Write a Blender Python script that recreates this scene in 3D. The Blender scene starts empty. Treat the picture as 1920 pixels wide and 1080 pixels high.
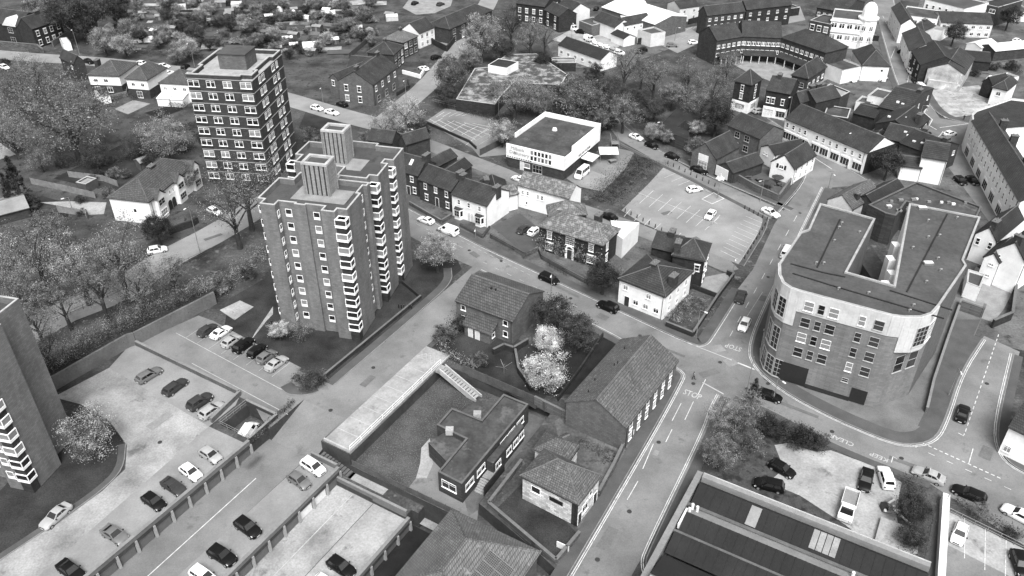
import bpy, bmesh, math, random
from mathutils import Vector, Matrix
from mathutils.geometry import delaunay_2d_cdt
R = math.radians
random.seed(7)
SC = bpy.context.scene
COL = SC.collection
F, PITCH, CAMH = 1545.0, R(34.0), 90.0
CP, SP = math.cos(PITCH), math.sin(PITCH)

def G(px, py, z=0.0):
    """survey helper: where the sight line of a photo point meets the level z"""
    u, v = (px-960)/F, (py-540)/F
    t = (CAMH-z)/(SP+v*CP)
    return Vector((u*t, (CP-v*SP)*t, z))
def mpp(px, py, z=0.0):
    return (CAMH-z)/(SP+(py-540)/F*CP)/F
# local street grid: s runs down the lane, w runs across it towards the street
SA = R(239.5)
SD = Vector((math.cos(SA), math.sin(SA), 0)); WD = Vector((-SD.y, SD.x, 0))
SO = G(560, 775, 0)
def S(s, w, z=0.0):
    p = SO+SD*s+WD*w
    return Vector((p.x, p.y, z))

# ------------------------------------------------------------------ materials
def nt(name):
    m = bpy.data.materials.new(name); m.use_nodes = True
    n = m.node_tree.nodes; l = m.node_tree.links
    return m, n, l, n['Principled BSDF']
def g3(v): return (v, v, v, 1)
def ramp(n, l, src, stops):
    r = n.new('ShaderNodeValToRGB'); e = r.color_ramp.elements
    while len(e) < len(stops): e.new(.5)
    for el, (p, v) in zip(e, stops): el.position = p; el.color = g3(v)
    l.new(src, r.inputs[0]); return r.outputs[0]
def noise(n, l, vec, scale, detail=4, rough=.6):
    t = n.new('ShaderNodeTexNoise'); t.inputs['Scale'].default_value = scale
    t.inputs['Detail'].default_value = detail; t.inputs['Roughness'].default_value = rough
    l.new(vec, t.inputs['Vector']); return t.outputs['Fac']
def mix(n, l, a, b, fac, mode='MIX'):
    m = n.new('ShaderNodeMix'); m.data_type = 'RGBA'; m.blend_type = mode
    if isinstance(fac, float): m.inputs[0].default_value = fac
    else: l.new(fac, m.inputs[0])
    for s, i in ((a, 6), (b, 7)):
        if isinstance(s, (int, float)): m.inputs[i].default_value = g3(s)
        else: l.new(s, m.inputs[i])
    return m.outputs[2]
def bump(n, l, b, h, st=.3, d=.05):
    k = n.new('ShaderNodeBump'); k.inputs['Strength'].default_value = st; k.inputs['Distance'].default_value = d
    l.new(h, k.inputs['Height']); l.new(k.outputs[0], b.inputs['Normal'])
def rough_mat(name, lo, hi, scale=.35, fine=6.0, rough=.9, amt=.35, patch=None, bmp=.3, spec=.25):
    """weathered surface: broad patches + fine grain; patch=(value, threshold, scale) adds moss / stain shapes"""
    m, n, l, b = nt(name)
    tc = n.new('ShaderNodeTexCoord').outputs['Object']
    a = noise(n, l, tc, scale, 5); f = noise(n, l, tc, fine, 3)
    c = ramp(n, l, a, [(.3, lo), (.7, hi)])
    c = mix(n, l, c, ramp(n, l, f, [(.3, .55), (.7, 1.35)]), amt, 'MULTIPLY')
    if patch:
        pn = noise(n, l, tc, patch[2], 6, .7)
        c = mix(n, l, c, patch[0], ramp(n, l, pn, [(patch[1]-.05, 0), (patch[1]+.05, 1)]))
    l.new(c, b.inputs['Base Color']); b.inputs['Roughness'].default_value = rough
    b.inputs['Specular IOR Level'].default_value = spec
    if bmp: bump(n, l, b, f, bmp)
    return m
def brick_mat(name, lo, hi, course=.30, dark=.6, stain=.5):
    m, n, l, b = nt(name)
    tcn = n.new('ShaderNodeTexCoord'); tc = tcn.outputs['Object']
    sx = n.new('ShaderNodeSeparateXYZ'); l.new(tc, sx.inputs[0])
    ad = n.new('ShaderNodeMath'); l.new(sx.outputs[0], ad.inputs[0]); l.new(sx.outputs[1], ad.inputs[1])
    cb = n.new('ShaderNodeCombineXYZ'); l.new(ad.outputs[0], cb.inputs[0]); l.new(sx.outputs[2], cb.inputs[1])
    br = n.new('ShaderNodeTexBrick'); l.new(cb.outputs[0], br.inputs['Vector'])
    br.inputs['Scale'].default_value = 1; br.inputs['Brick Width'].default_value = course*2; br.inputs['Row Height'].default_value = course
    br.inputs['Mortar Size'].default_value = .018; br.inputs['Bias'].default_value = 0
    br.inputs['Color1'].default_value = g3(lo); br.inputs['Color2'].default_value = g3(hi); br.inputs['Mortar'].default_value = g3((lo+hi)/2*dark)
    mp = n.new('ShaderNodeMapping'); mp.inputs['Scale'].default_value = (1, 1, .25); l.new(tc, mp.inputs[0])
    c = mix(n, l, br.outputs['Color'], ramp(n, l, noise(n, l, mp.outputs[0], .6, 5), [(.3, .65), (.7, 1.3)]), stain, 'MULTIPLY')
    l.new(c, b.inputs['Base Color']); b.inputs['Roughness'].default_value = .9; b.inputs['Specular IOR Level'].default_value = .2
    return m
def tile_mat(name, lo, hi, course=.34, moss=None, contrast=.5):
    """roof tiles: courses follow height, so they run along every slope"""
    m, n, l, b = nt(name)
    tc = n.new('ShaderNodeTexCoord').outputs['Object']
    sx = n.new('ShaderNodeSeparateXYZ'); l.new(tc, sx.inputs[0])
    ad = n.new('ShaderNodeMath'); l.new(sx.outputs[0], ad.inputs[0]); l.new(sx.outputs[1], ad.inputs[1])
    zz = n.new('ShaderNodeMath'); zz.operation = 'MULTIPLY'; zz.inputs[1].default_value = 1.7; l.new(sx.outputs[2], zz.inputs[0])
    cb = n.new('ShaderNodeCombineXYZ'); l.new(ad.outputs[0], cb.inputs[0]); l.new(zz.outputs[0], cb.inputs[1])
    br = n.new('ShaderNodeTexBrick'); l.new(cb.outputs[0], br.inputs['Vector'])
    br.inputs['Scale'].default_value = 1; br.inputs['Brick Width'].default_value = course; br.inputs['Row Height'].default_value = course
    br.inputs['Mortar Size'].default_value = .05
    br.inputs['Color1'].default_value = g3(lo); br.inputs['Color2'].default_value = g3(hi); br.inputs['Mortar'].default_value = g3(lo*.55)
    c = mix(n, l, br.outputs['Color'], ramp(n, l, noise(n, l, tc, .35, 6), [(.3, .55), (.7, 1.5)]), contrast, 'MULTIPLY')
    if moss:
        c = mix(n, l, c, moss[0], ramp(n, l, noise(n, l, tc, moss[2], 8, .75), [(moss[1]-.06, 0), (moss[1]+.08, .9)]))
    l.new(c, b.inputs['Base Color']); b.inputs['Roughness'].default_value = .75; b.inputs['Specular IOR Level'].default_value = .3
    bump(n, l, b, br.outputs['Fac'], .4, -.03)
    return m
def plain(name, v, rough=.5, metal=0, spec=.5, coat=0):
    m, n, l, b = nt(name)
    tc = n.new('ShaderNodeTexCoord').outputs['Object']
    c = ramp(n, l, noise(n, l, tc, 1.3, 4), [(.3, v*.86), (.7, min(1, v*1.1))])
    l.new(c, b.inputs['Base Color']); b.inputs['Roughness'].default_value = rough; b.inputs['Metallic'].default_value = metal
    b.inputs['Specular IOR Level'].default_value = spec; b.inputs['Coat Weight'].default_value = coat
    return m
def leaf_mat(name, lo, hi, trans=.25):
    m, n, l, b = nt(name)
    geo = n.new('ShaderNodeNewGeometry'); oi = n.new('ShaderNodeObjectInfo')
    c = ramp(n, l, geo.outputs['Random Per Island'], [(0, lo), (.6, (lo+hi)/2), (1, hi)])
    c = mix(n, l, c, ramp(n, l, oi.outputs['Random'], [(0, .72), (1, 1.3)]), 1.0, 'MULTIPLY')
    tc = n.new('ShaderNodeTexCoord').outputs['Object']
    c = mix(n, l, c, ramp(n, l, noise(n, l, tc, .75, 3), [(.36, .25), (.5, .9), (.62, 1.7)]), 1.0, 'MULTIPLY')  # noise paints lit and shaded clumps into the leaf colour
    l.new(c, b.inputs['Base Color']); b.inputs['Roughness'].default_value = .8; b.inputs['Specular IOR Level'].default_value = .15
    tr = n.new('ShaderNodeBsdfTranslucent'); l.new(c, tr.inputs[0])
    mx = n.new('ShaderNodeMixShader'); mx.inputs[0].default_value = trans
    l.new(b.outputs[0], mx.inputs[1]); l.new(tr.outputs[0], mx.inputs[2]); l.new(mx.outputs[0], n['Material Output'].inputs[0])
    return m
M = {}
M['asphalt'] = rough_mat('asphalt', .105, .2, .11, 5, .92, .3, patch=(.1, .64, .3), bmp=.15)
M['asphalt_worn'] = rough_mat('worn_asphalt', .09, .13, .4, 5, .92, .35); M['asphalt_scar'] = rough_mat('pale_road_scar', .17, .24, .5, 5, .92, .35); M['yard'] = rough_mat('yard_ground', .045, .13, .16, 2.5, .95, .6, patch=(.03, .6, .3), bmp=.4); M['paving_mid'] = rough_mat('mid_paving', .09, .15, .25, 6, .92, .35)
M['asphalt_pale'] = rough_mat('pale_asphalt', .15, .25, .12, 4, .92, .25, bmp=.15)
M['asphalt_dark'] = rough_mat('dark_asphalt', .05, .075, .25, 6, .92, .3, bmp=.15)
M['paving'] = rough_mat('paving', .055, .085, .3, 7, .92, .35, bmp=.2)
M['paving_pale'] = rough_mat('pale_paving', .16, .26, .4, 5, .9, .3)
M['kerb'] = rough_mat('kerbstone', .13, .2, .8, 6, .9, .3)
M['concrete'] = rough_mat('weathered_concrete', .12, .34, .13, 3.5, .92, .45, patch=(.09, .64, .22))
M['concrete_white'] = rough_mat('pale_concrete', .19, .34, .22, 3, .9, .4, patch=(.11, .64, .3))
M['concrete_dark'] = rough_mat('dark_concrete', .07, .12, .5, 5, .9, .35)
M['grass'] = rough_mat('grass', .014, .05, .16, 5, .95, .8, bmp=.6, spec=.1)
M['garden'] = rough_mat('garden_ground', .02, .085, .18, 3, .95, .75, patch=(.012, .6, .6), bmp=.5)
M['grass_dark'] = rough_mat('dark_grass', .012, .022, .4, 9, .95, .6, bmp=.6, spec=.1)
M['grass_daisy'] = rough_mat('grass_with_daisies', .025, .08, .2, 6, .95, .6, patch=(.13, .58, 5.0), bmp=.6, spec=.1)
M['rough_ground'] = rough_mat('rough_ground', .022, .085, .12, 2.2, .95, .75, patch=(.13, .62, .5), bmp=.6, spec=.1)
M['soil'] = rough_mat('garden_soil', .03, .07, .5, 5, .95, .6, patch=(.018, .55, .6))
M['gravel'] = rough_mat('gravel', .15, .4, .3, 5, .95, .6, patch=(.06, .62, .5), bmp=.7)
M['brick'] = brick_mat('brown_brick', .034, .055)
M['brick_mid'] = brick_mat('mid_brick', .085, .12)
M['brick_pale'] = brick_mat('pale_brick', .12, .16, .3, .75, .7)
M['brick_buff'] = brick_mat('buff_brick', .13, .17, .3, .8, .6)
M['brick_dark'] = brick_mat('dark_brick', .02, .035)
M['white'] = rough_mat('white_render', .62, .8, .4, 3, .8, .12, bmp=.05)
M['cream'] = rough_mat('cream_render', .45, .6, .4, 3, .85, .2, bmp=.05)
M['grey_render'] = rough_mat('grey_render', .2, .28, .4, 3, .85, .25)
M['stone_white'] = brick_mat('whitewashed_stone', .3, .62, .35, .55, .7)
M['slate'] = tile_mat('slate_roof', .03, .05, .3, (.085, .66, .4), .85)
M['slate_dark'] = tile_mat('dark_slate_roof', .02, .032, .3, None, .7)
M['tile'] = tile_mat('clay_tile_roof', .05, .085, .4, (.12, .66, 1.6), .5)
M['tile_pale'] = tile_mat('pale_tile_roof', .1, .14, .36, (.22, .62, .9), .6)
M['tile_moss'] = tile_mat('mossy_tile_roof', .07, .11, .34, (.2, .6, 2.2), .45)
M['tile_mottle'] = tile_mat('mottled_slate_roof', .09, .13, .4, (.24, .55, 1.3), .8)
M['felt'] = rough_mat('grey_roof_felt', .045, .075, .14, 3, .85, .3, patch=(.035, .62, .3), bmp=.1); M['felt_grey'] = rough_mat('weathered_roof_felt', .045, .078, .2, 2, .85, .4, patch=(.05, .6, .35), bmp=.1)
M['felt_dark'] = rough_mat('dark_roof_felt', .03, .075, .3, 2, .85, .5, patch=(.1, .62, .25))
M['felt_black'] = rough_mat('black_roof_felt', .012, .02, .2, 3, .8, .3)
M['felt_mottle'] = rough_mat('blistered_white_roof', .12, .34, .5, 3, .9, .5, patch=(.05, .48, .35))
M['metal_white'] = rough_mat('white_sheet_roof', .5, .75, .2, 3, .6, .15, bmp=.05)
M['metal_grey'] = rough_mat('grey_sheet', .16, .24, .3, 3, .6, .25)
M['coping'] = rough_mat('pale_coping', .27, .42, .6, 5, .85, .25)
M['chimney'] = brick_mat('chimney_brick', .03, .05)
M['frame'] = plain('white_frame', .78, .5)
M['frame_dark'] = plain('dark_frame', .04, .5)
M['curtain'] = plain('curtained_pane', .2, .3); M['frame_grey'] = plain('grey_white_frame', .36, .5)
M['panel'] = plain('white_panel', .62, .6)
M['door_dark'] = plain('dark_door', .03, .5)
M['door_mid'] = plain('grey_door', .1, .6)
M['door_white'] = plain('white_door', .55, .6)
M['wood'] = rough_mat('weathered_fence', .05, .09, .8, 6, .9, .5)
M['wood_pale'] = rough_mat('pale_timber', .12, .22, .8, 6, .9, .4)
M['stonewall'] = brick_mat('stone_wall', .05, .12, .3, .5, .7)
M['wall_grey'] = rough_mat('grey_boundary_wall', .09, .14, .3, 3, .9, .35)
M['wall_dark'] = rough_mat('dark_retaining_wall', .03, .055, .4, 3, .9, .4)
M['line'] = rough_mat('worn_white_paint', .34, .62, 1.2, 8, .8, .4, patch=(.2, .62, 1.6), bmp=0)
M['line_dim'] = rough_mat('faded_white_paint', .26, .42, 1.2, 8, .8, .3, bmp=0)
M['steel'] = plain('galvanised_steel', .32, .4, .6)
M['steel_dark'] = plain('dark_painted_steel', .03, .45)
M['black'] = plain('black_plastic', .012, .5)
M['rubber'] = plain('tyre_rubber', .015, .85, 0, .2)
M['alloy'] = plain('alloy_rim', .35, .35, .5)
M['lamp_clear'] = plain('headlamp_lens', .55, .15)
M['lamp_red'] = plain('tail_lens', .09, .2)
M['skin'] = plain('skin', .3, .6); M['cloth_dark'] = plain('dark_clothing', .03, .9); M['cloth_pale'] = plain('grey_clothing', .2, .9); M['hair'] = plain('hair', .02, .7)
for nme, v in (('white', .72), ('silver', .34), ('grey', .13), ('dark', .035), ('black', .006)):
    M['paint_'+nme] = plain(nme+'_car_paint', v, .4, .15 if nme in('silver', 'grey') else 0, .15 if v < .1 else .5, 0 if v < .1 else .4)
def glass_mat(name, v, r):
    m, n, l, b = nt(name)
    tc = n.new('ShaderNodeObjectInfo').outputs['Random']
    l.new(ramp(n, l, tc, [(0, v*.5), (1, v*1.5)]), b.inputs['Base Color'])
    b.inputs['Roughness'].default_value = r; b.inputs['Specular IOR Level'].default_value = .8
    return m
M['glass'] = glass_mat('window_glass', .02, .12)
M['carglass'] = glass_mat('car_glass', .015, .06)
M['leaf'] = leaf_mat('spring_leaves', .095, .25)
M['leaf_dark'] = leaf_mat('dark_leaves', .035, .09)
M['leaf_pale'] = leaf_mat('pale_leaves', .16, .34)
M['leaf_mid'] = leaf_mat('fresh_leaves', .13, .32)
M['blossom'] = leaf_mat('white_blossom', .26, .6)
M['bark'] = rough_mat('bark', .025, .05, 2, 8, .95, .5)
M['ivy'] = M['leaf_dark']

# ------------------------------------------------------------------ mesh tools
class MB:
    def __init__(s): s.v = []; s.f = []; s.m = []
    def poly(s, pts, mi=0):
        i = len(s.v); s.v += [tuple(p) for p in pts]; s.f.append(tuple(range(i, i+len(pts)))); s.m.append(mi)
    def box(s, x0, y0, z0, x1, y1, z1, mi=0, skip=''):
        a = [(x0, y0, z0), (x1, y0, z0), (x1, y1, z0), (x0, y1, z0), (x0, y0, z1), (x1, y0, z1), (x1, y1, z1), (x0, y1, z1)]
        for k, q in (('d', (0, 3, 2, 1)), ('u', (4, 5, 6, 7)), ('f', (0, 1, 5, 4)), ('r', (1, 2, 6, 5)), ('b', (2, 3, 7, 6)), ('l', (3, 0, 4, 7))):
            if k not in skip: s.poly([a[j] for j in q], mi)
    def hexa(s, a, mi=0):
        for q in ((0, 3, 2, 1), (4, 5, 6, 7), (0, 1, 5, 4), (1, 2, 6, 5), (2, 3, 7, 6), (3, 0, 4, 7)): s.poly([a[j] for j in q], mi)
    def beam(s, p, q, w, z0, z1, mi=0):
        """upright slab between two plan points, z0..z1 above each point"""
        p, q = Vector(p), Vector(q); d = q-p; d.z = 0
        if d.length < 1e-4: return
        n = Vector((-d.y, d.x, 0)).normalized()*(w/2)
        s.hexa([p-n+Vector((0, 0, z0)), q-n+Vector((0, 0, z0)), q+n+Vector((0, 0, z0)), p+n+Vector((0, 0, z0)),
                p-n+Vector((0, 0, z1)), q-n+Vector((0, 0, z1)), q+n+Vector((0, 0, z1)), p+n+Vector((0, 0, z1))], mi)
    def prism(s, pts, z0, z1, ms=0, mt=0, bottom=False):
        n = len(pts)
        for i in range(n):
            a, b = pts[i], pts[(i+1) % n]
            s.poly([(a[0], a[1], z0), (b[0], b[1], z0), (b[0], b[1], z1), (a[0], a[1], z1)], ms)
        s.poly([(p[0], p[1], z1) for p in pts], mt)
        if bottom: s.poly([(p[0], p[1], z0) for p in reversed(pts)], ms)
    def tube(s, p, q, r0, r1, n=6, mi=0, cap=True):
        p, q = Vector(p), Vector(q); d = (q-p)
        if d.length < 1e-5: return
        d.normalize(); a = d.orthogonal().normalized(); b = d.cross(a)
        A = [p+(a*math.cos(t)+b*math.sin(t))*r0 for t in [2*math.pi*k/n for k in range(n)]]
        B = [q+(a*math.cos(t)+b*math.sin(t))*r1 for t in [2*math.pi*k/n for k in range(n)]]
        for k in range(n):
            j = (k+1) % n; s.poly([A[k], A[j], B[j], B[k]], mi)
        if cap: s.poly(B, mi); s.poly(A[::-1], mi)
    def mesh(s, name, mats, smooth=False):
        me = bpy.data.meshes.new(name); me.from_pydata(s.v, [], s.f)
        for m in mats: me.materials.append(M[m] if isinstance(m, str) else m)
        me.polygons.foreach_set('material_index', s.m)
        if smooth:
            me.polygons.foreach_set('use_smooth', [True]*len(s.f))
        me.update(); return me
    def build(s, name, mats, parent=None, loc=None, rz=0, smooth=False):
        return ob(name, s.mesh(name, mats if isinstance(mats, (list, tuple)) else [mats], smooth), parent, loc, rz)
def ob(name, me, parent=None, loc=None, rz=0):
    o = bpy.data.objects.new(name, me); COL.objects.link(o)
    if parent: o.parent = parent
    if loc is not None: o.location = loc
    if rz: o.rotation_euler.z = rz
    return o
def tag(o, label=None, cat=None, group=None, kind=None):
    if label: o['label'] = label
    if cat: o['category'] = cat
    if group: o['group'] = group
    if kind: o['kind'] = kind
    return o
def thing(name, label, cat, loc=(0, 0, 0), rz=0, group=None):
    return tag(ob(name, None, None, loc, rz), label, cat, group)
def ccw(pts):
    a = sum(pts[i][0]*pts[(i+1) % len(pts)][1]-pts[(i+1) % len(pts)][0]*pts[i][1] for i in range(len(pts)))
    return pts if a > 0 else pts[::-1]
def offset(pts, d):
    """inset of a ccw polygon by d"""
    out = []; n = len(pts)
    for i in range(n):
        p0, p1, p2 = Vector(pts[i-1][:2]), Vector(pts[i][:2]), Vector(pts[(i+1) % n][:2])
        a = (p1-p0).normalized(); b = (p2-p1).normalized()
        na, nb = Vector((-a.y, a.x)), Vector((-b.y, b.x)); k = na+nb
        k = k/max(.25, k.dot(k)/2) if k.length > 1e-6 else na
        out.append(tuple(p1+k*d))
    return out
def sheet(name, pts, z, mat, thick=None, kind='structure', label=None, cat=None):
    pts = ccw([(p[0], p[1]) for p in pts]); b = MB()
    if thick: b.prism(pts, z-thick, z, 0, 0)
    else: b.poly([(p[0], p[1], z) for p in pts])
    o = b.build(name, mat); tag(o, label, cat, kind=kind); return o
def PX(l, z=0): return [G(x, y, z) for x, y in l]
def strip(pts, w0, w1):
    """polyline (vectors) offset to the left by w0 and w1 -> list of quads"""
    n = len(pts); L = []; Rr = []
    for i in range(n):
        a = (pts[i]-pts[i-1]) if i else (pts[1]-pts[0]); b = (pts[i+1]-pts[i]) if i < n-1 else a
        a.z = b.z = 0; a.normalize(); b.normalize(); k = Vector((-a.y-b.y, a.x+b.x, 0)); k = k/max(.4, k.dot(k)/2)
        L.append(pts[i]+k*w0); Rr.append(pts[i]+k*w1)
    return [(L[i], L[i+1], Rr[i+1], Rr[i]) for i in range(n-1)]
def smooth_line(pts, it=2):
    for _ in range(it):
        q = [pts[0]]
        for a, b in zip(pts, pts[1:]): q += [a*.75+b*.25, a*.25+b*.75]
        q.append(pts[-1]); pts = q
    return pts
# ------------------------------------------------------------------ windows, doors
WC = {}
def win_mesh(w, h, st, pane='glass'):
    k = (round(w, 2), round(h, 2), st, pane)
    if k in WC: return WC[k]
    f, p = MB(), MB(); t = .05 if st == 'thin' else .08; x = w/2
    def bar(x0, z0, x1, z1, y0=-.07, y1=.02): f.box(x0, y0, z0, x1, y1, z1)
    def pn(x0, z0, x1, z1): p.box(x0, -.03, z0, x1, -.02, z1, 0, 'rlud')
    if st in ('door', 'doord'):
        bar(-x-.08, 0, -x, h+.08); bar(x, 0, x+.08, h+.08); bar(-x, h, x, h+.08)
        p.box(-x, -.045, .02, x, .01, h-.001); p.box(-x*.6, -.06, h*.55, x*.6, -.046, h*.9)
    else:
        z0 = 0
        if st == 'tower': bar(-x, 0, x, h*.26, -.06, .02); bar(-x, h*.26, x, h*.26+.05, -.1, .02); z0 = h*.26+.05
        bar(-x, z0, -x+t, h); bar(x-t, z0, x, h); bar(-x+t, h-t, x-t, h); bar(-x+t, z0, x-t, z0+t)
        pn(-x+t, z0+t, x-t, h-t)
        if st == 'case':
            bar(-.035, z0+t, .035, h-t, -.06); bar(-x+t, h*.72, x-t, h*.72+.05, -.055)
        elif st == 'sash':
            bar(-x+t, h*.5-.03, x-t, h*.5+.03, -.06); bar(-x-.12, h+.003, x+.12, h+.2, -.05)
        elif st in ('sash2', 'thin'):
            bar(-x+t, h*.5-.035, x-t, h*.5+.035, -.06)
        elif st == 'georg':
            for i in (-1, 0, 1): bar(i*w/4-.02, z0+t, i*w/4+.02, h-t, -.055)
            for i in range(1, 4): bar(-x+t, h*i/4-.02, x-t, h*i/4+.02, -.05)
            bar(-x-.15, h+.003, x+.15, h+.28, -.06)
        elif st == 'grid':
            nx = max(2, round(w/.9)); nz = max(2, round(h/1.0))
            for i in range(1, nx): bar(-x+w*i/nx-.03, z0+t, -x+w*i/nx+.03, h-t, -.055)
            for i in range(1, nz): bar(-x+t, h*i/nz-.03, x-t, h*i/nz+.03, -.05)
        elif st == 'shop':
            for i in (-1, 1): bar(i*w/6-.03, z0+t, i*w/6+.03, h-t, -.055)
            bar(-x, h+.003, x, h+.5, -.16)
        elif st == 'twin':
            bar(-.08, z0+t, .08, h-t, -.06); bar(-x+t, h*.7, x-t, h*.7+.06, -.055)
        if st not in ('shop', 'tower'): bar(-x-.08, -.1, x+.08, -.003, -.14)
    fm = 'frame_grey' if st in ('thin', 'grid') and pane != 'curtain' else 'frame'; pm = {'door': 'door_dark', 'doord': 'door_white'}.get(st, pane)
    a = f.mesh('window_frame', [fm]); c = p.mesh('window_pane', [pm])
    n = MB(); n.v = f.v+p.v; n.f = f.f+[tuple(i+len(f.v) for i in q) for q in p.f]; n.m = [0]*len(f.f)+[1]*len(p.f)
    WC[k] = (a, c, n.mesh('window_whole', [fm, pm])); return WC[k]
def put_win(root, loc, rz, w, h, st, lod=False, name=None):
    name = name or ('door' if st in ('door', 'doord') else 'shop_window' if st == 'shop' else 'window')
    pane = 'curtain' if random.random() < .22 and st not in ('door', 'doord', 'shop') else 'glass'
    a, c, full = win_mesh(w, h, st, pane)
    if lod: return ob(name, full, root, loc, rz)
    o = ob(name, a, root, loc, rz); ob('panel' if name == 'door' else 'pane', c, o); return o
def side(b, sd, t, out=0):
    L, D = b['L'], b['D']
    return {'f': ((t, -out), 0), 'r': ((L+out, t), R(90)), 'b': ((L-t, D+out), R(180)), 'l': ((-out, D-t), R(-90))}[sd]
def wins(b, sd, n, w, h, st, zs, lo=0, hi=1, out=0, skip=()):
    """n evenly spread windows of one size on a side, one row per sill height"""
    ln = b['L'] if sd in 'fb' else b['D']
    xs = n if isinstance(n, (list, tuple)) else [lo+(hi-lo)*(i+.5)/n for i in range(n)]
    for z in (zs if isinstance(zs, (list, tuple)) else [zs]):
        for i, x in enumerate(xs):
            if (i, z) in skip: continue
            (px, py), rz = side(b, sd, x*ln, out)
            put_win(b['root'], (px, py, z), rz, w, h, st, b['lod'])
def chimney(b, fx, fy, h=1.5, sx=.55, sy=.9, roof=None, base=None):
    z0 = (b['h'] if base is None else base); m = MB(); x, y = fx*b['L'], fy*b['D']
    m.box(x-sx, y-sy, z0, x+sx, y+sy, z0+h, 0); m.box(x-sx-.08, y-sy-.08, z0+h+.002, x+sx+.08, y+sy+.08, z0+h+.16, 1)
    for k in (-.5, .5): m.tube((x, y+k*sy, z0+h+.15), (x, y+k*sy, z0+h+.55), .15, .12, 6, 2)
    return m.build('chimney', ['chimney', 'wall_grey', 'grey_pot'], roof or b.get('roof') or b['root'])
def frame_of(A, B, C, z):
    A, B, C = G(*A, z), G(*B, z), G(*C, z)
    X = (B-A); L = X.length; X.normalize(); Y = Vector((-X.y, X.x, 0)); D = max(2.0, (C-B).dot(Y))
    return A, L, D, math.atan2(X.y, X.x)
def bld(name, label, cat, A, B, C, h, roof='gable', axis='x', rh=2.4, wall='brick', rmat='slate', z=0, oh=.3, W=(), ch=(), group=None, d=None, lower=None, par=.45, hipk=.9, cap=True, lod=None):
    """A, B = photo points of the front eave corners, C = right rear eave corner, all at eave height h"""
    o, L, D, rz = frame_of(A, B, C, z+h)
    if d: D = d
    root = thing(name, label, cat, (o.x, o.y, z), rz, group)
    b = dict(root=root, L=L, D=D, h=h, rz=rz, lod=(o.length > 205) if lod is None else lod, z=z)
    w = MB(); wm = [wall]
    if lower:                       # (height, material): a different finish below
        wm.append(lower[1]); w.box(-.03, -.03, -.4, L+.03, D+.03, lower[0], 1, 'd'); w.box(0, 0, lower[0], L, D, h, 0, 'du')
    else: w.box(0, 0, -.4, L, D, h, 0, 'du')
    r = MB(); th = .16; mats = [rmat, 'ridge' if 'ridge' in M else 'coping']
    def cp(p, q, k=.11): 
        if cap: r.tube(p, q, k, k, 5, 1)
    if roof == 'gable':
        def slope(e0, e1, r1, r0):
            n = (Vector(e1)-Vector(e0)).cross(Vector(r0)-Vector(e0)).normalized()*th
            r.hexa([Vector(e0)-n, Vector(e1)-n, Vector(r1)-n, Vector(r0)-n, e0, e1, r1, r0])
        if axis == 'x':
            for x in (0, L): w.poly([(x, 0, h), (x, D, h), (x, D/2, h+rh)] if x else [(x, D, h), (x, 0, h), (x, D/2, h+rh)])
            k = rh/(D/2)*oh; g = .12
            slope((-g, -oh, h-k+th), (L+g, -oh, h-k+th), (L+g, D/2, h+rh+th), (-g, D/2, h+rh+th))
            slope((L+g, D+oh, h-k+th), (-g, D+oh, h-k+th), (-g, D/2, h+rh+th), (L+g, D/2, h+rh+th))
            cp((-g, D/2, h+rh+th), (L+g, D/2, h+rh+th))
        else:
            for y in (0, D): w.poly([(0, y, h), (L, y, h), (L/2, y, h+rh)] if not y else [(L, y, h), (0, y, h), (L/2, y, h+rh)])
            k = rh/(L/2)*oh; g = .12
            slope((-oh, D+g, h-k+th), (-oh, -g, h-k+th), (L/2, -g, h+rh+th), (L/2, D+g, h+rh+th))
            slope((L+oh, -g, h-k+th), (L+oh, D+g, h-k+th), (L/2, D+g, h+rh+th), (L/2, -g, h+rh+th))
            cp((L/2, -g, h+rh+th), (L/2, D+g, h+rh+th))
    elif roof == 'hip':
        a, c, e, f = (-oh, -oh), (L+oh, -oh), (L+oh, D+oh), (-oh, D+oh)
        if axis == 'x':
            i = min(L/2, D/2*hipk); p, q = (i, D/2), (L-i, D/2)
            fs = [(a, c, q, p), (c, e, q), (e, f, p, q), (f, a, p)]; hl = [(a, p), (f, p), (c, q), (e, q), (p, q)]
        else:
            i = min(D/2, L/2*hipk); p, q = (L/2, i), (L/2, D-i)
            fs = [(a, c, p), (c, e, q, p), (e, f, q), (f, a, p, q)]; hl = [(a, p), (c, p), (e, q), (f, q), (p, q)]
        zt = lambda v: (v[0], v[1], h+th+(rh if v in (p, q) else 0))
        for q4 in fs: r.poly([zt(v) for v in q4])
        r.prism([a, c, e, f], h-.06, h+th-.004, 0, 0, True)
        for u, v in hl:
            if (Vector(zt(u))-Vector(zt(v))).length > .3: cp(zt(u), zt(v), .1)
    else:                           # flat with parapet kerb
        r.poly([(0.2, .2, h-.25), (L-.2, .2, h-.25), (L-.2, D-.2, h-.25), (.2, D-.2, h-.25)])
        P = [(0, 0), (L, 0), (L, D), (0, D)]; I = offset(P, .3)
        for i in range(4):
            j = (i+1) % 4
            r.hexa([(*P[i], h), (*P[j], h), (*I[j], h), (*I[i], h), (*P[i], h+.12), (*P[j], h+.12), (*I[j], h+.12), (*I[i], h+.12)], 1)
            w.poly([(*I[j], h-.25), (*I[i], h-.25), (*I[i], h), (*I[j], h)], 0)
        mats[1] = 'coping'
    w.build('wall', wm, root); b['roof'] = r.build('roof', mats, root)
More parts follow.
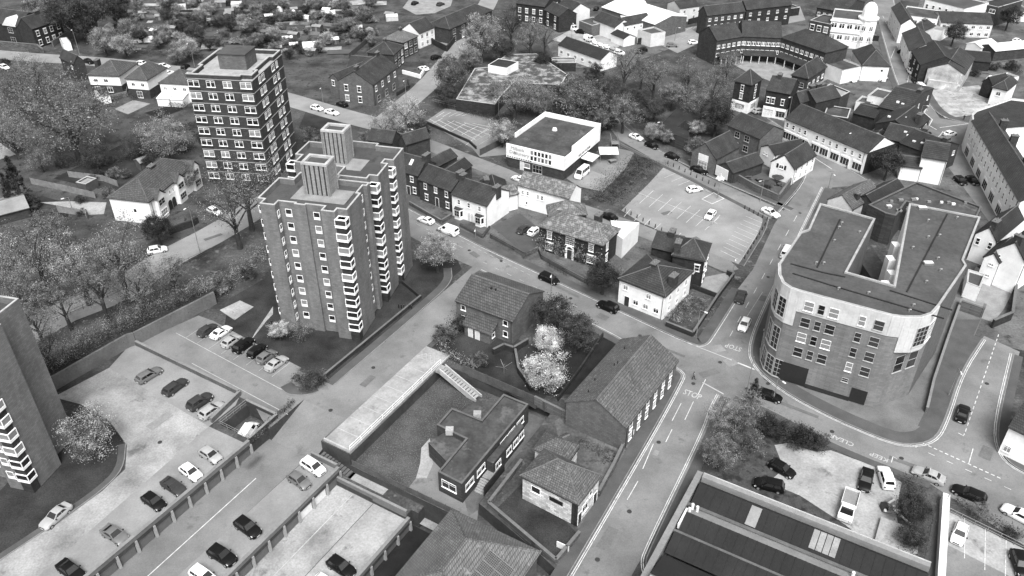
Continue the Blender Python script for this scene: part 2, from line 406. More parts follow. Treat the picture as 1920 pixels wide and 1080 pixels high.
    if not b['lod'] and roof != 'flat':
        ends = [((0, -oh), (L, -oh)), ((0, D+oh), (L, D+oh))] if axis == 'x' else [((-oh, 0), (-oh, D)), ((L+oh, 0), (L+oh, D))]
        for p, q in ends:
            m = MB(); m.tube((*p, h-.08), (*q, h-.08), .07, .07, 5); m.build('gutter', 'black', root)
        p = (L*.97, -.08) if axis == 'x' else (L+.08, D*.04); m = MB(); m.tube((*p, 0), (*p, h-.05), .05, .05, 5); m.build('downpipe', 'black', root)
    for a in W: wins(b, *a)
    for c in ch: chimney(b, *c)
    return b
M['ridge'] = rough_mat('ridge_tiles', .07, .14, .8, 5, .9, .3); M['grey_pot'] = plain('chimney_pot', .16, .8)
def flatpoly(name, label, cat, pts, h, wall='brick', rmat='felt', z=0, par=.4, cop='coping', copw=.3, group=None, sink=.35, world=False):
    """flat-roofed building from the photo outline of its roof edge (at height h)"""
    P = [(p[0], p[1]) for p in (pts if world else PX(pts, z+h))]; P = ccw(P); c = P[0]
    P = [(x-c[0], y-c[1]) for x, y in P]; root = thing(name, label, cat, (c[0], c[1], z), 0, group)
    w, r = MB(), MB(); n = len(P); I = offset(P, copw)
    for i in range(n):
        j = (i+1) % n
        w.poly([(*P[i], -.4), (*P[j], -.4), (*P[j], h), (*P[i], h)]); w.poly([(*I[j], h-sink-.1), (*I[i], h-sink-.1), (*I[i], h), (*I[j], h)])
        r.hexa([(*P[i], h), (*P[j], h), (*I[j], h), (*I[i], h), (*P[i], h+.1), (*P[j], h+.1), (*I[j], h+.1), (*I[i], h+.1)], 1)
    r.poly([(*p, h-sink) for p in offset(P, .1)])
    w.build('wall', wall, root); ro = r.build('roof', [rmat, cop], root)
    return dict(root=root, P=P, h=h, roof=ro, lod=Vector(c).length > 205, z=z)
def edge_wins(b, i, ts, w, h, st, zs, out=0):
    p, q = Vector(b['P'][i]), Vector(b['P'][(i+1) % len(b['P'])]); d = q-p; rz = math.atan2(d.y, d.x)
    for z in (zs if isinstance(zs, (list, tuple)) else [zs]):
        for t in ts:
            k = p+d*t; put_win(b['root'], (k.x, k.y, z), rz, w, h, st, b['lod'])
def wall_run(name, label, cat, pts, h, w=.3, mat='stonewall', z=0, cop=None, group=None, posts=0):
    """free-standing wall or fence along a line of world points"""
    o = pts[0].copy(); o.z = z; root = thing(name, label, cat, o, 0, group); m = MB(); q = [p-o for p in pts]
    for p in q: p.z = 0
    for a, b in zip(q, q[1:]): m.beam(a, b, w, -.3, h)
    m.build('panel' if posts else 'wall_body', mat, root)
    if cop:
        m = MB()
        for a, b in zip(q, q[1:]): m.beam(a, b, w+.1, h+.002, h+.1)
        m.build('coping', cop, root)
    if posts:
        me = MB(); me.box(-.06, -.06, 0, .06, .06, h+.12); me = me.mesh('fence_post', [mat])
        for a, b in zip(q, q[1:]):
            n = max(1, int((b-a).length/posts))
            for i in range(n): ob('post', me, root, a+(b-a)*(i/n)+Vector((0, 0, 0)))
    return root
# ------------------------------------------------------------------ trees
def tree_proto(seed, h, r, shape='round', clumps=90, per=55, leaf=.26, twigs=0, base=.28, spread=1.0):
    rd = random.Random(seed); t, c = MB(), MB(); cz = h*(.5+base/2); rz = h-cz
    top = Vector((rd.uniform(-.3, .3), rd.uniform(-.3, .3), h*.62)); tr = .03*h
    t.tube((0, 0, -.3), (0, 0, h*base*.6), tr*1.25, tr, 7); t.tube((0, 0, h*base*.6), top, tr, tr*.45, 7)
    ends = []
    for i in range(8):
        a = i*2.4+rd.uniform(-.4, .4); z0 = h*(base*.6+(.62-base*.6)*rd.uniform(.05, .9)); f = (z0-h*base*.6)/(h*(.62-base*.6))
        p = Vector((0, 0, h*base*.6)).lerp(top, max(0, f)); e = Vector((math.cos(a)*r*rd.uniform(.45, .75), math.sin(a)*r*rd.uniform(.45, .75), min(h*.93, z0+h*rd.uniform(.12, .34))))
        m = p.lerp(e, .5)+Vector((0, 0, h*.03)); t.tube(p, m, tr*.42, tr*.27, 5, 0, False); t.tube(m, e, tr*.27, tr*.1, 4, 0, False)
        for k in range(3+twigs):
            b = m.lerp(e, rd.uniform(.1, 1)); q = b+Vector((rd.gauss(0, 1), rd.gauss(0, 1), rd.uniform(-.1, 1.2))).normalized()*r*rd.uniform(.25, .5)
            t.tube(b, q, tr*.1, tr*.03, 3, 0, False); ends.append(q)
    cs = list(ends)
    while len(cs) < clumps:
        u = Vector((rd.gauss(0, 1), rd.gauss(0, 1), rd.gauss(0, 1))).normalized(); k = rd.uniform(.35, 1)**.45
        if shape == 'cone':
            zf = rd.random()**1.5; rr = (1-zf)*r*rd.uniform(.55, 1); a = rd.uniform(0, 6.28); p = Vector((math.cos(a)*rr, math.sin(a)*rr, h*(base+(1-base)*zf)))
        else:
            lob = .82+.18*math.sin(u.x*4+seed)*math.cos(u.y*5+seed*2)+.08*math.sin(u.z*9)
            p = Vector((u.x*r*k*lob, u.y*r*k*lob, cz+u.z*rz*k*lob*(.8 if u.z < 0 else 1)))
        cs.append(p)
    cr = r*(.2 if shape != 'cone' else .13)*spread
    for p in cs:
        kk = rd.uniform(.6, 1.25); ls = leaf*rd.uniform(.8, 1.2)
        for _ in range(int(per*rd.uniform(.5, 1.3))):
            q = p+Vector((rd.gauss(0, cr*kk*.6), rd.gauss(0, cr*kk*.6), rd.gauss(0, cr*kk*.42)))
            if q.z < .12: continue
            n = Vector((rd.gauss(0, 1), rd.gauss(0, 1), rd.gauss(.55, .9))).normalized(); a = n.orthogonal().normalized(); a.rotate(Matrix.Rotation(rd.uniform(0, 6.28), 3, n)); b = n.cross(a)
            l = ls*rd.uniform(.6, 1.25)
            c.poly([q-a*l*.5, q-b*l*.33, q+a*l*.55, q+b*l*.33])
    return t, c, h, r
TP = {}
def proto(kind):
    if kind not in TP:
        P = {'round': (3, 9, 4, 'round', 150, 110, .2, 0, .2), 'round2': (14, 10, 4.2, 'round', 150, 105, .2, 0, .2), 'full': (33, 11, 5.4, 'round', 170, 85, .19, 5, .06, .85), 'airy': (5, 11, 4.2, 'round', 120, 75, .17, 5, .2, 1.0), 'airy2': (8, 12, 4.4, 'round', 100, 75, .17, 6, .2, 1.0),
             'cone': (9, 9, 2.1, 'cone', 150, 80, .16, 0, .04), 'bush': (11, 3, 2.1, 'round', 70, 90, .14, 0, .0), 'bush2': (17, 2.6, 2.2, 'round', 55, 90, .14, 0, .0), 'small': (21, 5.2, 2.4, 'round', 110, 110, .14, 0, .12), 'bare': (25, 11, 4.6, 'round', 110, 34, .14, 9, .22, 1.3)}[kind]
        t, c, h, r = tree_proto(*P); TP[kind] = [t, c, h, r, {}]
    return TP[kind]
def tree(px, py, rpx, kind='round', mat='leaf', label='', name='tree', hk=None, group=None, z=0, world=None, r=None, cat=None):
    """px, py = middle of the crown in the photo, rpx its half width"""
    t, c, h0, r0, cache = proto(kind)
    hk = hk or h0/r0
    if world: r_, loc = r, Vector(world)
    else:
        zc = z+.6*hk*rpx*mpp(px, py, z+4); r_ = rpx*mpp(px, py, zc); zc = z+.6*hk*r_; loc = G(px, py, zc); loc.z = z
    rt = thing(name, label, cat or ('shrub' if 'bush' in kind else 'tree'), loc, random.uniform(0, 6.28), group)
    s = r_/r0*1.06; rt.scale = (s, s*random.uniform(.92, 1.05), hk*r_/h0)
    if mat not in cache: cache[mat] = c.mesh(kind+'_crown', [mat])
    if 't' not in cache: cache['t'] = t.mesh(kind+'_trunk', ['bark'], True)
    ob('trunk' if 'bush' not in kind else 'stem', cache['t'], rt); ob('crown' if 'bush' not in kind else 'foliage', cache[mat], rt); return rt
def leaf_run(name, label, pts, h, w, mat, cat='hedge', z=0, dens=60, leaf=.14, group=None, kind=None):
    """clipped or ragged leafy mass along a line"""
    rd = random.Random(hash(label) % 999 if label else 5); m = MB(); o = pts[0].copy(); o.z = z
    for a, b in zip(pts, pts[1:]):
        d = b-a; d.z = 0; L = d.length; n = Vector((-d.y, d.x, 0)).normalized()
        for _ in range(int(L*dens*max(.6, w))):
            q = a+d*rd.random()+n*rd.gauss(0, w*.38)-o; q.z = h*(rd.random()**.6)*rd.uniform(.75, 1.1)
            u = Vector((rd.gauss(0, 1), rd.gauss(0, 1), rd.gauss(.5, .9))).normalized(); e = u.orthogonal().normalized(); e.rotate(Matrix.Rotation(rd.uniform(0, 6.28), 3, u)); f = u.cross(e); l = leaf*rd.uniform(.7, 1.5)
            m.poly([q-e*l*.6, q-f*l*.4, q+e*l*.6, q+f*l*.4])
    x = m.build(name, mat, None, o); tag(x, label, cat, group, kind); return x
# ------------------------------------------------------------------ vehicles
CT = {  # L, W, H, belt, windscreen foot, roof front, roof rear, rear-window foot, bonnet drop, boot height
    'hatch': (4.05, 1.74, 1.48, .93, .85, .2, -1.35, -1.85, .16, .9), 'saloon': (4.6, 1.8, 1.44, .92, .8, .1, -1.0, -1.65, .18, .98),
    'estate': (4.6, 1.8, 1.48, .93, .85, .15, -1.75, -2.15, .18, .9), 'suv': (4.45, 1.86, 1.7, 1.06, .85, .25, -1.65, -2.05, .12, 1.0),
    'mpv': (4.4, 1.8, 1.66, 1.0, 1.15, .45, -1.7, -2.05, .2, .95), 'coupe': (4.3, 1.8, 1.36, .9, .75, .05, -.9, -1.75, .18, .95),
    'van': (5.0, 1.95, 2.0, 1.15, 1.55, .95, -2.3, -2.42, .22, 1.1), 'minibus': (5.3, 2.0, 2.3, 1.2, 1.9, 1.3, -2.45, -2.58, .2, 1.15)}
CM = {}
def car_meshes(k):
    if k in CM: return CM[k]
    L, W, H, bt, xf, rf, rr, xr, dr, bz = CT[k]; hl, hw = L/2, W/2
    m = MB()
    st = [(-hl, .8, .42, bz-.22), (-hl+.12, .93, .28, bz-.02), (-hl+.5, .99, .22, bz+.02), (xr+.35, 1, .2, bt), (0, 1, .2, bt), (xf-.2, 1, .2, bt), (xf+.25, .99, .2, bt-.02), (hl-.55, .97, .22, bt-dr*.55), (hl-.16, .88, .26, bt-dr-.1), (hl, .7, .36, bt-dr-.3)]
    rings = []
    for x, kw, b, s in st:
        y = hw*kw; half = [(y*.9, b), (y, b+(s-b)*.3), (y*1.0, b+(s-b)*.72), (y*.93, s-.02), (y*.72, s+.035), (0, s+.06)]
        rings.append([(x, -p, q) for p, q in half]+[(x, p, q) for p, q in half[-2::-1]])
    n = len(rings[0])
    for a, b in zip(rings, rings[1:]):
        for i in range(n-1): m.poly([a[i], b[i], b[i+1], a[i+1]])
        m.poly([a[n-1], b[n-1], b[0], a[0]])
    m.poly(rings[0][::-1] if False else rings[0]); m.poly(rings[-1][::-1])
    wb, wr = hw*.9, hw*.74; zb = bt+.01
    base = [(xr, -wb, bz+.02), (xf, -wb, zb), (xf, wb, zb), (xr, wb, bz+.02)]; top = [(rr, -wr, H-.06), (rf, -wr, H-.06), (rf, wr, H-.06), (rr, wr, H-.06)]
    for i in range(4):
        j = (i+1) % 4; m.poly([base[i], base[j], top[j], top[i]])
    cap_ = [(rr+.16, -wr*.82, H), (rf-.18, -wr*.82, H), (rf-.18, wr*.82, H), (rr+.16, wr*.82, H)]
    for i in range(4):
        j = (i+1) % 4; m.poly([top[i], top[j], cap_[j], cap_[i]])
    m.poly(cap_)
    me = bpy.data.meshes.new('car_body'); me.from_pydata(m.v, [], m.f); me.materials.append(M['paint_white'])
    bm = bmesh.new(); bm.from_mesh(me); bmesh.ops.remove_doubles(bm, verts=bm.verts, dist=.004); bmesh.ops.recalc_face_normals(bm, faces=bm.faces)
    for f in bm.faces: f.smooth = True
    for e in bm.edges:
        if len(e.link_faces) == 2 and e.calc_face_angle(0) > R(38): e.smooth = False
    bm.to_mesh(me); bm.free()
    def inset(q, a, b, c, d, out):
        q = [Vector(v) for v in q]; nn = (q[1]-q[0]).cross(q[3]-q[0]).normalized()*out
        f = lambda u, v: (q[0].lerp(q[1], u)).lerp(q[3].lerp(q[2], u), v)+nn
        return [f(a, c), f(b, c), f(b, d), f(a, d)]
    def quad(q, mat, nm):
        g = MB(); g.poly(q); return g.mesh(nm, [mat])
    fr = [base[1], base[2], top[2], top[1]]; re = [base[3], base[0], top[0], top[3]]; sr = [base[0], base[1], top[1], top[0]]; sl = [base[2], base[3], top[3], top[2]]
    P = [('windscreen', quad(inset(fr, .06, .94, .06, .95, .012), 'carglass', 'windscreen')), ('rear_window', quad(inset(re, .1, .9, .3, .92, .012), 'carglass', 'rear_window'))]
    if k == 'van': sp = [(.72, .93)]
    elif k == 'minibus': sp = [(.06, .27), (.29, .5), (.52, .71), (.74, .94)]
    elif k == 'coupe': sp = [(.2, .9)]
    else: sp = [(.12, .46), (.49, .9)]
    for a, b in sp:
        P.append(('side_window', quad(inset(sr, a, b, .12, .9, .012), 'carglass', 'side_window'))); P.append(('side_window', quad(inset(sl, 1-b, 1-a, .12, .9, .012), 'carglass', 'side_window')))
    for sgn in (-1, 1):
        h = MB(); h.hexa([(hl-.3, sgn*hw*.55, bt-dr-.3), (hl-.06, sgn*hw*.55, bt-dr-.3), (hl-.22, sgn*hw*.9, bt-dr-.3), (hl-.5, sgn*hw*.955, bt-dr-.28), (hl-.3, sgn*hw*.55, bt-dr-.07), (hl-.1, sgn*hw*.55, bt-dr-.12), (hl-.24, sgn*hw*.9, bt-dr-.1), (hl-.5, sgn*hw*.955, bt-dr-.06)]); P.append(('headlight', h.mesh('headlight', ['lamp_clear'])))
        h = MB(); h.box(-hl-.005, sgn*hw*.72-.12, bz-.3, -hl+.14, sgn*hw*.72+.12, bz-.03); P.append(('tail_light', h.mesh('tail_light', ['lamp_red'])))
        h = MB(); h.box(xf-.28, min(sgn*hw*.98, sgn*(hw+.17)), bt-.02, xf-.12, max(sgn*hw*.98, sgn*(hw+.17)), bt+.13); P.append(('wing_mirror', h.mesh('wing_mirror', ['black'])))
    g = MB(); g.box(hl-.01, -.26, .36, hl+.015, .26, .47); P.append(('number_plate', g.mesh('number_plate', ['panel'])))
    g = MB(); g.box(-hl-.015, -.26, .42, -hl+.01, .26, .53); P.append(('number_plate', g.mesh('number_plate', ['panel'])))
    if k in ('saloon', 'hatch', 'estate', 'suv', 'mpv', 'coupe'):
        g = MB(); g.box(hl-.06, -hw*.5, bt-dr-.32, hl+.006, hw*.5, bt-dr-.16); P.append(('grille', g.mesh('grille', ['black'])))
    rw = .36 if k in ('suv', 'van', 'minibus') else .32
    w, ri = MB(), MB(); w.tube((0, -.11, 0), (0, .11, 0), rw, rw, 16); ri.tube((0, -.118, 0), (0, .118, 0), rw*.62, rw*.62, 10)
    CM[k] = (me, P, w.mesh('wheel', ['rubber'], False), ri.mesh('rim', ['alloy']), rw); return CM[k]
def car(rear, front, kind, col, label, z=0, group=None, name=None, cat=None, roof=None):
    a, b = G(*rear, z+.75), G(*front, z+.75); c = (a+b)/2; d = b-a
    me, P, wm, rm, rw = car_meshes(kind); L, W = CT[kind][:2]
    n = name or {'van': 'panel_van', 'minibus': 'minibus'}.get(kind, 'parked_car')
    rt = thing(n, label, cat or ('van' if kind in('van', 'minibus') else 'car'), (c.x, c.y, z), math.atan2(d.y, d.x), group)
    o = ob('body', me, rt); o.material_slots[0].link = 'OBJECT'; o.material_slots[0].material = M['paint_'+col]
    far = c.length > 215
    for nm, q in P:
        if far and nm in ('number_plate', 'wing_mirror', 'grille'): continue
        ob(nm, q, rt)
    for sx in (-1, 1):
        for sy in (-1, 1):
            w = ob('wheel', wm, rt, (sx*L*.3+(.08 if sx > 0 else -.02), sy*(W/2-.1), rw))
            if not far: ob('rim', rm, w)
    return rt
# ------------------------------------------------------------------ posts, people
def lamp(bx, by, tx, ty, label, z=0, arm=1.0, name='street_lamp', cat='street lamp', group=None, h=None):
    p = G(bx, by, z)
    if h is None:
        h = min([k*.25 for k in range(6, 60)], key=lambda k: abs(proj(p.x, p.y, z+k)[1]-ty))
    rt = thing(name, label, cat, p, R(random.uniform(200, 330)), group); m = MB()
    m.tube((0, 0, -.2), (0, 0, 1.2), .1, .09, 8); m.tube((0, 0, 1.2), (0, 0, h), .075, .05, 7); m.build('post', 'steel', rt)
    if arm:
        m = MB(); m.tube((0, 0, h-.06), (arm, 0, h+.1), .045, .04, 6); m.build('arm', 'steel', rt)
        m = MB(); m.hexa([(arm-.1, -.1, h+.03), (arm+.55, -.14, h+.06), (arm+.55, .14, h+.06), (arm-.1, .1, h+.03), (arm-.1, -.07, h+.17), (arm+.5, -.09, h+.2), (arm+.5, .09, h+.2), (arm-.1, .07, h+.17)]); m.build('lantern', 'panel', rt)
    return rt
def proj(x, y, z):
    zc = y*CP-(z-CAMH)*SP; yd = -(y*SP)-(z-CAMH)*CP
    return 960+F*x/zc, 540+F*yd/zc
def person(px, py, head_px, label, top='cloth_pale', legs='cloth_dark', stride=.28, face=0, z=0):
    p = G(px, py, z); rt = thing('person', label, 'person', p, face); h = 1.72
    J = [(0, 0, .95), (0, 0, 1.2), (0, 0, 1.42), (0, .0, 1.52), (.02, 0, 1.63), (.0, -.19, 1.4), (.06, -.25, 1.14), (.16, -.24, .93), (.0, .19, 1.4), (-.06, .25, 1.14), (.04, .25, .92),
         (0, -.1, .9), (stride*.5, -.1, .5), (stride*.75, -.1, .09), (stride*1.0, -.1, .05), (0, .1, .9), (-stride*.25, .1, .5), (-stride*.85, .1, .1), (-stride*.55, .1, .05)]
    rr = [.16, .15, .16, .065, .1, .07, .05, .04, .07, .05, .04, .1, .075, .05, .045, .1, .075, .05, .045]
    E = [(0, 1), (1, 2), (2, 3), (3, 4), (2, 5), (5, 6), (6, 7), (2, 8), (8, 9), (9, 10), (0, 11), (11, 12), (12, 13), (13, 14), (0, 15), (15, 16), (16, 17), (17, 18)]
    me = bpy.data.meshes.new('person_body'); me.from_pydata(J, E, []); o = bpy.data.objects.new('tmp', me); COL.objects.link(o)
    sk = o.modifiers.new('s', 'SKIN'); o.modifiers.new('u', 'SUBSURF').levels = 1
    for i, v in enumerate(me.skin_vertices[0].data): v.radius = (rr[i], rr[i]); v.use_root = i == 0
    dg = bpy.context.evaluated_depsgraph_get(); body = bpy.data.meshes.new_from_object(o.evaluated_get(dg)); bpy.data.objects.remove(o)
    body.materials.clear()
    for mm in (top, legs, 'skin'): body.materials.append(M[mm])
    for f in body.polygons:
        f.use_smooth = True; zc = f.center.z; f.material_index = 1 if zc < .95 and abs(f.center.y) < .2 else 2 if zc > 1.5 or (zc < 1.0 and abs(f.center.y) > .2) else 0
    ob('body', body, rt)
    m = MB(); m.tube((-.03, 0, 1.6), (-.01, 0, 1.74), .115, .07, 10); m.build('hair', 'hair', rt, smooth=True)
    m = MB(); m.box(stride*.9, -.15, 0, stride*.9+.24, -.05, .09); m.box(-stride*.75, .05, 0, -stride*.75+.24, .15, .09); m.build('shoes', 'black', rt)
    return rt
def text_mesh(s, size, bold=0):
    cu = bpy.data.curves.new('txt', 'FONT'); cu.body = s; cu.size = size; cu.align_x = 'CENTER'; cu.align_y = 'CENTER'; cu.resolution_u = 2; cu.offset = bold
    o = bpy.data.objects.new('txt', cu); COL.objects.link(o); dg = bpy.context.evaluated_depsgraph_get()
    me = bpy.data.meshes.new_from_object(o.evaluated_get(dg)); bpy.data.objects.remove(o); return me
# ------------------------------------------------------------------ ground with its stepped levels
ZL1, ZL2, ZST, ZG, ZY = -2.4, -4.8, -3.6, -6.8, -2.4
def rmpz(s): return max(ZL1, min(0, ZL1*(s+3)/8))
ZONES = [([(-3, -1.5), (5, -1.5), (5, 7.2), (-3, 7.2)], 'ramp'),
         ([(5, -2.1), (60, -3), (60, 11.6), (4.4, 11.6), (4.4, 7.2), (5, 7.2)], ZL1),
         ([(2.9, 7.2), (4.4, 7.2), (4.4, 13.7), (4.4, 26.3), (2.9, 26.3), (2.9, 12.6)], ZST),
         ([(5.4, 11.6), (60, 11.6), (60, 25.1), (5.4, 25.1)], ZL2),
         ([(4.4, 11.6), (5.4, 11.6), (5.4, 25.1), (4.4, 25.1)], ZST),
         ([(4.4, 25.1), (60, 25.1), (60, 33), (4.4, 33), (2.9, 33), (2.9, 26.3), (4.4, 26.3)], ZG),
         ([(-21.8, 12.7), (2.9, 12.7), (2.9, 33), (60, 33), (60, 52), (6.2, 52), (4.2, 46), (1.0, 34.6), (-21.8, 34.6)], ZY),
         ([(2.6, -8.6), (8.2, -8.6), (8.2, -2.2), (2.6, -2.2)], ZL1)]
def inside(p, poly):
    c = False; n = len(poly)
    for i in range(n):
        a, b = poly[i], poly[i-1]
        if (a[1] > p[1]) != (b[1] > p[1]) and p[0] < (b[0]-a[0])*(p[1]-a[1])/(b[1]-a[1])+a[0]: c = not c
    return c
def make_ground():
    V, E = [], []
    def ring(pts):
        k = len(V); V.extend(Vector(p) for p in pts); n = len(pts); E.extend((k+i, k+(i+1) % n) for i in range(n))
    ring([(-1600, -1600), (1600, -1600), (1600, 1600), (-1600, 1600)])
    for z, _ in ZONES: ring(z)
    vs, _, fs, *_ = delaunay_2d_cdt(V, E, [], 0, 1e-4)
    def zone(p):
        for i, (poly, z) in enumerate(ZONES):
            if inside(p, poly): return i
        return -1
    def zat(i, p): return 0 if i < 0 else (rmpz(p[0]) if ZONES[i][1] == 'ramp' else ZONES[i][1])
    g, e, ed = MB(), MB(), {}
    for f in fs:
        P = [(vs[i].x, vs[i].y) for i in f]; c = (sum(p[0] for p in P)/len(P), sum(p[1] for p in P)/len(P)); zi = zone(c)
        g.poly([S(p[0], p[1], zat(zi, p)) for p in P] if True else 0)
        for a, b in zip(f, list(f[1:])+[f[0]]): ed.setdefault((min(a, b), max(a, b)), []).append(zi)
    for (a, b), zz in ed.items():
        if len(zz) == 2 and zz[0] != zz[1]:
            p, q = vs[a], vs[b]; h = [(zat(zz[0], p), zat(zz[1], p)), (zat(zz[0], q), zat(zz[1], q))]
            if max(abs(h[0][0]-h[0][1]), abs(h[1][0]-h[1][1])) < .02: continue
            e.poly([S(p.x, p.y, h[0][0]), S(q.x, q.y, h[1][0]), S(q.x, q.y, h[1][1]), S(p.x, p.y, h[0][1])])
    me = g.mesh('ground', ['rough_ground']); bm = bmesh.new(); bm.from_mesh(me); bmesh.ops.recalc_face_normals(bm, faces=bm.faces)
    for f in bm.faces:
        if f.normal.z < 0: f.normal_flip()
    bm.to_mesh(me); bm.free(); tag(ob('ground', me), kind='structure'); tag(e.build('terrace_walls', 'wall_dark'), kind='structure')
make_ground()
_lz = [0.012]
def lay(name, px, mat, z=0, dz=None, pts=None):
    """flat sheet on the ground; each new one lies a few millimetres above the last"""
    if dz is None: _lz[0] += .0015; dz = _lz[0]
    return sheet(name, pts or PX(px, z), z+dz, mat)
def laysw(name, sw, mat, z=0, dz=None): return lay(name, None, mat, z, dz, [S(a, b) for a, b in sw])
# greens
lay('lawn', [(430, 560), (500, 520), (760, 490), (850, 470), (866, 505), (770, 590), (600, 728), (560, 690), (420, 615)], 'grass')
lay('lawn', [(-120, 1040), (60, 860), (150, 760), (205, 790), (236, 835), (232, 880), (190, 920), (95, 985), (0, 1050)], 'grass')
laysw('lawn', [(-21.7, 12.8), (2.8, 12.8), (2.8, 23), (-21.7, 34)], 'grass_daisy', ZY, .012)
laysw('lawn', [(-24.6, 14), (-22, 14), (-22, 33), (-24, 33)], 'grass_daisy')
laysw('lawn', [(-36, 8.5), (-24, 8.5), (-23, 17), (-20, 32), (-33, 32)], 'grass')
laysw('lawn', [(4.5, 25.3), (40, 25.3), (40, 33), (4.5, 33)], 'grass_dark', ZG, .01)
lay('lawn', [(925, 960), (985, 900), (1082, 1000), (1075, 1020), (1040, 1058), (1000, 1030)], 'grass')
lay('lawn', [(560, 240), (575, 205), (632, 222), (636, 240), (600, 260)], 'grass')
lay('lawn', [(1105, 375), (1185, 285), (1245, 312), (1160, 395)], 'rough_ground')
lay('lawn', [(1110, 640), (1140, 625), (1190, 668), (1130, 740), (1040, 740), (1000, 700)], 'grass_dark')
lay('gardens', [(-200, 160), (0, 130), (160, 130), (380, 165), (520, 220), (560, 300), (420, 420), (300, 480), (60, 590), (-250, 700)], 'garden')
lay('gardens', [(150, -20), (930, -20), (860, 60), (720, 200), (640, 205), (470, 150), (150, 100)], 'garden')
lay('lawn', [(100, 335), (220, 362), (330, 262), (230, 270)], 'grass')
lay('lawn', [(55, 372), (80, 368), (140, 385), (60, 395)], 'grass'); lay('lawn', [(75, 398), (130, 395), (128, 408), (80, 405)], 'grass_dark')
lay('lawn', [(270, 212), (330, 195), (345, 205), (300, 222)], 'grass_dark')
# town yards and gardens that lie between the buildings
lay('yard_ground', [(1330, 300), (1480, 200), (1440, 130), (1380, 110), (1300, 60), (1400, 40), (1640, 20), (1700, 150), (1860, 330), (1930, 420), (1930, 660), (1840, 640), (1640, 420), (1560, 345), (1510, 290), (1440, 240)], 'yard')
lay('yard_ground', [(1735, -30), (2100, -30), (2100, 330), (1930, 300), (1830, 230), (1760, 215), (1700, 80)], 'yard')
lay('yard_ground', [(700, 330), (770, 270), (960, 320), (1230, 455), (1360, 515), (1300, 640), (1130, 560), (900, 455), (760, 385)], 'yard')
lay('yard_ground', [(1000, 30), (1240, 30), (1260, 90), (1180, 120), (1050, 130)], 'yard')
lay('yard_ground', [(1040, 790), (1170, 700), (1270, 700), (1130, 950), (1085, 1000)], 'yard')
# tarmac
T = 'asphalt'
lay('main_road', [(560, 285), (700, 357), (762, 389), (900, 462), (1000, 508), (1167, 586), (1300, 650), (1345, 672), (1335, 735), (1270, 695), (1205, 662), (1150, 629), (1015, 562), (900, 507), (862, 490), (785, 452), (690, 400), (560, 325)], T)
laysw('tower_road', [(-54, .4), (-3, .4), (-3, 7.5), (-38, 7.5), (-52, 9)], T)
lay('car_park', [(252, 646), (372, 592), (400, 602), (565, 690), (530, 727), (600, 735), (590, 742), (497, 768), (450, 745)], T)
laysw('junction', [(-4, -12), (-3, .5), (-3, 7.2), (2.8, 7.4), (-3, 7.45), (-8, .5)], T)
laysw('junction', [(-8, -8), (-2.9, -3), (-2.9, 7.4), (-8, 7.4)], T)
laysw('ramp_apron', [(-3, -9), (1.4, -9), (4, -4), (5, -1.5), (-3, -1.5)], T)
m = MB(); m.poly([S(-3, -1.5, .03), S(5, -1.5, ZL1+.03), S(5, 7.2, ZL1+.03), S(-3, 7.2, .03)][::-1]); tag(m.build('ramp', T), kind='structure')
laysw('garage_lane', [(5, -2), (59, -2.8), (59, 5.9), (5, 5.9)], T, ZL1, .02)
laysw('garage_deck', [(4.5, 6), (59, 5.7), (59, 11.5), (4.5, 11.5)], 'asphalt_pale', ZL1, .024)
laysw('garage_court', [(5.5, 11.7), (59, 11.7), (59, 18.8), (5.5, 18.8)], 'concrete', ZL2, .02)
laysw('garage_deck', [(5.5, 18.9), (59, 18.9), (59, 25), (5.5, 25)], 'concrete_white', ZL2, .024)
laysw('yard_path', [(-4.5, 22.5), (2.6, 23), (2.6, 33), (4, 36), (1, 34.4), (-4, 32)], 'asphalt', ZY, .016)
laysw('yard_path', [(-21, 30), (0, 31.5), (2, 33.5), (0, 34.2), (-21, 34)], 'concrete_dark', ZY, .02)
lay('yard_path', [(788, 868), (790, 840), (806, 822), (812, 870), (800, 897), (780, 897)], 'concrete_white', ZY, .028)
lay('concrete_drive', [(100, 745), (205, 690), (227, 703), (392, 800), (458, 838), (140, 1105), (-300, 1380), (-300, 1300), (0, 1052), (98, 987), (192, 921), (235, 880), (238, 835), (206, 790), (150, 758)], 'concrete')
lay('parking_deck', [(205, 690), (247, 643), (450, 742), (442, 760), (392, 800), (227, 703)], 'asphalt_pale')
laysw('parking_deck', [(9.4, -10), (9.2, -1.9), (59, -2.9), (59, -6.2)], 'asphalt_pale')
lay('street', [(1010, 1180), (1067, 1080), (1225, 810), (1278, 712), (1300, 690), (1345, 690), (1350, 765), (1322, 815), (1210, 1037), (1195, 1060), (1130, 1180)], T)
lay('side_road', [(1300, 650), (1412, 505), (1452, 420), (1505, 345), (1512, 312), (1490, 290), (1430, 238), (1450, 225), (1560, 300), (1640, 345), (1560, 352), (1490, 470), (1440, 575), (1408, 650), (1418, 700), (1345, 740), (1290, 700)], T)
lay('junction', [(1290, 640), (1420, 640), (1425, 705), (1360, 770), (1260, 700)], T)
lay('side_road', [(1335, 690), (1412, 672), (1432, 712), (1480, 742), (1560, 785), (1650, 822), (1715, 835), (1755, 815), (1800, 700), (1845, 630), (1912, 660), (1872, 800), (1880, 862), (1950, 905), (1960, 1050), (1740, 905), (1560, 835), (1440, 770), (1350, 765)], T)
lay('side_road', [(1120, 210), (1150, 215), (1200, 262), (1295, 318), (1475, 398), (1440, 412), (1302, 336), (1235, 305), (1160, 262)], T)
lay('car_park', [(1165, 395), (1216, 345), (1246, 312), (1300, 337), (1442, 413), (1392, 499), (1330, 474), (1262, 444), (1200, 417)], 'asphalt_pale')
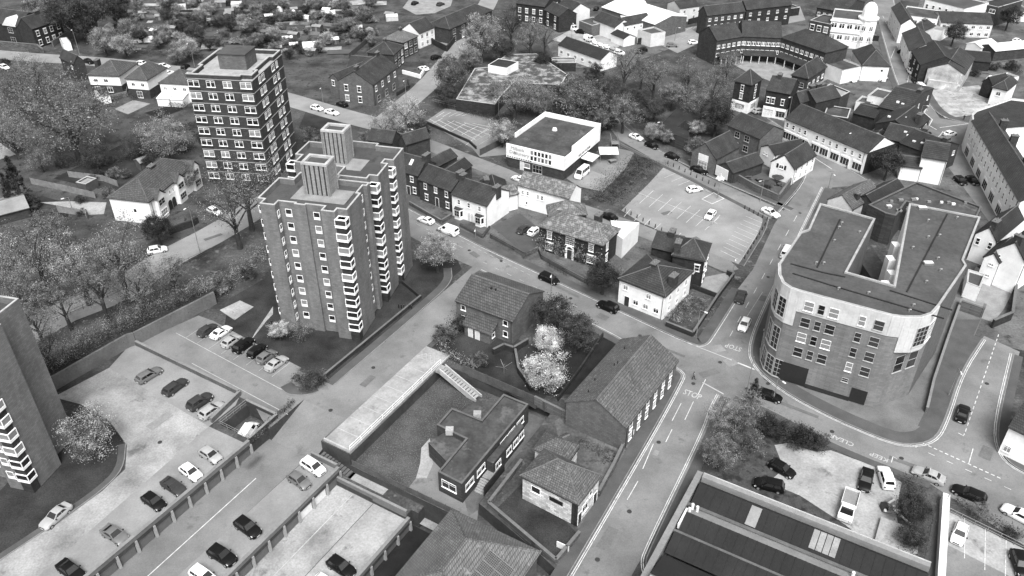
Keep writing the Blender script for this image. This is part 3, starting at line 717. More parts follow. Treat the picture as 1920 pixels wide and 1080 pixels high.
lay('car_park', [(798, 228), (835, 203), (918, 222), (950, 245), (955, 290), (900, 295), (885, 278)], T)
lay('back_lane', [(705, 235), (760, 252), (813, 264), (955, 318), (1090, 382), (1200, 420), (1370, 490), (1385, 505), (1362, 512), (1230, 455), (1085, 402), (940, 336), (800, 282), (700, 248)], T)
lay('nursery_yard', [(1062, 335), (1140, 275), (1190, 285), (1170, 320), (1130, 360), (1085, 350)], 'asphalt'); lay('nursery_yard', [(1080, 326), (1110, 320), (1145, 335), (1138, 345), (1125, 358), (1085, 345)], 'asphalt_pale')
lay('villa_yard', [(922, 425), (975, 400), (1012, 430), (1008, 468), (985, 478)], 'asphalt_dark')
m = MB(); pl = smooth_line(PX([(-120, 92), (60, 108), (150, 113), (262, 123), (380, 140), (470, 166), (560, 192), (640, 216), (735, 240)]), 1)
for q in strip(pl, -4, 4): m.poly([(p.x, p.y, .05) for p in q][::-1])
tag(m.build('hill_road', 'asphalt_pale'), kind='structure')
m = MB()
for q in strip(smooth_line(PX([(712, 236), (760, 195), (802, 160), (845, 110), (905, 25), (930, -25)]), 1), -3.6, 3.6): m.poly([(p.x, p.y, .056) for p in q][::-1])
tag(m.build('hill_road', 'asphalt_pale'), kind='structure')
m = MB()
for q in strip(smooth_line(PX([(-60, 705), (85, 600), (230, 545), (300, 492), (420, 430), (505, 375), (600, 330)]), 1), -4, 4): m.poly([(p.x, p.y, .06) for p in q][::-1])
tag(m.build('upper_road', 'asphalt_pale'), kind='structure')
lay('high_street', [(1622, -60), (1668, -60), (1690, 68), (1724, 165), (1762, 222), (1822, 232), (1838, 300), (1925, 430), (1880, 450), (1775, 310), (1728, 240), (1682, 165), (1652, 60)], T)
lay('car_park', [(1225, 78), (1290, 52), (1500, 12), (1510, 38), (1440, 52), (1330, 72), (1270, 100)], 'asphalt_pale')
lay('works_yard', [(1035, 75), (1100, 40), (1200, 60), (1150, 95), (1090, 90)], 'concrete_white')
lay('gravel_lot', [(1742, 170), (1835, 160), (1862, 182), (1842, 214), (1772, 222), (1752, 200)], 'gravel')
lay('yard', [(1830, 500), (1900, 545), (1882, 580), (1862, 605), (1795, 582), (1820, 520)], 'paving_pale')
lay('waste_ground', [(1330, 800), (1440, 770), (1560, 835), (1740, 905), (1735, 960), (1690, 1045), (1500, 960), (1315, 890)], 'soil')
lay('concrete_pad', [(1452, 835), (1475, 832), (1530, 848), (1558, 845), (1620, 868), (1650, 880), (1690, 905), (1680, 960), (1690, 1040), (1640, 1030), (1585, 985), (1500, 930), (1440, 905), (1470, 880)], 'concrete_white')
lay('car_park', [(1758, 1110), (1768, 955), (1790, 965), (1960, 1050), (1960, 1110)], 'concrete_white'); lay('car_park', [(1760, 1110), (1772, 1020), (1920, 1095), (1940, 1110)], 'asphalt')
lay('alley', [(1720, 1110), (1752, 960), (1766, 950), (1757, 1110)], 'asphalt_dark')
lay('hotel_court', [(1345, 105), (1470, 115), (1560, 145), (1500, 175), (1400, 135)], 'paving_pale')
lay('front_path', [(500, 602), (512, 590), (512, 575), (480, 622), (470, 640)], 'concrete_white'); lay('clothes_pad', [(412, 582), (450, 564), (476, 576), (440, 601)], 'concrete_white')
lay('drive', [(75, 380), (130, 378), (200, 380), (195, 402), (160, 404), (140, 392)], 'concrete_white'); lay('drive', [(215, 205), (250, 188), (282, 195), (240, 215)], 'paving_pale')
lay('footpath', [(0, 268), (30, 290), (0, 300)], 'concrete_white')
lay('parking_apron', [(755, 15), (770, -5), (850, -5), (845, 12), (815, 25), (780, 28)], 'paving_pale')
# ------------------------------------------------------------------ pavements, kerbs and paint
ML, MD = MB(), MB()
def dash(a, b, n, fill, w, mb=None):
    d = b-a
    for i in range(n): (mb or ML).poly([(p.x, p.y, .118) for p in strip([a+d*((i)/n), a+d*((i+fill)/n)], -w/2, w/2)[0]][::-1])
def line(px, w=.12, mb=None, pts=None, z=.118, zz=0):
    for q in strip(pts or PX(px, zz), -w/2, w/2): (mb or ML).poly([(p.x, p.y, z+zz) for p in q][::-1])
def pave(px, w, mat='paving', lines=2, sm=2, z=.13, pts=None):
    """pavement on the left of the line; kerb on the line, parking lines on the road side"""
    P = smooth_line(pts or PX(px), sm); m, k = MB(), MB()
    for q in strip(P, .16, w): m.hexa([(p.x, p.y, -.1) for p in q]+[(p.x, p.y, z) for p in q])
    for q in strip(P, 0, .155): k.hexa([(p.x, p.y, -.1) for p in q]+[(p.x, p.y, z+.006) for p in q])
    tag(m.build('pavement', mat), kind='structure'); tag(k.build('kerb', 'kerb'), kind='structure')
    for i in range(lines):
        for q in strip(P, -.34-i*.26, -.23-i*.26): ML.poly([(p.x, p.y, .118) for p in q][::-1])
# roads lie under .165 m of build-up; the sheets above are thin, so paint sits just over them
ZP = _lz[0]+.006
pave([(700, 358), (762, 389), (900, 462), (1000, 508), (1150, 578), (1295, 646), (1322, 650), (1338, 628), (1390, 545)], 2.0, lines=1)
pave([(1205, 662), (1150, 629), (1015, 562), (900, 507)], 1.6, lines=1)
pave(None, 1.7, lines=0, pts=[S(-8, .4), S(-36, .4), S(-44, 0), S(-48, -3)])
pave([(524, 728), (540, 742), (575, 742), (598, 735)], 2.2, lines=0, sm=3)
pave([(1040, 1122), (1067, 1078), (1225, 808), (1277, 712), (1279, 702), (1262, 690), (1240, 680), (1200, 662)], 2.0, lines=2)
pave([(1350, 742), (1335, 770), (1322, 812), (1214, 1035), (1208, 1062), (1222, 1100)], 1.8, lines=2)
pave([(1900, 665), (1868, 800), (1875, 850), (1905, 880), (1960, 900)], 1.5, lines=2)
pave([(1745, 905), (1560, 832), (1450, 770), (1380, 742)], 1.4, lines=0)
pave([(1545, 352), (1490, 465), (1437, 575), (1408, 645), (1412, 685), (1470, 735), (1560, 783), (1650, 822), (1700, 836), (1750, 828), (1772, 790), (1800, 700), (1842, 636)], 2.6, 'paving', lines=2)
pave([(1150, 262), (1235, 305), (1302, 337), (1425, 400), (1448, 414), (1395, 500)][::-1], 1.2, lines=0)
pave([(1482, 395), (1300, 318), (1202, 262), (1150, 215)][::-1], 1.3, lines=1)
pave([(1458, 398), (1505, 344), (1513, 312), (1490, 288)], 1.5, lines=1)
pave([(1440, 222), (1560, 298), (1640, 345)], 2.2, lines=1)
pave([(1668, -40), (1690, 68), (1724, 165), (1758, 218), (1820, 232)], 2.4, lines=1)
pave([(1652, 60), (1682, 165), (1728, 240), (1775, 310)][::-1], 1.8, lines=1); pave([(1822, 232), (1835, 300), (1922, 430)], 3.4, 'paving_pale', lines=1)
pave([(237, 832), (233, 880), (192, 921), (98, 987), (0, 1052)][::-1], 1.1, lines=0, sm=2)
sheet('pavement', PX([(1428, 640), (1440, 690), (1480, 733), (1560, 778), (1650, 815), (1740, 822), (1765, 780), (1800, 690), (1840, 600), (1800, 560), (1600, 500), (1480, 560)]), .119, 'paving_mid')
sheet('pavement', PX([(1735, 770), (1750, 720), (1790, 600), (1838, 600), (1800, 690), (1768, 770), (1745, 800), (1720, 800)]), .1225, 'paving')
rp = random.Random(9)
for x, y, l, w_, a, mt in [(930, 480, 4, .9, -.9, 0), (1060, 545, 7, .7, -.75, 0), (1130, 595, 2.2, 1.5, -.7, 1), (890, 478, 2.5, 1.2, -.9, 1), (1345, 655, 2.5, 2.0, .3, 2), (1260, 660, 5, .6, -.6, 1), (1330, 700, 3.5, 1.5, .4, 1), (1370, 680, 2.0, 2.0, .4, 2), (690, 715, 3, 1.2, 1.05, 1), (470, 860, 3, 1, 1.05, 0), (1140, 1010, 4, 1.6, 1.05, 1), (1230, 850, 1.2, .8, 1.05, 2), (1500, 770, 6, .7, -.6, 1), (1700, 870, 5, .8, -.55, 0), (1850, 850, 3, 1.6, .9, 1), (1480, 500, 6, .6, 1.1, 1), (1430, 560, 2, 1.2, 1.1, 0), (1520, 380, 5, .6, 1.1, 1), (850, 430, 6, .6, -.9, 1), (300, 790, 4, 1.6, 1.0, 2), (130, 960, 7, 1.2, 1.0, 1), (1300, 450, 3, 1.5, .5, 1), (1250, 400, 2.5, 1.2, .5, 1), (1010, 350, 6, .6, -.7, 1), (400, 445, 4, 1, .7, 0), (1700, 190, 5, .8, 1.2, 1)]:
    p = G(x, y); ca, sa = math.cos(a), math.sin(a); zz = .108+rp.random()*.004 if not (y > 960 and x < 400) else ZL1+.05
    if zz < 0: p = G(x, y, ZL1)
    sheet('road_patch', [(p.x+u*ca-v*sa, p.y+u*sa+v*ca) for u, v in ((-l/2, -w_/2), (l/2, -w_/2*.9), (l/2*.95, w_/2), (-l/2, w_/2*1.05))], zz, ('asphalt_worn', 'asphalt_worn', 'asphalt_scar')[mt])
for x, y in [(1235, 830), (1180, 960), (1120, 1050), (1300, 720), (1350, 680), (940, 490), (1070, 560), (1200, 630), (700, 690), (620, 770), (720, 640), (1440, 720), (1560, 810), (1690, 860), (1850, 720), (1440, 520), (1500, 400), (880, 470), (820, 432), (1220, 300), (1480, 270), (1700, 150), (300, 830), (200, 900)]:
    p = G(x, y); b_ = MB(); b_.tube((p.x, p.y, .09), (p.x, p.y, .1215), .34, .34, 10); tag(b_.build('drain_cover', 'steel_dark'), kind='structure')
# centre lines, give-way and stop lines, bays
for a, b in (((1225, 833), (1205, 880)), ((1196, 903), (1176, 938)), ((1277, 757), (1260, 790)), ((1323, 712), (1308, 742)), ((1300, 754), (1284, 788)), ((1260, 806), (1248, 830))): line([a, b], .12)
for i in range(9): line([(1368+i*15.0, 632-i*27.0), (1374+i*15.0, 621-i*27.0)], .1)
line([(1400, 595), (1430, 548)], .1, MD); line([(1383, 681), (1415, 694)], .3); line([(1317, 718), (1357, 740)], .25, MD); line([(1300, 648), (1372, 676)], .2, MD)
dash(G(905, 492), G(1100, 585), 8, .35, .1, MD); dash(G(865, 452), G(1000, 520), 12, .5, .09, MD); dash(G(780, 420), G(880, 472), 5, .4, .1, MD)
dash(G(1610, 792), G(1920, 930), 9, .35, .12); dash(G(1730, 832), G(1880, 900), 14, .6, .2); line([(1824, 842), (1816, 870)], .14); dash(G(1872, 628), G(1808, 815), 20, .55, .14)
line([(1795, 812), (1806, 818), (1808, 814)], .13); line([(1674, 857), (1671, 868)], .13); line([(1674, 857), (1682, 862)], .13)
line([(330, 625), (535, 735)], .12, MD); line([(360, 682), (540, 778)], .12, MD)
for k in range(8): a = S(-4.4, -31+k*3.0); line(None, .09, MD, [a, S(-8.6, -31+k*3.0)])
line([(480, 897), (280, 1078), (240, 1115)], .13, None, None, .04, ZL1)
line(None, .14, MD, [S(5.8, 15.1), S(40, 15.2)], .04, ZL2)
def bay_row(a, b, n, L, px=True, mb=None, flip=1):
    a, b = (G(*a), G(*b)) if px else (a, b); d = b-a; k = Vector((-d.y, d.x, 0)).normalized()*L*flip
    for i in range(n+1): p = a+d*(i/n); line(None, .1, mb, [p, p+k])
line([(1197, 362), (1345, 420)], .1)
for i in range(8): x = 1225+i*17.5; y = 358+i*7.2; line([(x, y), (x-26, y+24)], .1)
for i in range(3): line([(1268+i*13, 325+i*7), (1246+i*13, 334+i*7)], .1)
for i in range(6): line([(1182+i*19, 393+i*9), (1170+i*19, 407+i*8)], .1)
for i in range(10): line([(1432-i*5.4, 420+i*7.4), (1398-i*5.2, 406+i*7.2)], .1)
line([(1434, 417), (1388, 491)], .1); line([(1350, 404), (1327, 428)], .1); line([(1333, 362), (1323, 357)], .1)
line([(1316, 374), (1335, 383), (1357, 373), (1338, 362), (1316, 374)], .22)
for i in range(6): line([(806+i*16, 224+i*1.6), (880+i*12, 268-i*5)], .14)
for i in range(5): line([(818+i*12, 220-i*0.5), (833+i*12, 211+i*0.5)], .14); line([(806+i*20, 235+i*6), (830+i*22, 222+i*5)], .14)
line([(873, 273), (915, 240)], .1); line([(898, 272), (935, 250)], .1, MD); line([(905, 281), (945, 258)], .1, MD); line([(890, 266), (922, 247)], .1, MD)
for i in range(16): line([(1262+i*12.5, 62-i*2.6), (1274+i*12.5, 56-i*2.6)], .14)
for i in range(14): line([(1265+i*13, 76-i*2.4), (1275+i*13, 71-i*2.4)], .14, MD)
for i in range(3): a = G(1808+i*39, 972+i*21); line(None, .1, None, [a, G(1808+i*38, 1048+i*22)])
dash(G(1655, 30), G(1700, 125), 8, .5, .14); dash(G(1705, 140), G(1742, 215), 6, .5, .14); line([(1670, 110), (1678, 92)], .15); line([(1700, 160), (1704, 142)], .15)
for a, b in (((1738, 198), (1733, 212)), ((1733, 212), (1748, 225)), ((1748, 225), (1742, 236)), ((1742, 236), (1756, 244))): line([a, b], .25)
line([(1762, 240), (1818, 232)], .25); line([(1752, 262), (1762, 255), (1768, 247)], .2); line([(1520, 292), (1560, 318)], .2); line([(1506, 290), (1515, 296)], .3)
for s in (-18.6, -14.6, -10.6, -6.9, -3.2, .3): pass
def word(txt, px, size, ang, stretch, name):
    me = text_mesh(txt, size, .02); p = G(*px); o = ob(name, me, None, (p.x, p.y, .122), ang); o.scale = (1, stretch, 1); me.materials.append(M['line_dim']); tag(o, kind='structure')
word('STOP', (1298, 741), 1.25, math.atan2(WD.y, WD.x), 1.5, 'stop_marking'); word('STOP', (1375, 652), 1.2, math.atan2(-WD.y, -WD.x), 1.5, 'stop_marking')
rk = math.atan2((G(1740, 900)-G(1560, 825)).y, (G(1740, 900)-G(1560, 825)).x)+math.pi
word('CLEAR', (1578, 826), 1.25, rk, 1.0, 'keep_clear_marking'); word('KEEP', (1648, 858), 1.25, rk, 1.0, 'keep_clear_marking')
for b, mt in ((ML, 'line'), (MD, 'line_dim')):
    tag(b.build('road_markings', mt), kind='structure')
# ------------------------------------------------------------------ light and camera
SUN_EL, SUN_AZ = R(56), R(172)      # azimuth clockwise from the view direction
w = bpy.data.worlds.new('World'); SC.world = w; w.use_nodes = True; n = w.node_tree.nodes; l = w.node_tree.links
sk = n.new('ShaderNodeTexSky'); sk.sky_type = 'NISHITA'; sk.sun_disc = False; sk.sun_elevation = SUN_EL; sk.sun_rotation = SUN_AZ; sk.dust_density = 3
bw = n.new('ShaderNodeRGBToBW'); l.new(sk.outputs[0], bw.inputs[0]); l.new(bw.outputs[0], n['Background'].inputs[0]); n['Background'].inputs[1].default_value = .125
sl = bpy.data.lights.new('sun', 'SUN'); sl.energy = 1.8; sl.angle = R(25); so = ob('sun', sl)
d = Vector((math.sin(SUN_AZ)*math.cos(SUN_EL), math.cos(SUN_AZ)*math.cos(SUN_EL), math.sin(SUN_EL))); so.rotation_euler = d.to_track_quat('Z', 'Y').to_euler()
cd = bpy.data.cameras.new('camera'); cam = ob('camera', cd, None, (0, 0, CAMH)); cam.rotation_euler = (R(90)-PITCH, 0, 0)
cd.sensor_width = 36; cd.lens = 36*F/1920; cd.clip_end = 4000; SC.camera = cam
SC.view_settings.view_transform = 'Standard'; SC.view_settings.look = 'None'; SC.view_settings.exposure = 1.35; SC.view_settings.gamma = 1
# ------------------------------------------------------------------ tower blocks
def tower(name_label, fl, front_deg, plan, h, floors, fh, z0, wcols, bays, stack=None, wall='brick_pale', extra=None):
    """plan: ccw outline in metres, x along the front, y into the block; wcols: (x, y, rz, w); bays: corner window stacks (x, y, w_front, w_side, facing +1 right / -1 left)"""
    rz = R(front_deg); root = thing('tower_block', name_label, 'tower block', (fl[0], fl[1], 0), rz)
    w, r = MB(), MB(); n = len(plan); I = offset(plan, .28)
    for i in range(n):
        j = (i+1) % n
        w.poly([(*plan[i], -.4), (*plan[j], -.4), (*plan[j], h), (*plan[i], h)]); w.poly([(*I[j], h-1.15), (*I[i], h-1.15), (*I[i], h), (*I[j], h)])
        r.hexa([(*plan[i], h), (*plan[j], h), (*I[j], h), (*I[i], h), (*plan[i], h+.09), (*plan[j], h+.09), (*I[j], h+.09), (*I[i], h+.09)], 1)
    r.poly([(*p, h-1.0) for p in offset(plan, .1)]); w.build('wall', wall, root); ro = r.build('roof', ['felt', 'coping'], root)
    b = dict(root=root, lod=False)
    for x, y, a, ww in wcols:
        for k in range(floors):
            put_win(root, (x, y, z0+k*fh), R(a), ww, 1.45, 'tower')
    for x, y, wf, ws, sg in bays:
        # recessed dark stack with projecting white corner windows
        x0, x1 = (x, x+wf) if sg > 0 else (x-wf, x)
        d = MB(); d.box(x0, y, -.3, x1, y+ws, h-1.6); d.build('bay_stack', 'brick_dark', root)
        c = MB(); c.box(x0-.06, y-.06, h-1.6, x1+.06, y+ws+.06, h-1.25, 0); c.box(x0+.2, y+.2, h-1.24, x1-.2, y+ws-.2, h-1.22, 1); c.build('bay_cap', ['coping', 'felt_black'], root)
        for k in range(floors):
            z = z0+k*fh; f, p = MB(), MB(); o = .16
            f.box(x0-o, y-o, z, x1+o, y+ws+o, z+.42)
            for (ax, ay, bx, by) in ((x0-o, y-o, x0-o+.1, y-o+.1), (x1+o-.1, y-o, x1+o, y-o+.1), ((x1+o-.1) if sg > 0 else (x0-o), y+ws+o-.1, (x1+o) if sg > 0 else (x0-o+.1), y+ws+o)): f.box(ax, ay, z+.42, bx, by, z+1.5)
            f.box(x0-o, y-o, z+1.42, x1+o, y+ws+o, z+1.52); f.box(x0-o-.05, y-o-.05, z+.42, x1+o+.05, y-o-.001, z+.5)
            p.box(x0-o+.05, y-o+.05, z+.5, x1+o-.05, y+ws+o-.05, z+1.415)
            wn = f.build('bay_window', 'frame', root); p.build('pane', 'curtain' if random.random() < .45 else 'glass', wn)
    if stack:
        sx, sy, sw, sd, sh = stack; s = MB(); s.prism([(sx, sy), (sx+sw, sy), (sx+sw, sy+sd), (sx, sy+sd)], h-1, h+sh, 0, 2)
        nr = 5
        for i in range(nr+1):
            for t in ((sx+sw*i/nr, sy-.12), (sx+sw*i/nr, sy+sd)): s.box(t[0]-.28, t[1], h-1, t[0]+.28, t[1]+.12, h+sh, 1)
            for t in ((sx-.12, sy+sd*i/nr), (sx+sw, sy+sd*i/nr)): s.box(t[0], t[1]-.28, h-1, t[0]+.12, t[1]+.28, h+sh, 1)
        st = s.build('vent_stack', ['brick_dark', 'stack_rib', 'felt'], ro)
        s = MB(); q = [(sx-.2, sy-.2), (sx+sw+.2, sy-.2), (sx+sw+.2, sy+sd+.2), (sx-.2, sy+sd+.2)]; I = offset(q, .5)
        for i in range(4):
            j = (i+1) % 4; s.hexa([(*q[i], h+sh), (*q[j], h+sh), (*I[j], h+sh), (*I[i], h+sh), (*q[i], h+sh+.4), (*q[j], h+sh+.4), (*I[j], h+sh+.4), (*I[i], h+sh+.4)])
        s.build('stack_rim', 'coping', st)
        s = MB(); s.box(sx-2.0, sy-2.2, h-.995, sx+sw+3.5, sy+sd-.5, h-.96); s.build('roof_slab', 'paving_pale', ro)
    return b
M['wall_pale2'] = rough_mat('pale_floor_band', .22, .34, .6, 4, .9, .3)
M['stack_rib'] = brick_mat('ribbed_stack_brick', .2, .26, .3, .7, .4)
PA = [(-1.2, 1.6), (0, 1.6), (0, 0), (2.7, 0), (2.7, 1.5), (5.6, 1.5), (5.6, 1.1), (7.6, 1.1), (7.6, 1.5), (10.8, 1.5), (10.8, 0), (13.2, 0), (13.2, 1.2), (14.9, 1.2), (14.9, 7.2), (14.2, 7.2), (14.2, 9.9), (14.9, 9.9), (14.9, 11.2), (9.0, 11.2), (9, 12.3), (1.5, 12.3), (1.5, 9.5), (-1.2, 9.5)]
tower('tall brick tower block with the nearer ribbed roof stack, beside the row of parked cars', (-41.5, 120.0), -13, PA, 25.8, 9, 2.62, 2.1,
      [(2.7, .75, 90, .75), (4.2, 1.5, 0, 1.15), (9.2, 1.5, 0, 1.15), (14.2, 8.6, 90, 1.1), (-.6, 1.6, 0, 1.3)], [(13.25, -.15, 1.7, 1.25, 1)], (5.2, 6.6, 4.2, 3.2, 4.6))
PCt = [(0, 0), (9.5, 0), (9.5, -3.4), (15.2, -3.4), (15.2, -2.0), (16.7, -2.0), (16.7, 3.2), (15.6, 3.2), (15.6, 4.6), (17.2, 4.6), (17.2, 10), (12, 10), (12, 11), (2, 11), (2, 9), (-1.3, 9), (-1.3, 3), (0, 3)]
tower('tall brick tower block with the farther ribbed stack and two columns of corner windows', (-39.2, 135.8), -13, PCt, 25.8, 9, 2.62, 2.1,
      [(12.2, -3.4, 0, 1.1), (3, 0, 0, 1.2)], [(15.25, -3.5, 1.6, 1.35, 1), (15.65, 3.1, 1.7, 1.35, 1), (-1.0, 1.4, 1.4, 1.5, -1)], (4.6, 3.2, 4.0, 3.0, 5.0))
PB = [q for q in PA if q not in ((14.9, 7.2), (14.2, 7.2), (14.2, 9.9), (14.9, 9.9), (14.9, 11.2))]
PB[PB.index((14.9, 1.2))+1:PB.index((14.9, 1.2))+1] = [(14.9, 5.6), (13.0, 5.6), (13.0, 11.2)]
tower('brick tower block cut off by the left edge, above the pale concrete drive', (-82.6, 84.6), -13, PB, 25.8, 9, 2.62, 2.1,
      [(2.7, .75, 90, .75), (4.2, 1.5, 0, 1.15), (9.2, 1.5, 0, 1.15), (12.0, 0, 0, 1.2)], [(13.25, -.15, 1.7, 1.25, 1)], (5.2, 6.6, 4.2, 3.2, 4.6))
# the block with white floor bands
def band_tower():
    fl = G(348, 139, 27.0); fr = G(459, 144, 27.0); d = (fr-fl); L = 15.2; rz = math.atan2(d.y, d.x); D = 18.5
    root = thing('tower_block', 'dark brick tower block with white floor bands and a plant room on its roof', 'tower block', (fl.x, fl.y, 0), rz); h = 27.0
    w = MB(); P = [(0, 0), (L, 0), (L, D), (0, D)]; w.box(0, 0, -.4, L, D, h-.9, 0, 'd'); w.build('wall', 'brick', root)
    r = MB(); O = [(0, 1), (2.6, 1), (2.6, 0), (L-3, 0), (L-3, .9), (L, .9), (L, 4.5), (L-.9, 4.5), (L-.9, D-6), (L, D-6), (L, D), (8, D), (8, D-1), (0, D-1)]
    O = [(0, 0), (L-2.6, 0), (L-2.6, .9), (L-.2, .9), (L-.2, 4.5), (L-1, 4.5), (L-1, D-5), (L-.1, D-5), (L-.1, D-.1), (6, D-.1), (6, D-1), (.1, D-1), (.1, 6), (.9, 6), (.9, 1), (0, 1)]
    O = [(.0, 0.0)]+O[1:]; I = offset(O, .35)
    for i in range(len(O)):
        j = (i+1) % len(O); r.hexa([(*O[i], h-.9), (*O[j], h-.9), (*I[j], h-.9), (*I[i], h-.9), (*O[i], h), (*O[j], h), (*I[j], h), (*I[i], h)], 0); r.hexa([(*O[i], h), (*O[j], h), (*I[j], h), (*I[i], h), (*O[i], h+.2), (*O[j], h+.2), (*I[j], h+.2), (*I[i], h+.2)], 1)
    r.box(.05, .05, h-.92, L-.05, D-.05, h-.86, 2); ro = r.build('roof', ['brick', 'coping', 'felt_dark'], root)
    m = MB(); m.box(5, 6.5, h-.86, 11.5, 12.5, h+2.6, 0, 'd'); m.box(4.8, 6.3, h+2.6, 11.7, 12.7, h+2.8, 1); m.build('plant_room', ['brick_mid', 'felt'], ro)
    fh = 2.84
    for k in range(9):
        z = h-2.75-k*fh; m = MB(); m.box(-.07, -.07, z+1.75, L+.07, D+.07, z+1.9); m.build('floor_band', 'wall_pale2', root)
        for x, ww in ((1.4, 2.6), (5.4, 2.0), (9.3, 2.0), (13.6, 2.6)): put_win(root, (x, 0, z), 0, ww, 1.5, 'twin', True)
        for y, ww in ((4.0, 1.1), (6.0, 1.5), (12.2, 1.7), (14.6, 1.1)): put_win(root, (L, y, z), R(90), ww, 1.5, 'twin', True)
        for a, c in ((0, 2.8), (12.2, L)): m = MB(); m.box(a, -.03, z-1.0, c, 0, z-.1); m.build('spandrel', 'brick_dark', root)
        for a, c in ((3.4, 4.7), (14, 15.2)): m = MB(); m.box(L, a, z-1.0, L+.03, c, z-.1); m.build('spandrel', 'brick_dark', root)
band_tower()
# ------------------------------------------------------------------ curved corner block
def round_block():
    h = 17.8; px = [(1473, 508), (1474, 530), (1481, 545), (1497, 556), (1515, 562), (1690, 609), (1714, 612), (1745, 612), (1766, 605), (1779, 590)]
    front = PX(px, h); dxy = Vector((-.6, 2.0, 0)); front = [p+dxy for p in front]
    A0 = front[0]; u = WD; v = -SD
    rest = [G(1812, 475, h), G(1821, 497-5, h), G(1839, 408, h), G(1768, 400, h), G(1755, 392, h), G(1705, 383, h), G(1640, 545, h)]
    back = [G(1812, 500, h), G(1828, 505, h)][:1]+[G(1806, 490, h), G(1838, 409, h), G(1704, 383, h), G(1675, 537, h), G(1588, 512, h), G(1641, 412, h), G(1537, 383, h), G(1515, 432, h), G(1500, 437, h)]
    P = [(p.x, p.y) for p in front+back]; P = ccw(P); o = P[0]; P = [(x-o[0], y-o[1]) for x, y in P]; n = len(P); nf = len(front)
    root = thing('corner_block', 'large brick corner block with rounded ends and pale cladding, flat roof around a courtyard', 'apartment block', (o[0], o[1], 0))
    w, c, r = MB(), MB(), MB(); hc = h-3.5; keep = [i for i in range(n) if i not in (7, 8)]
    for a, b in zip(keep, keep[1:]+keep[:1]):
        fr = a < nf-1; w.poly([(*P[a], -.4), (*P[b], -.4), (*P[b], hc if fr else h), (*P[a], hc if fr else h)], 0 if fr else 2 if a-nf in (2, 3, 4) else 1)
    c.poly([(*P[i], hc-2.9) for i in (6, 7, 8, 9)][::-1])
    I = offset(P, .35)
    for i in range(n):
        j = (i+1) % n; fr = i < nf-1
        z1 = hc if fr else h
        if fr:
            a, b = Vector((*P[i], 0)), Vector((*P[j], 0)); d = b-a; nn = Vector((d.y, -d.x, 0)).normalized()*.12; zb = hc-(2.9 if (i < 4 or i > 5) else 0)
            c.hexa([a+nn+Vector((0, 0, zb)), b+nn+Vector((0, 0, zb)), b+Vector((0, 0, zb)), a+Vector((0, 0, zb)), a+nn+Vector((0, 0, h+.25)), b+nn+Vector((0, 0, h+.25)), b+Vector((0, 0, h+.25)), a+Vector((0, 0, h+.25))])
            k = max(2, int(d.length/.75))
            for t in range(k): q = a+d*((t+.5)/k)+nn*1.0; c.box(q.x-.025, q.y-.025, zb, q.x+.025, q.y+.025, h+.2)
        r.hexa([(*P[i], h+.02), (*P[j], h+.02), (*I[j], h+.02), (*I[i], h+.02), (*P[i], h+.3), (*P[j], h+.3), (*I[j], h+.3), (*I[i], h+.3)], 1)
    r.poly([(*p, h) for p in P])
    w.build('wall', ['brick_buff', 'brick_mid', 'white'], root); c.build('cladding', 'clad', root); ro = r.build('roof', ['felt_grey', 'wall_pale2'], root)
    # raised seams, kerbs and upstands on the roof
    k = MB()
    def ln(a, b, wd=.25, z=.12):
        A, B = G(*a, h)-Vector((o[0], o[1], h)), G(*b, h)-Vector((o[0], o[1], h)); k.beam(A, B, wd, h, h+z)
    for a, b in (((1575, 412), (1532, 502)), ((1776, 402), (1700, 548)), ((1482, 495), (1545, 512)), ((1545, 512), (1585, 520)), ((1486, 513), (1560, 536)), ((1560, 536), (1770, 598)), ((1668, 545), (1785, 582)), ((1588, 512), (1675, 537))): ln(a, b)
    k.build('roof_seam', 'felt_black', ro)
    for q in ((1577, 420), (1572, 428), (1563, 453), (1610, 437), (1529, 495), (1543, 495), (1571, 543), (1627, 551), (1739, 415), (1739, 446), (1760, 443), (1710, 466), (1757, 486), (1762, 508), (1704, 584), (1711, 574), (1793, 410), (1735, 530)):
        p = G(*q, h)-Vector((o[0], o[1], h)); m = MB(); m.tube((p.x, p.y, h), (p.x, p.y, h+.4), .14, .14, 8); m.tube((p.x, p.y, h+.4), (p.x+.28, p.y-.1, h+.42), .13, .13, 8); m.build('roof_vent', 'steel', ro)
    for q in ((1729, 391), (1740, 495)):
        p = G(*q, h)-Vector((o[0], o[1], h)); m = MB(); m.box(p.x-.8, p.y-.45, h, p.x+.8, p.y+.45, h+.35, 0, 'd'); m.box(p.x-.7, p.y-.35, h+.35, p.x+.7, p.y+.35, h+.42, 1); m.build('rooflight', ['steel', 'panel'], ro)
    # facade windows along the straight run (edge 4 -> 5 of the outline)
    Pf = [(p.x-o[0], p.y-o[1]) for p in front]; b = dict(P=Pf, root=root, lod=False)
    def fw(i, ts, ww, hh, st, zs, out=0): 
        p, q = Vector(Pf[i]), Vector(Pf[i+1]); d = q-p; rz = math.atan2(d.y, d.x); nn = Vector((d.y, -d.x)).normalized()*out
        for z in zs:
            for t in ts: kx = p+d*t+nn; put_win(root, (kx.x, kx.y, z), rz, ww, hh, st, False)
    fw(4, [.13, .41, .9], 1.45, 1.75, 'thin', [h-2.9], .14); fw(4, [.27, .72], 1.0, 1.75, 'thin', [h-2.9], .14)
    for z in (h-6.1, h-9.05, h-12.0): fw(4, [.13, .41, .9], 1.45, 1.75, 'thin', [z]); fw(4, [.27, .72], 1.0, 1.75, 'thin', [z])
    fw(4, [.72], 1.0, .8, 'thin', [h-14.2])
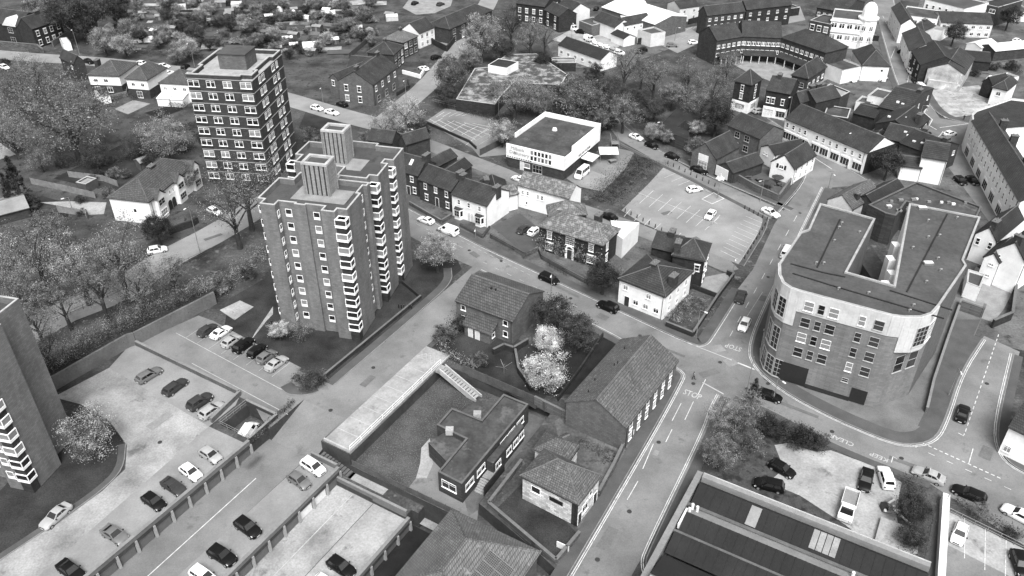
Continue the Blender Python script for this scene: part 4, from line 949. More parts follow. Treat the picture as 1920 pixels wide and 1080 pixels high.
    for i in (1, 2): fw(i, [.5], min(2.2, (Vector(Pf[i+1])-Vector(Pf[i])).length*.85), 3.6, 'grid', [h-5.6], .14); fw(i, [.5], min(2.2, (Vector(Pf[i+1])-Vector(Pf[i])).length*.85), 4.4, 'grid', [h-12.2])
    for i in (7, 8): fw(i, [.5], 2.4, 3.6, 'grid', [h-5.4], .14)
    p, q = Vector(Pf[6]), Vector(Pf[9]); d = q-p
    for t in (.3, .7): kx = p+d*t; put_win(root, (kx.x, kx.y, h-11.0), math.atan2(d.y, d.x), 1.9, 3.2, 'thin')
    for i in (0, 1, 2, 3): fw(i, [.5], (Vector(Pf[i+1])-Vector(Pf[i])).length*.92, 3.6, 'grid', [.5])
    p, q = Vector((*Pf[4], 0)), Vector((*Pf[5], 0)); nn = Vector((q.y-p.y, p.x-q.x, 0)).normalized()*.05
    for t0, t1, zz in ((-.02, .3, 4.0), (.82, 1.0, 3.0)):
        m = MB(); m.beam(p.lerp(q, t0)+nn, p.lerp(q, t1)+nn, .12, .3, zz); m.build('shutter', 'felt_black', root)
    m = MB(); m.beam(p.lerp(q, .3)+nn, p.lerp(q, .82)+nn, .1, -.2, .9); m.build('plinth', 'brick_dark', root)
    # balconies and bays in the courtyard
    for a in ((1690, 452), (1680, 478), (1683, 505), (1672, 525)):
        pp = G(*a, h-1)-Vector((o[0], o[1], 0)); m = MB(); m.box(pp.x-1.3, pp.y-.8, 2, pp.x-.1, pp.y+.8, h-1.6); m.build('court_bay', 'white', root)
    m = MB(); p = G(1640, 470, 9)-Vector((o[0], o[1], 0)); m.box(p.x-2, p.y-7, 0, p.x+2, p.y+4, 6.5); m.build('court_link', 'felt_dark', root)
M['clad'] = rough_mat('pale_vertical_cladding', .4, .52, .5, 3, .6, .15, bmp=0)
round_block()
# ------------------------------------------------------------------ nearer buildings
M['solar'] = plain('solar_cells', .05, .25); M['wall_pale'] = rough_mat('pale_street_wall', .15, .2, .4, 3, .9, .3)
b = bld('brick_terrace', 'long two storey brick terrace with mossy tiled roof at the stop line', 'terrace', (1062, 754), (1172, 801), (1256, 670), 4.9, 'gable', 'y', 2.9, 'brick_mid', 'tile_moss',
        W=[('r', 6, .95, 1.3, 'sash', [2.9, .7], .04, .96)])
for x, y in ((.18, .3), (.3, .52), (.33, .55), (.22, .8), (.25, .12)):
    m = MB(); X, Y = b['L']*x, b['D']*y; zz = 4.9+2.9*(x/.5)+.1; m.tube((X, Y, zz), (X, Y, zz+.55), .09, .07, 6); m.build('flue', 'black', b['roof'])
b = bld('brick_house', 'plain brick house with pale tiled roof and tiled porch beside the tower road', 'house', (855, 563), (962, 602), (1013, 545), 5.0, 'gable', 'x', 2.5, 'brick_mid', 'tile',
        W=[('f', [.13, .87], 1.0, 1.1, 'one', [3.4]), ('f', [.13, .87], 1.0, 1.2, 'one', [1.0])])
p = MB(); L = b['L']; p.box(L*.27, -2.3, -.2, L*.72, 0, 2.2, 0, 'd'); p.hexa([(L*.24, -2.6, 2.2), (L*.75, -2.6, 2.2), (L*.75, 0, 3.5), (L*.24, 0, 3.5), (L*.24, -2.6, 2.35), (L*.75, -2.6, 2.35), (L*.75, 0, 3.65), (L*.24, 0, 3.65)], 1)
po = p.build('porch', ['brick_mid', 'tile'], b['root'])
for x in (.38, .5): put_win(po, (L*x, -2.3, 0), 0, .8, 1.95, 'doord')
put_win(po, (L*.72, -1.2, .9), R(90), .9, 1.0, 'one')
for k in (.42, .5): m = MB(); X = L*k; m.box(X-.12, b['D']*.36, 6.9, X+.12, b['D']*.36+.25, 7.4); m.build('roof_vent', 'black', b['roof'])
# community building with the flat roof in the lowered yard
b = flatpoly('flat_roofed_hall', 'low brick hall with a dark flat stepped roof below the long car deck', 'hall', [(821, 885), (866, 908), (991, 758), (944, 739), (903, 787), (847, 765), (819, 797), (873, 823)], 3.9, 'brick', 'felt_dark', ZY, .3, 'concrete_dark', sink=.25)
P = b['P']; k = min(range(len(P)), key=lambda i: (Vector(P[i])-Vector((G(821, 885, 1.5)-b['root'].location)[:2])).length)
edge_wins(b, k, [.45], 2.6, 1.5, 'case', [1.4]); edge_wins(b, (k+1) % len(P), [.1, .26, .6, .72, .86], 2.2, 1.3, 'case', [1.6])
lo = PX([(803, 830), (842, 805), (873, 828), (838, 866)], 0.6); lo = ccw([(p.x-b['root'].location.x, p.y-b['root'].location.y) for p in lo]); m = MB(); m.prism(lo, -.3, 3.0, 0, 1); m.build('side_wing', ['brick', 'felt_dark'], b['root']); lo = ccw([(p.x-b['root'].location.x, p.y-b['root'].location.y) for p in PX([(864, 770), (905, 744), (930, 755), (903, 790)], .8)]); m = MB(); m.prism(lo, -.3, 3.1, 0, 1); m.build('rear_wing', ['brick', 'felt_dark'], b['root'])
hm = [(p.x-b['root'].location.x, p.y-b['root'].location.y) for p in PX([(912, 862), (925, 868), (982, 798), (975, 790)], .9)]; m = MB(); m.prism(ccw(hm), -.3, 3.2, 0, 1); fr = m.build('front_bay', ['brick', 'felt_dark'], b['root'])
q0, q1 = Vector(hm[1]), Vector(hm[2]); rz = math.atan2((q1-q0).y, (q1-q0).x)
for t in (.15, .5, .72, .92): p = q0.lerp(q1, t); put_win(fr, (p.x, p.y, 1.2), rz, 1.5, 1.3, 'case')
for px in ((843, 806), (895, 776)):
    p = G(*px, 1.6)-b['root'].location; m = MB(); m.box(p.x-.6, p.y-.5, 3.3, p.x+.6, p.y+.5, 4.3); m.build('roof_box', 'concrete', b['roof'])
m = MB(); p0 = G(900, 925, ZY)-b['root'].location; p0.z = 0; dv = SD*-1
for i in range(6): a = p0+dv*(i*.32); m.beam(a-WD*.9, a+WD*.9, .32, 0, .2*(i+1))
a = p0+dv*2.0; m.beam(a-WD*.9+dv*1.5, a+WD*.9+dv*1.5, 3.0, 0, 1.2); m.build('entrance_steps', 'concrete', b['root'])
m = MB(); a = p0+WD*1.0; m.beam(a-dv*.4, a+dv*5.2, .2, 0, 2.1); m.build('stair_wall', 'brick_dark', b['root'])
# roadside cottage
b = bld('stone_cottage', 'whitewashed stone cottage with a hipped slate roof at the pavement edge', 'cottage', (980, 892), (1084, 944), (1121, 892), 4.6, 'hip', 'x', 2.9, 'stone_white', 'tile_moss', hipk=1.3, W=[('f', [.25], 1.5, 1.2, 'one', [2.5]), ('r', [.35], 1.6, 1.6, 'case', [1.2]), ('r', [.6], .8, 1.0, 'one', [2.9]), ('r', [.12, .85], .9, 2.1, 'door', [0])])
m = MB(); L = b['L']; m.box(L*.5, -.08, 2.6, L*.74, -.003, 3.3); m.build('name_board', 'black', b['root'])
m = MB(); m.box(L-.9, -.05, -.3, L+.05, .001, 4.5); m.build('corner_strip', 'brick_dark', b['root'])
bld('stone_cottage', 'rear wing of mossy hipped roof joined behind the whitewashed roadside cottage', 'cottage', (1003, 842), (1063, 866), (1085, 838), 4.2, 'hip', 'y', 1.9, 'stone_white', 'tile_moss', cap=False)
# house with solar panels at the bottom edge
o = S(18.5, 33.4, ZY); rt = thing('hipped_house', 'large hipped roof house with solar panels at the bottom edge', 'house', o, math.atan2(WD.y, WD.x)); L, D, h, rh = 13.2, 12.8, 4.6, 3.6
m = MB(); m.box(0, 0, -.3, L, D, h, 0, 'du'); m.build('wall', 'brick_mid', rt)
m = MB(); e = .4; a, c, g, f = (-e, -e, h), (L+e, -e, h), (L+e, D+e, h), (-e, D+e, h); p, q = (L/2-.8, 2, h+rh), (L/2-.8, D-5.2, h+rh)
for fs in ((a, c, p), (c, g, q, p), (g, f, q), (f, a, p, q)): m.poly(fs)
m.prism([a[:2], c[:2], g[:2], f[:2]], h-.2, h-.004, 0, 0, True)
for u, v in ((a, p), (c, p), (g, q), (f, q), (p, q)): m.tube(u, v, .13, .13, 6, 1)
ro = m.build('roof', ['tile_pale', 'tile_moss'], rt)
n = (Vector(g)-Vector(c)).cross(Vector(p)-Vector(c)).normalized(); ex = Vector((0, 1, 0)); ez = n.cross(ex)*-1
if ez.z < 0: ez = -ez
for i in range(2):
    for j in range(4):
        k = Vector((L+e, D*.66-j*1.75, h))+ez*(1.5+i*2.0)+n*.08; m = MB(); m.hexa([k, k-ex*1.65, k-ex*1.65+ez*1.9, k+ez*1.9]+[x+n*.05 for x in (k, k-ex*1.65, k-ex*1.65+ez*1.9, k+ez*1.9)], 0)
        for t in range(1, 6): u = k-ex*(1.65*t/6)+n*.055; m.hexa([u, u-ex*.02, u-ex*.02+ez*1.9, u+ez*1.9]+[x+n*.01 for x in (u, u-ex*.02, u-ex*.02+ez*1.9, u+ez*1.9)], 1)
        for t in range(1, 8): u = k+ez*(1.9*t/8)+n*.055; m.hexa([u, u-ex*1.65, u-ex*1.65+ez*.02, u+ez*.02]+[x+n*.01 for x in (u, u-ex*1.65, u-ex*1.65+ez*.02, u+ez*.02)], 1)
        for t0, t1 in ((k, k-ex*1.65), (k+ez*1.88, k-ex*1.65+ez*1.88), (k, k+ez*1.9), (k-ex*1.65, k-ex*1.65+ez*1.9)): m.tube(t0+n*.06, t1+n*.06, .03, .03, 4, 1)
        m.build('solar_panel', ['solar', 'steel'], ro)
# Georgian villa
b = bld('brick_villa', 'dark brick villa with ivy, white sash windows and arched white doorway', 'villa', (1011, 424), (1130, 460), (1162, 431), 5.6, 'hip', 'x', 2.5, 'brick_dark', 'tile_mottle', W=[('f', [.17], 1.1, 1.7, 'georg', [3.4]), ('f', [.5], 1.9, 1.9, 'georg', [3.3]), ('f', [.83], 1.1, 1.7, 'georg', [3.4]), ('f', [.17, .84], 1.9, 1.7, 'georg', [.7]), ('r', [.3], .9, 1.6, 'georg', [3.4, .7])])
L = b['L']; put_win(b['root'], (L*.5, 0, 0), 0, 1.1, 2.2, 'door'); m = MB(); m.box(L*.5-1.0, -.16, 0, L*.5-.64, -.003, 2.3); m.box(L*.5+.64, -.16, 0, L*.5+1.0, -.003, 2.3)
for i in range(8): t0, t1 = math.pi*i/8, math.pi*(i+1)/8; m.hexa([(L*.5+.64*math.cos(t0), -.16, 2.3+.64*math.sin(t0)), (L*.5+.64*math.cos(t1), -.16, 2.3+.64*math.sin(t1)), (L*.5+math.cos(t1), -.16, 2.3+math.sin(t1)), (L*.5+math.cos(t0), -.16, 2.3+math.sin(t0))]+[(L*.5+k*math.cos(t), -.003, 2.3+k*math.sin(t)) for k, t in ((.64, t0), (.64, t1), (1, t1), (1, t0))])
m.build('door_arch', 'frame', b['root']); chimney(b, .74, .72, 3.4)
rd = random.Random(4); m = MB()
for _ in range(1500):
    x = rd.choice([.03, .3, .36, .64, .7, .95, .06])*L+rd.gauss(0, .7); z = abs(rd.gauss(1.6, 1.3)); q = Vector((x, -.12-rd.random()*.2, z)); u = Vector((rd.gauss(0, 1), -1, rd.gauss(0, 1))).normalized(); e = u.orthogonal().normalized()*.14; f = u.cross(e)
    m.poly([q-e, q-f, q+e, q+f])
m.build('ivy', 'leaf', b['root'])
bld('villa_wing', 'rear wing of the dark brick villa with a hipped grey roof', 'house', (1030, 404), (1099, 402), (1098, 385), 5.4, 'hip', 'y', 2.3, 'brick_dark', 'tile_mottle', lod=False)
flatpoly('white_annex', 'white rendered annex with a pale flat roof behind the dark brick villa', 'annex', [(1145, 414), (1199, 418), (1168, 449), (1150, 436)], 4.6, 'white', 'metal_white', 0, .1, 'white', .1, sink=.02)
# white corner house and its dark neighbour
b = bld('white_house', 'white rendered house with hipped grey roof beside the overgrown corner plot', 'house', (1162, 523), (1247, 556), (1288, 506), 5.3, 'hip', 'x', 2.2, 'white', 'slate', W=[('f', [.15, .66], 1.0, 1.1, 'case', [3.4]), ('f', [.4, .62, .85], 1.1, 1.1, 'case', [1.0]), ('f', [.2], 1.0, 2.1, 'door', [0]), ('r', [.2, .5, .8], .8, 1.2, 'case', [3.3, 1.0])])
for a in ((.45, .5, 2.6), (.95, .35, 2.5)): chimney(b, *a)
b = bld('brick_house', 'dark brick house with hipped slate roof, between the white house and the big car park', 'house', (1262, 478), (1321, 489), (1341, 460), 6.2, 'hip', 'x', 2.4, 'brick_dark', 'slate', lod=False, W=[('r', 3, .9, 1.5, 'sash', [3.6, .8]), ('f', [.8], 1.0, 1.4, 'sash', [3.6])])
chimney(b, .1, .15, 2.6); bld('brick_house', 'rear wing with slate roof and brick chimney next to the dark hipped house', 'house', (1222, 462), (1272, 474), (1282, 446), 5.2, 'gable', 'x', 2.0, 'brick_dark', 'slate', lod=False, ch=((.55, .5, 2.8),))
flatpoly('brick_outhouse', 'low flat roofed brick outhouse at the foot of the dark hipped house', 'outhouse', [(1277, 494), (1312, 500), (1300, 515), (1262, 505)], 3.6, 'brick_dark', 'felt_dark')
# terrace across the main road
b = bld('terraced_house', 'white terraced house with two bay windows and a long white gable wall', 'terraced house', (847, 364), (914, 386), (949, 357), 5.4, 'gable', 'x', 2.3, 'white', 'slate', lod=False, W=[('f', [.2, .48, .78], .75, 1.2, 'sash2', [3.4]), ('f', [.48, .56], .8, 2.0, 'doord', [.1])])
L = b['L']
for x in (.2, .79):
    m = MB(); q = [(L*x-1.1, 0), (L*x-.7, -.9), (L*x+.7, -.9), (L*x+1.1, 0)]; m.prism(q, -.2, 2.5, 0, 1); m.prism([(a*1.0, c-.12 if c else 0) for a, c in q], 2.5, 2.7, 1, 1, True); bay = m.build('bay', ['white', 'slate'], b['root'])
    put_win(bay, (L*x, -.9, .8), 0, 1.35, 1.5, 'grid'); put_win(bay, (L*x-.9, -.45, .8), R(-66), .8, 1.5, 'one'); put_win(bay, (L*x+.9, -.45, .8), R(66), .8, 1.5, 'one')
chimney(b, .96, .5, 2.8); chimney(b, .02, .5, 3.2, .5, .8)
bld('rear_extension', 'slate roofed rear extension with chimney behind the white bay windowed house', 'extension', (905, 360), (951, 357), (956, 336), 4.4, 'gable', 'y', 1.4, 'white', 'slate_dark', lod=False, ch=((.2, .4, 2.2),))
b = bld('terraced_house', 'dark brick terraced house with three upper windows, left of the white one', 'terraced house', (785, 335), (846, 358), (873, 332), 5.4, 'gable', 'x', 2.2, 'brick', 'slate', lod=False, W=[('f', [.2, .52, .85], .9, 1.3, 'sash', [3.4]), ('f', [.22, .87], .95, 1.4, 'sash', [.7]), ('f', [.55], .95, 2.2, 'door', [0])])
chimney(b, .97, .5, 3.3, .5, 1.0)
b = bld('terraced_house', 'brick terraced house with a rooflight, half hidden by the tower block', 'terraced house', (722, 312), (784, 329), (804, 303), 5.6, 'gable', 'x', 2.6, 'brick', 'slate', lod=False, W=[('f', [.8], .9, 1.3, 'sash', [3.5]), ('f', [.86], .9, 1.4, 'sash', [.7]), ('f', [.68], .9, 2.1, 'door', [0])]); chimney(b, .97, .55, 3.6, .5, 1.1)
m = MB(); L, D = b['L'], b['D']; m.hexa([(L*.62, D*.2, 6.85), (L*.7, D*.2, 6.85), (L*.7, D*.36, 7.75), (L*.62, D*.36, 7.75), (L*.62, D*.2, 6.95), (L*.7, D*.2, 6.95), (L*.7, D*.36, 7.85), (L*.62, D*.36, 7.85)]); m.build('rooflight', 'panel', b['roof'])
bld('rear_extension', 'brick rear extension with a sloping slate roof behind the dark brick terrace', 'extension', (818, 327), (846, 335), (868, 305), 3.6, 'gable', 'y', 1.4, 'brick', 'slate_dark', lod=False)
bld('rear_extension', 'long brick rear extension towards the back lane behind the rooflight house', 'extension', (790, 305), (815, 314), (835, 285), 3.4, 'gable', 'y', 1.3, 'brick', 'slate', lod=False)
bld('brick_house', 'square brick house with grey roof under the trees by the back lane', 'house', (748, 263), (761, 271), (796, 252), 6.4, 'gable', 'y', 2.0, 'brick', 'slate', lod=False); bld('brick_house', 'brick house with low grey roof just behind the tower stack', 'house', (690, 262), (735, 268), (742, 252), 6.0, 'gable', 'x', 2.0, 'brick', 'slate', lod=False)
b = bld('white_hall', 'long white hall with a mottled slate roof beside the villa yard', 'hall', (971, 346), (1068, 372), (1087, 352), 5.6, 'gable', 'x', 2.0, 'white', 'tile_mottle', lod=False, W=[('f', [.1, .2], .6, 1.0, 'sash2', [3.5]), ('f', [.4, .48], .6, 1.1, 'sash2', [3.3]), ('f', [.18], .5, .8, 'one', [1.2])])
bld('white_hall', 'lower white wing joining the mottled slate hall to the white terrace', 'hall', (935, 372), (972, 362), (985, 338), 4.0, 'gable', 'x', 1.2, 'white', 'tile_mottle', lod=False)
# nursery
A, B, C = (949, 262), (1059, 288), (1141, 236); o, L, D, rz = frame_of(A, B, C, 7.2); h = 7.2
rt = thing('nursery_building', 'white box shaped day nursery with brick base and sunken flat roof', 'nursery', (o.x, o.y, 0), rz); b = dict(root=rt, L=L, D=D, h=h, lod=False)
m = MB(); m.box(.25, .25, -.4, L-.25, D-.25, 2.7, 0, 'd'); m.box(0, 0, 2.7, L, D, h-1.2, 1)
m.box(0, 4.2, h-1.19, .25, D, h+.2, 1, 'd'); m.box(L-.25, 4.2, h-1.19, L, D, h+.2, 1, 'd'); m.box(.25, D-.25, h-1.19, L-.25, D, h+.2, 1, 'd'); m.box(0, 0, h-1.19, L, .2, h-.9, 1, 'd'); m.build('wall', ['brick', 'white'], rt)
m = MB(); m.box(.25, .2, h-1.19, L-.25, 4.0, h-.85); m.box(.25, 4.2, h-1.19, L-.25, D-.25, h-1.1); ro = m.build('roof', 'felt_dark', rt)
m = MB(); m.tube((L*.4, D*.66, h-1.1), (L*.4, D*.66, h-.5), .7, .5, 10); m.build('rooflight', 'panel', ro)
for i in range(6): put_win(rt, (L*(.45+i*.062), 0, 4.75), 0, .85, 1.25, 'one'); put_win(rt, (L*(.45+i*.062), 0, 3.3), 0, .85, 1.25, 'one')
put_win(rt, (L*.54, .25, .2), 0, 2.6, 2.1, 'grid'); put_win(rt, (L*.36, .25, .9), 0, 1.6, 1.2, 'one'); put_win(rt, (L*.27, .25, 0), 0, .9, 2.2, 'doord')
for t in (.42, .5, .58, .66): put_win(rt, (L, D*t, 3.0), R(90), 2.0, 1.0, 'case')
for i in range(11): m = MB(); X = L*(.02+i*.04); m.box(X, -.02, 2.86, X+L*.024, .001, 3.12); m.build('vent_slot', 'black', rt)
for s_, z, xo in (('Milbank', 5.35, .2), ('Day', 4.3, .12), ('Nursery', 4.25, .27)):
    me = text_mesh(s_, 1.25); me.materials.append(M['asphalt_worn']); q = ob('sign_lettering', me, rt, (L*xo, -.02, z)); q.rotation_euler = (R(90), 0, 0)
m = MB(); m.hexa([(L+.3, D*.42, 2.55), (L+3.5, D*.42, 2.3), (L+3.5, D*.62, 2.3), (L+.3, D*.62, 2.55), (L+.3, D*.42, 2.7), (L+3.5, D*.42, 2.45), (L+3.5, D*.62, 2.45), (L+.3, D*.62, 2.7)]); m.build('canopy', 'panel', rt)
# chapel, pub and neighbours
b = bld('brick_chapel', 'brick hall with a tall shop front in its gable beside the parked dark car', 'hall', (1298, 282), (1342, 298), (1390, 276), 4.6, 'gable', 'y', 3.0, 'brick_mid', 'slate', lod=False); put_win(b['root'], (b['L']*.5, 0, .1), 0, 2.6, 2.6, 'grid'); m = MB(); m.box(b['L']*.5-1.4, -.12, 2.9, b['L']*.5+1.4, -.003, 4.6); m.build('sign_board', 'panel', b['root'])
b = bld('low_shed', 'low slate roofed outbuilding with a white billboard on its gable', 'outbuilding', (1346, 310), (1374, 324), (1424, 301), 3.0, 'gable', 'y', 1.6, 'brick', 'slate', lod=False); m = MB(); m.box(-.2, -.35, .6, b['L']*.75, -.15, 3.1); m.build('billboard', 'panel', b['root'])
bld('brick_house', 'brick house with white windows rising between the chapel gable and the pub', 'house', (1365, 234), (1426, 260), (1450, 236), 6.2, 'gable', 'x', 2.2, 'brick_mid', 'slate', lod=False, W=[('f', [.32, .62], 1.6, 1.6, 'grid', [3.9, 1.2])])
b = bld('white_pub', 'white gabled pub with shuttered window facing its walled beer garden', 'pub', (1447, 303), (1489, 317), (1509, 284), 4.2, 'gable', 'y', 2.6, 'white', 'slate', lod=False, W=[('f', [.45], 1.2, 1.0, 'case', [3.2]), ('r', 4, .9, 1.2, 'sash2', [2.6, .6])])
for x in (.28, .62): m = MB(); m.box(b['L']*x-.25, -.06, 3.2, b['L']*x+.25, -.003, 4.3); m.build('shutter', 'black', b['root'])
bld('white_pub', 'white linking wing with dark roof between the pub gable and the brick house', 'pub', (1427, 275), (1452, 290), (1484, 262), 3.8, 'gable', 'y', 1.3, 'white', 'slate_dark', lod=False, W=[('f', [.3, .5], .5, .6, 'one', [2.4])])
# old house row behind the corner block
b = bld('gabled_house', 'old house with a pale blank gable wall tucked behind the corner block', 'house', (1553, 374), (1598, 392), (1622, 352), 4.6, 'gable', 'y', 2.2, 'cream', 'tile_moss', lod=False); chimney(b, .8, .3, 2.2, .4, .6); bld('gabled_house', 'slate roofed house joined to the right of the pale blank gable', 'house', (1601, 372), (1640, 388), (1668, 345), 4.6, 'gable', 'y', 1.8, 'brick', 'slate_dark', lod=False)
b = flatpoly('social_club', 'wide dark flat roofed club with many small vents behind the corner block', 'club', [(1628, 384), (1718, 341), (1841, 388), (1826, 420), (1700, 378), (1680, 405), (1660, 400)], 7.0, 'brick', 'felt_dark', 0, .4, 'concrete_dark', .4, sink=.3)
for i in range(16):
    p = G(1665+random.random()*150, 372+random.random()*22, 7)-b['root'].location; m = MB(); s_ = random.uniform(.2, .55); m.box(p.x-s_, p.y-s_*.7, 6.7, p.x+s_, p.y+s_*.7, 7.1); m.build('roof_vent', random.choice(['steel', 'panel', 'metal_grey']), b['roof'])
bld('white_gable_house', 'white house with a tall blank gable at the bend of the high street', 'house', (1729, 294), (1776, 302), (1762, 262), 6.4, 'gable', 'x', 1.6, 'white', 'slate', lod=False); bld('white_gable_house', 'low white lean wing left of the blank white gable', 'house', (1690, 311), (1729, 316), (1735, 292), 3.6, 'gable', 'x', 1.0, 'white', 'slate', lod=False)
# right edge
b = bld('white_terrace', 'long white three storey terrace of shops curving along the high street', 'shop terrace', (1824, 226), (1914, 378), (1960, 362), 8.6, 'gable', 'x', 2.4, 'white', 'slate', lod=False, W=[('f', 16, .8, 1.3, 'sash2', [6.7]), ('f', 16, .8, 1.5, 'sash2', [4.2]), ('f', 7, 3.4, 2.2, 'shop', [.4])])
m = MB(); m.box(-.25, -.3, 8.2, b['L']+.1, -.003, 8.55); m.build('cornice', 'coping', b['root'])
for t in (.15, .36, .62, .85): chimney(b, t, .8, 3.2, .5, .8)
flatpoly('corner_shop', 'dark roofed corner building with pale curved parapet above the gravel lot', 'shop', [(1823, 224), (1822, 214), (1830, 206), (1895, 184), (1990, 195), (1985, 235), (1845, 246)], 8.6, 'white', 'slate_dark', 0, .3, 'coping', .4, sink=.4)
b = bld('white_gable_house', 'large white gable end with a chimney stack above the walled yard', 'house', (1868, 468), (1921, 490), (1975, 440), 7.4, 'gable', 'y', 2.8, 'white', 'slate_dark', lod=False, W=[('f', [.18], .5, .5, 'one', [6.2])]); chimney(b, .5, .06, 4.0, .8, .4)
b = bld('white_gable_house', 'smaller white gable with two dark windows beside the corner block', 'house', (1830, 438), (1868, 452), (1905, 405), 6.2, 'gable', 'y', 2.2, 'white', 'slate_dark', lod=False, W=[('f', [.2, .8], .8, 1.5, 'sash2', [4.0])]); chimney(b, .6, .1, 3.4)
bld('white_gable_house', 'narrow white link house between the two white gables', 'house', (1846, 482), (1873, 492), (1890, 455), 5.6, 'gable', 'y', 1.4, 'white', 'slate_dark', lod=False, W=[('f', [.6], .9, .6, 'case', [4.3, 1.8])]); flatpoly('white_annex', 'low white flat annex at the back corner of the curved block', 'annex', [(1815, 505), (1848, 515), (1838, 540), (1812, 530)], 3.2, 'white', 'felt', 0, .2)
bld('white_gable_house', 'white house cut by the right edge opposite the dark parked car', 'house', (1893, 800), (2000, 850), (2040, 790), 5.4, 'gable', 'x', 2.2, 'white', 'slate', lod=False, W=[('l', [.3, .7], 1.0, 1.2, 'case', [3.3, 1.0]), ('f', [.12], 1.0, 1.2, 'case', [.9])])
# black roofed workshops along the street
o = S(-.6, 60.4); rz = math.atan2(WD.y, WD.x)
rt = thing('workshop', 'large workshop with parallel black ridged roofs along the street', 'workshop', o, rz); LW = 30; h = 3.2
m = MB(); m.box(0, -14, -.3, LW, 15.2, h, 0, 'du'); m.build('wall', 'brick_mid', rt)
def ridge(y0, y1, ym, zz, mat, nm, segs, far='felt_black'):
    m = MB()
    m.poly([(.6, y0, h+.05), (LW, y0, h+.05), (LW, ym, h+zz), (.6, ym, h+zz)]); m.poly([(LW, y1, h+.05), (.6, y1, h+.05), (.6, ym, h+zz), (LW, ym, h+zz)], 2)
    for i in range(1, 24):
        X = .6+(LW-.6)*i/24; m.hexa([(X-.04, y0, h+.05), (X+.04, y0, h+.05), (X+.04, ym, h+zz), (X-.04, ym, h+zz), (X-.04, y0, h+.1), (X+.04, y0, h+.1), (X+.04, ym, h+zz+.05), (X-.04, ym, h+zz+.05)], 0)
    m.poly([(.6, y0, h), (.6, ym, h+zz), (.6, y1, h)], 1); m.poly([(LW, y1, h), (LW, ym, h+zz), (LW, y0, h)], 1); r = m.build(nm, [mat, 'brick_mid', far], rt)
    for a, c, mt, f0, f1 in segs:
        m = MB(); n = Vector((0, -(zz-.05), ym-y0)).normalized()*.06; P = lambda x, f: Vector((x, y0+(ym-y0)*f, h+.05+(zz-.05)*f))+n
        m.poly([P(a, f0), P(c, f0), P(c, f1), P(a, f1)]); m.build('roof_patch', mt, r)
ridge(10.4, 15.0, 13.9, .9, 'felt_black', 'ridge_roof', [(8, 9.4, 'metal_grey', .1, .95), (16.2, 16.95, 'paving_pale', .2, 1), (17.05, 17.8, 'concrete', .2, 1), (17.9, 18.65, 'paving_pale', .2, 1), (18.75, 19.5, 'concrete', .2, 1)])
ridge(5.2, 10.0, 8.3, .8, 'felt_black', 'ridge_roof', [], 'metal_grey'); ridge(1.2, 5.0, 4.4, .8, 'felt_black', 'ridge_roof', []); ridge(-13, .9, -4, 1.8, 'concrete_dark', 'ridge_roof', [(0.7, 2.2, 'concrete', .3, .98), (2.4, 3.6, 'paving_pale', .1, .98), (6.5, 9, 'concrete_white', .1, .98), (9.3, 12, 'paving_pale', .1, .98), (13, 16, 'concrete', .1, .98)])
m = MB(); m.box(.5, 15.05, h-.2, LW, 15.75, h+1.0); m.build('parapet', 'metal_grey', rt)
m = MB(); m.box(.5, 15.76, h+.5, LW, 15.9, h+1.1); m.build('parapet_flashing', 'coping', rt); m = MB(); m.box(.3, 9.95, h-.1, LW, 10.45, h+.28); m.build('gutter', 'concrete_dark', rt); m = MB(); m.box(.3, 4.9, h-.1, LW, 5.25, h+.25); m.build('gutter', 'concrete_dark', rt)
m = MB(); m.box(-.55, -14, -.3, .3, 16.4, h+.5); m.build('street_wall', 'wall_pale', rt); m = MB(); m.box(.55, 5.6, h+.1, .8, 8.8, h+.9); m.build('white_board', 'panel', rt)
for x, y in ((1.2, 9.5), (1.9, 9.4), (1.1, 8.6), (22, 9.2)): m = MB(); m.tube((x, y, h+.2), (x, y, h+1.3), .2, .2, 8); m.build('flue', 'panel', rt)
# ------------------------------------------------------------------ farther buildings
M['patched'] = rough_mat('patched_render', .2, .5, .4, 3, .9, .4, patch=(.7, .62, .35))
b = bld('brick_house', 'large brick corner house with white bay fronts where the two hill roads meet', 'house', (634, 151), (698, 159), (743, 124), 6.6, 'gable', 'y', 3.2, 'brick_mid', 'slate', lod=False, W=[('f', [.22, .6], 1.2, 1.7, 'sash', [3.9, .8]), ('r', 4, 1.1, 1.5, 'sash', [4.0]), ('r', [.2, .5, .8], 1.8, 1.9, 'grid', [.5])])
for t in (.1, .9): chimney(b, .5, t, 4.2, .4, .8)
bld('brick_house', 'brick side wing with slate roof left of the large corner house', 'house', (617, 146), (635, 151), (672, 124), 5.6, 'gable', 'y', 1.6, 'brick_mid', 'slate', W=[('f', [.4], 1.1, 1.5, 'sash', [3.6])]); bld('brick_house', 'brick rear wing with slate roof behind the large corner house', 'house', (652, 124), (692, 127), (703, 112), 5.2, 'gable', 'x', 2.0, 'brick_mid', 'slate')
hw = [('r', 3, 1.5, 1.7, 'grid', [3.2, .6])]
b = bld('semi_detached_house', 'semi with hipped roof and white bays, next uphill from the corner house', 'house', (689, 99), (738, 103), (757, 87), 5.4, 'hip', 'y', 2.6, 'brick', 'slate', W=hw+[('f', [.4], 1.0, 1.2, 'case', [3.4])]); chimney(b, .5, .5, 3.4, .4, .6)
b = bld('semi_detached_house', 'second hipped semi uphill, between the bay fronted semi and the white gable', 'house', (720, 73), (756, 80), (772, 66), 5.4, 'hip', 'y', 2.4, 'brick', 'tile_pale', W=hw); chimney(b, .5, .5, 3.2, .4, .6)
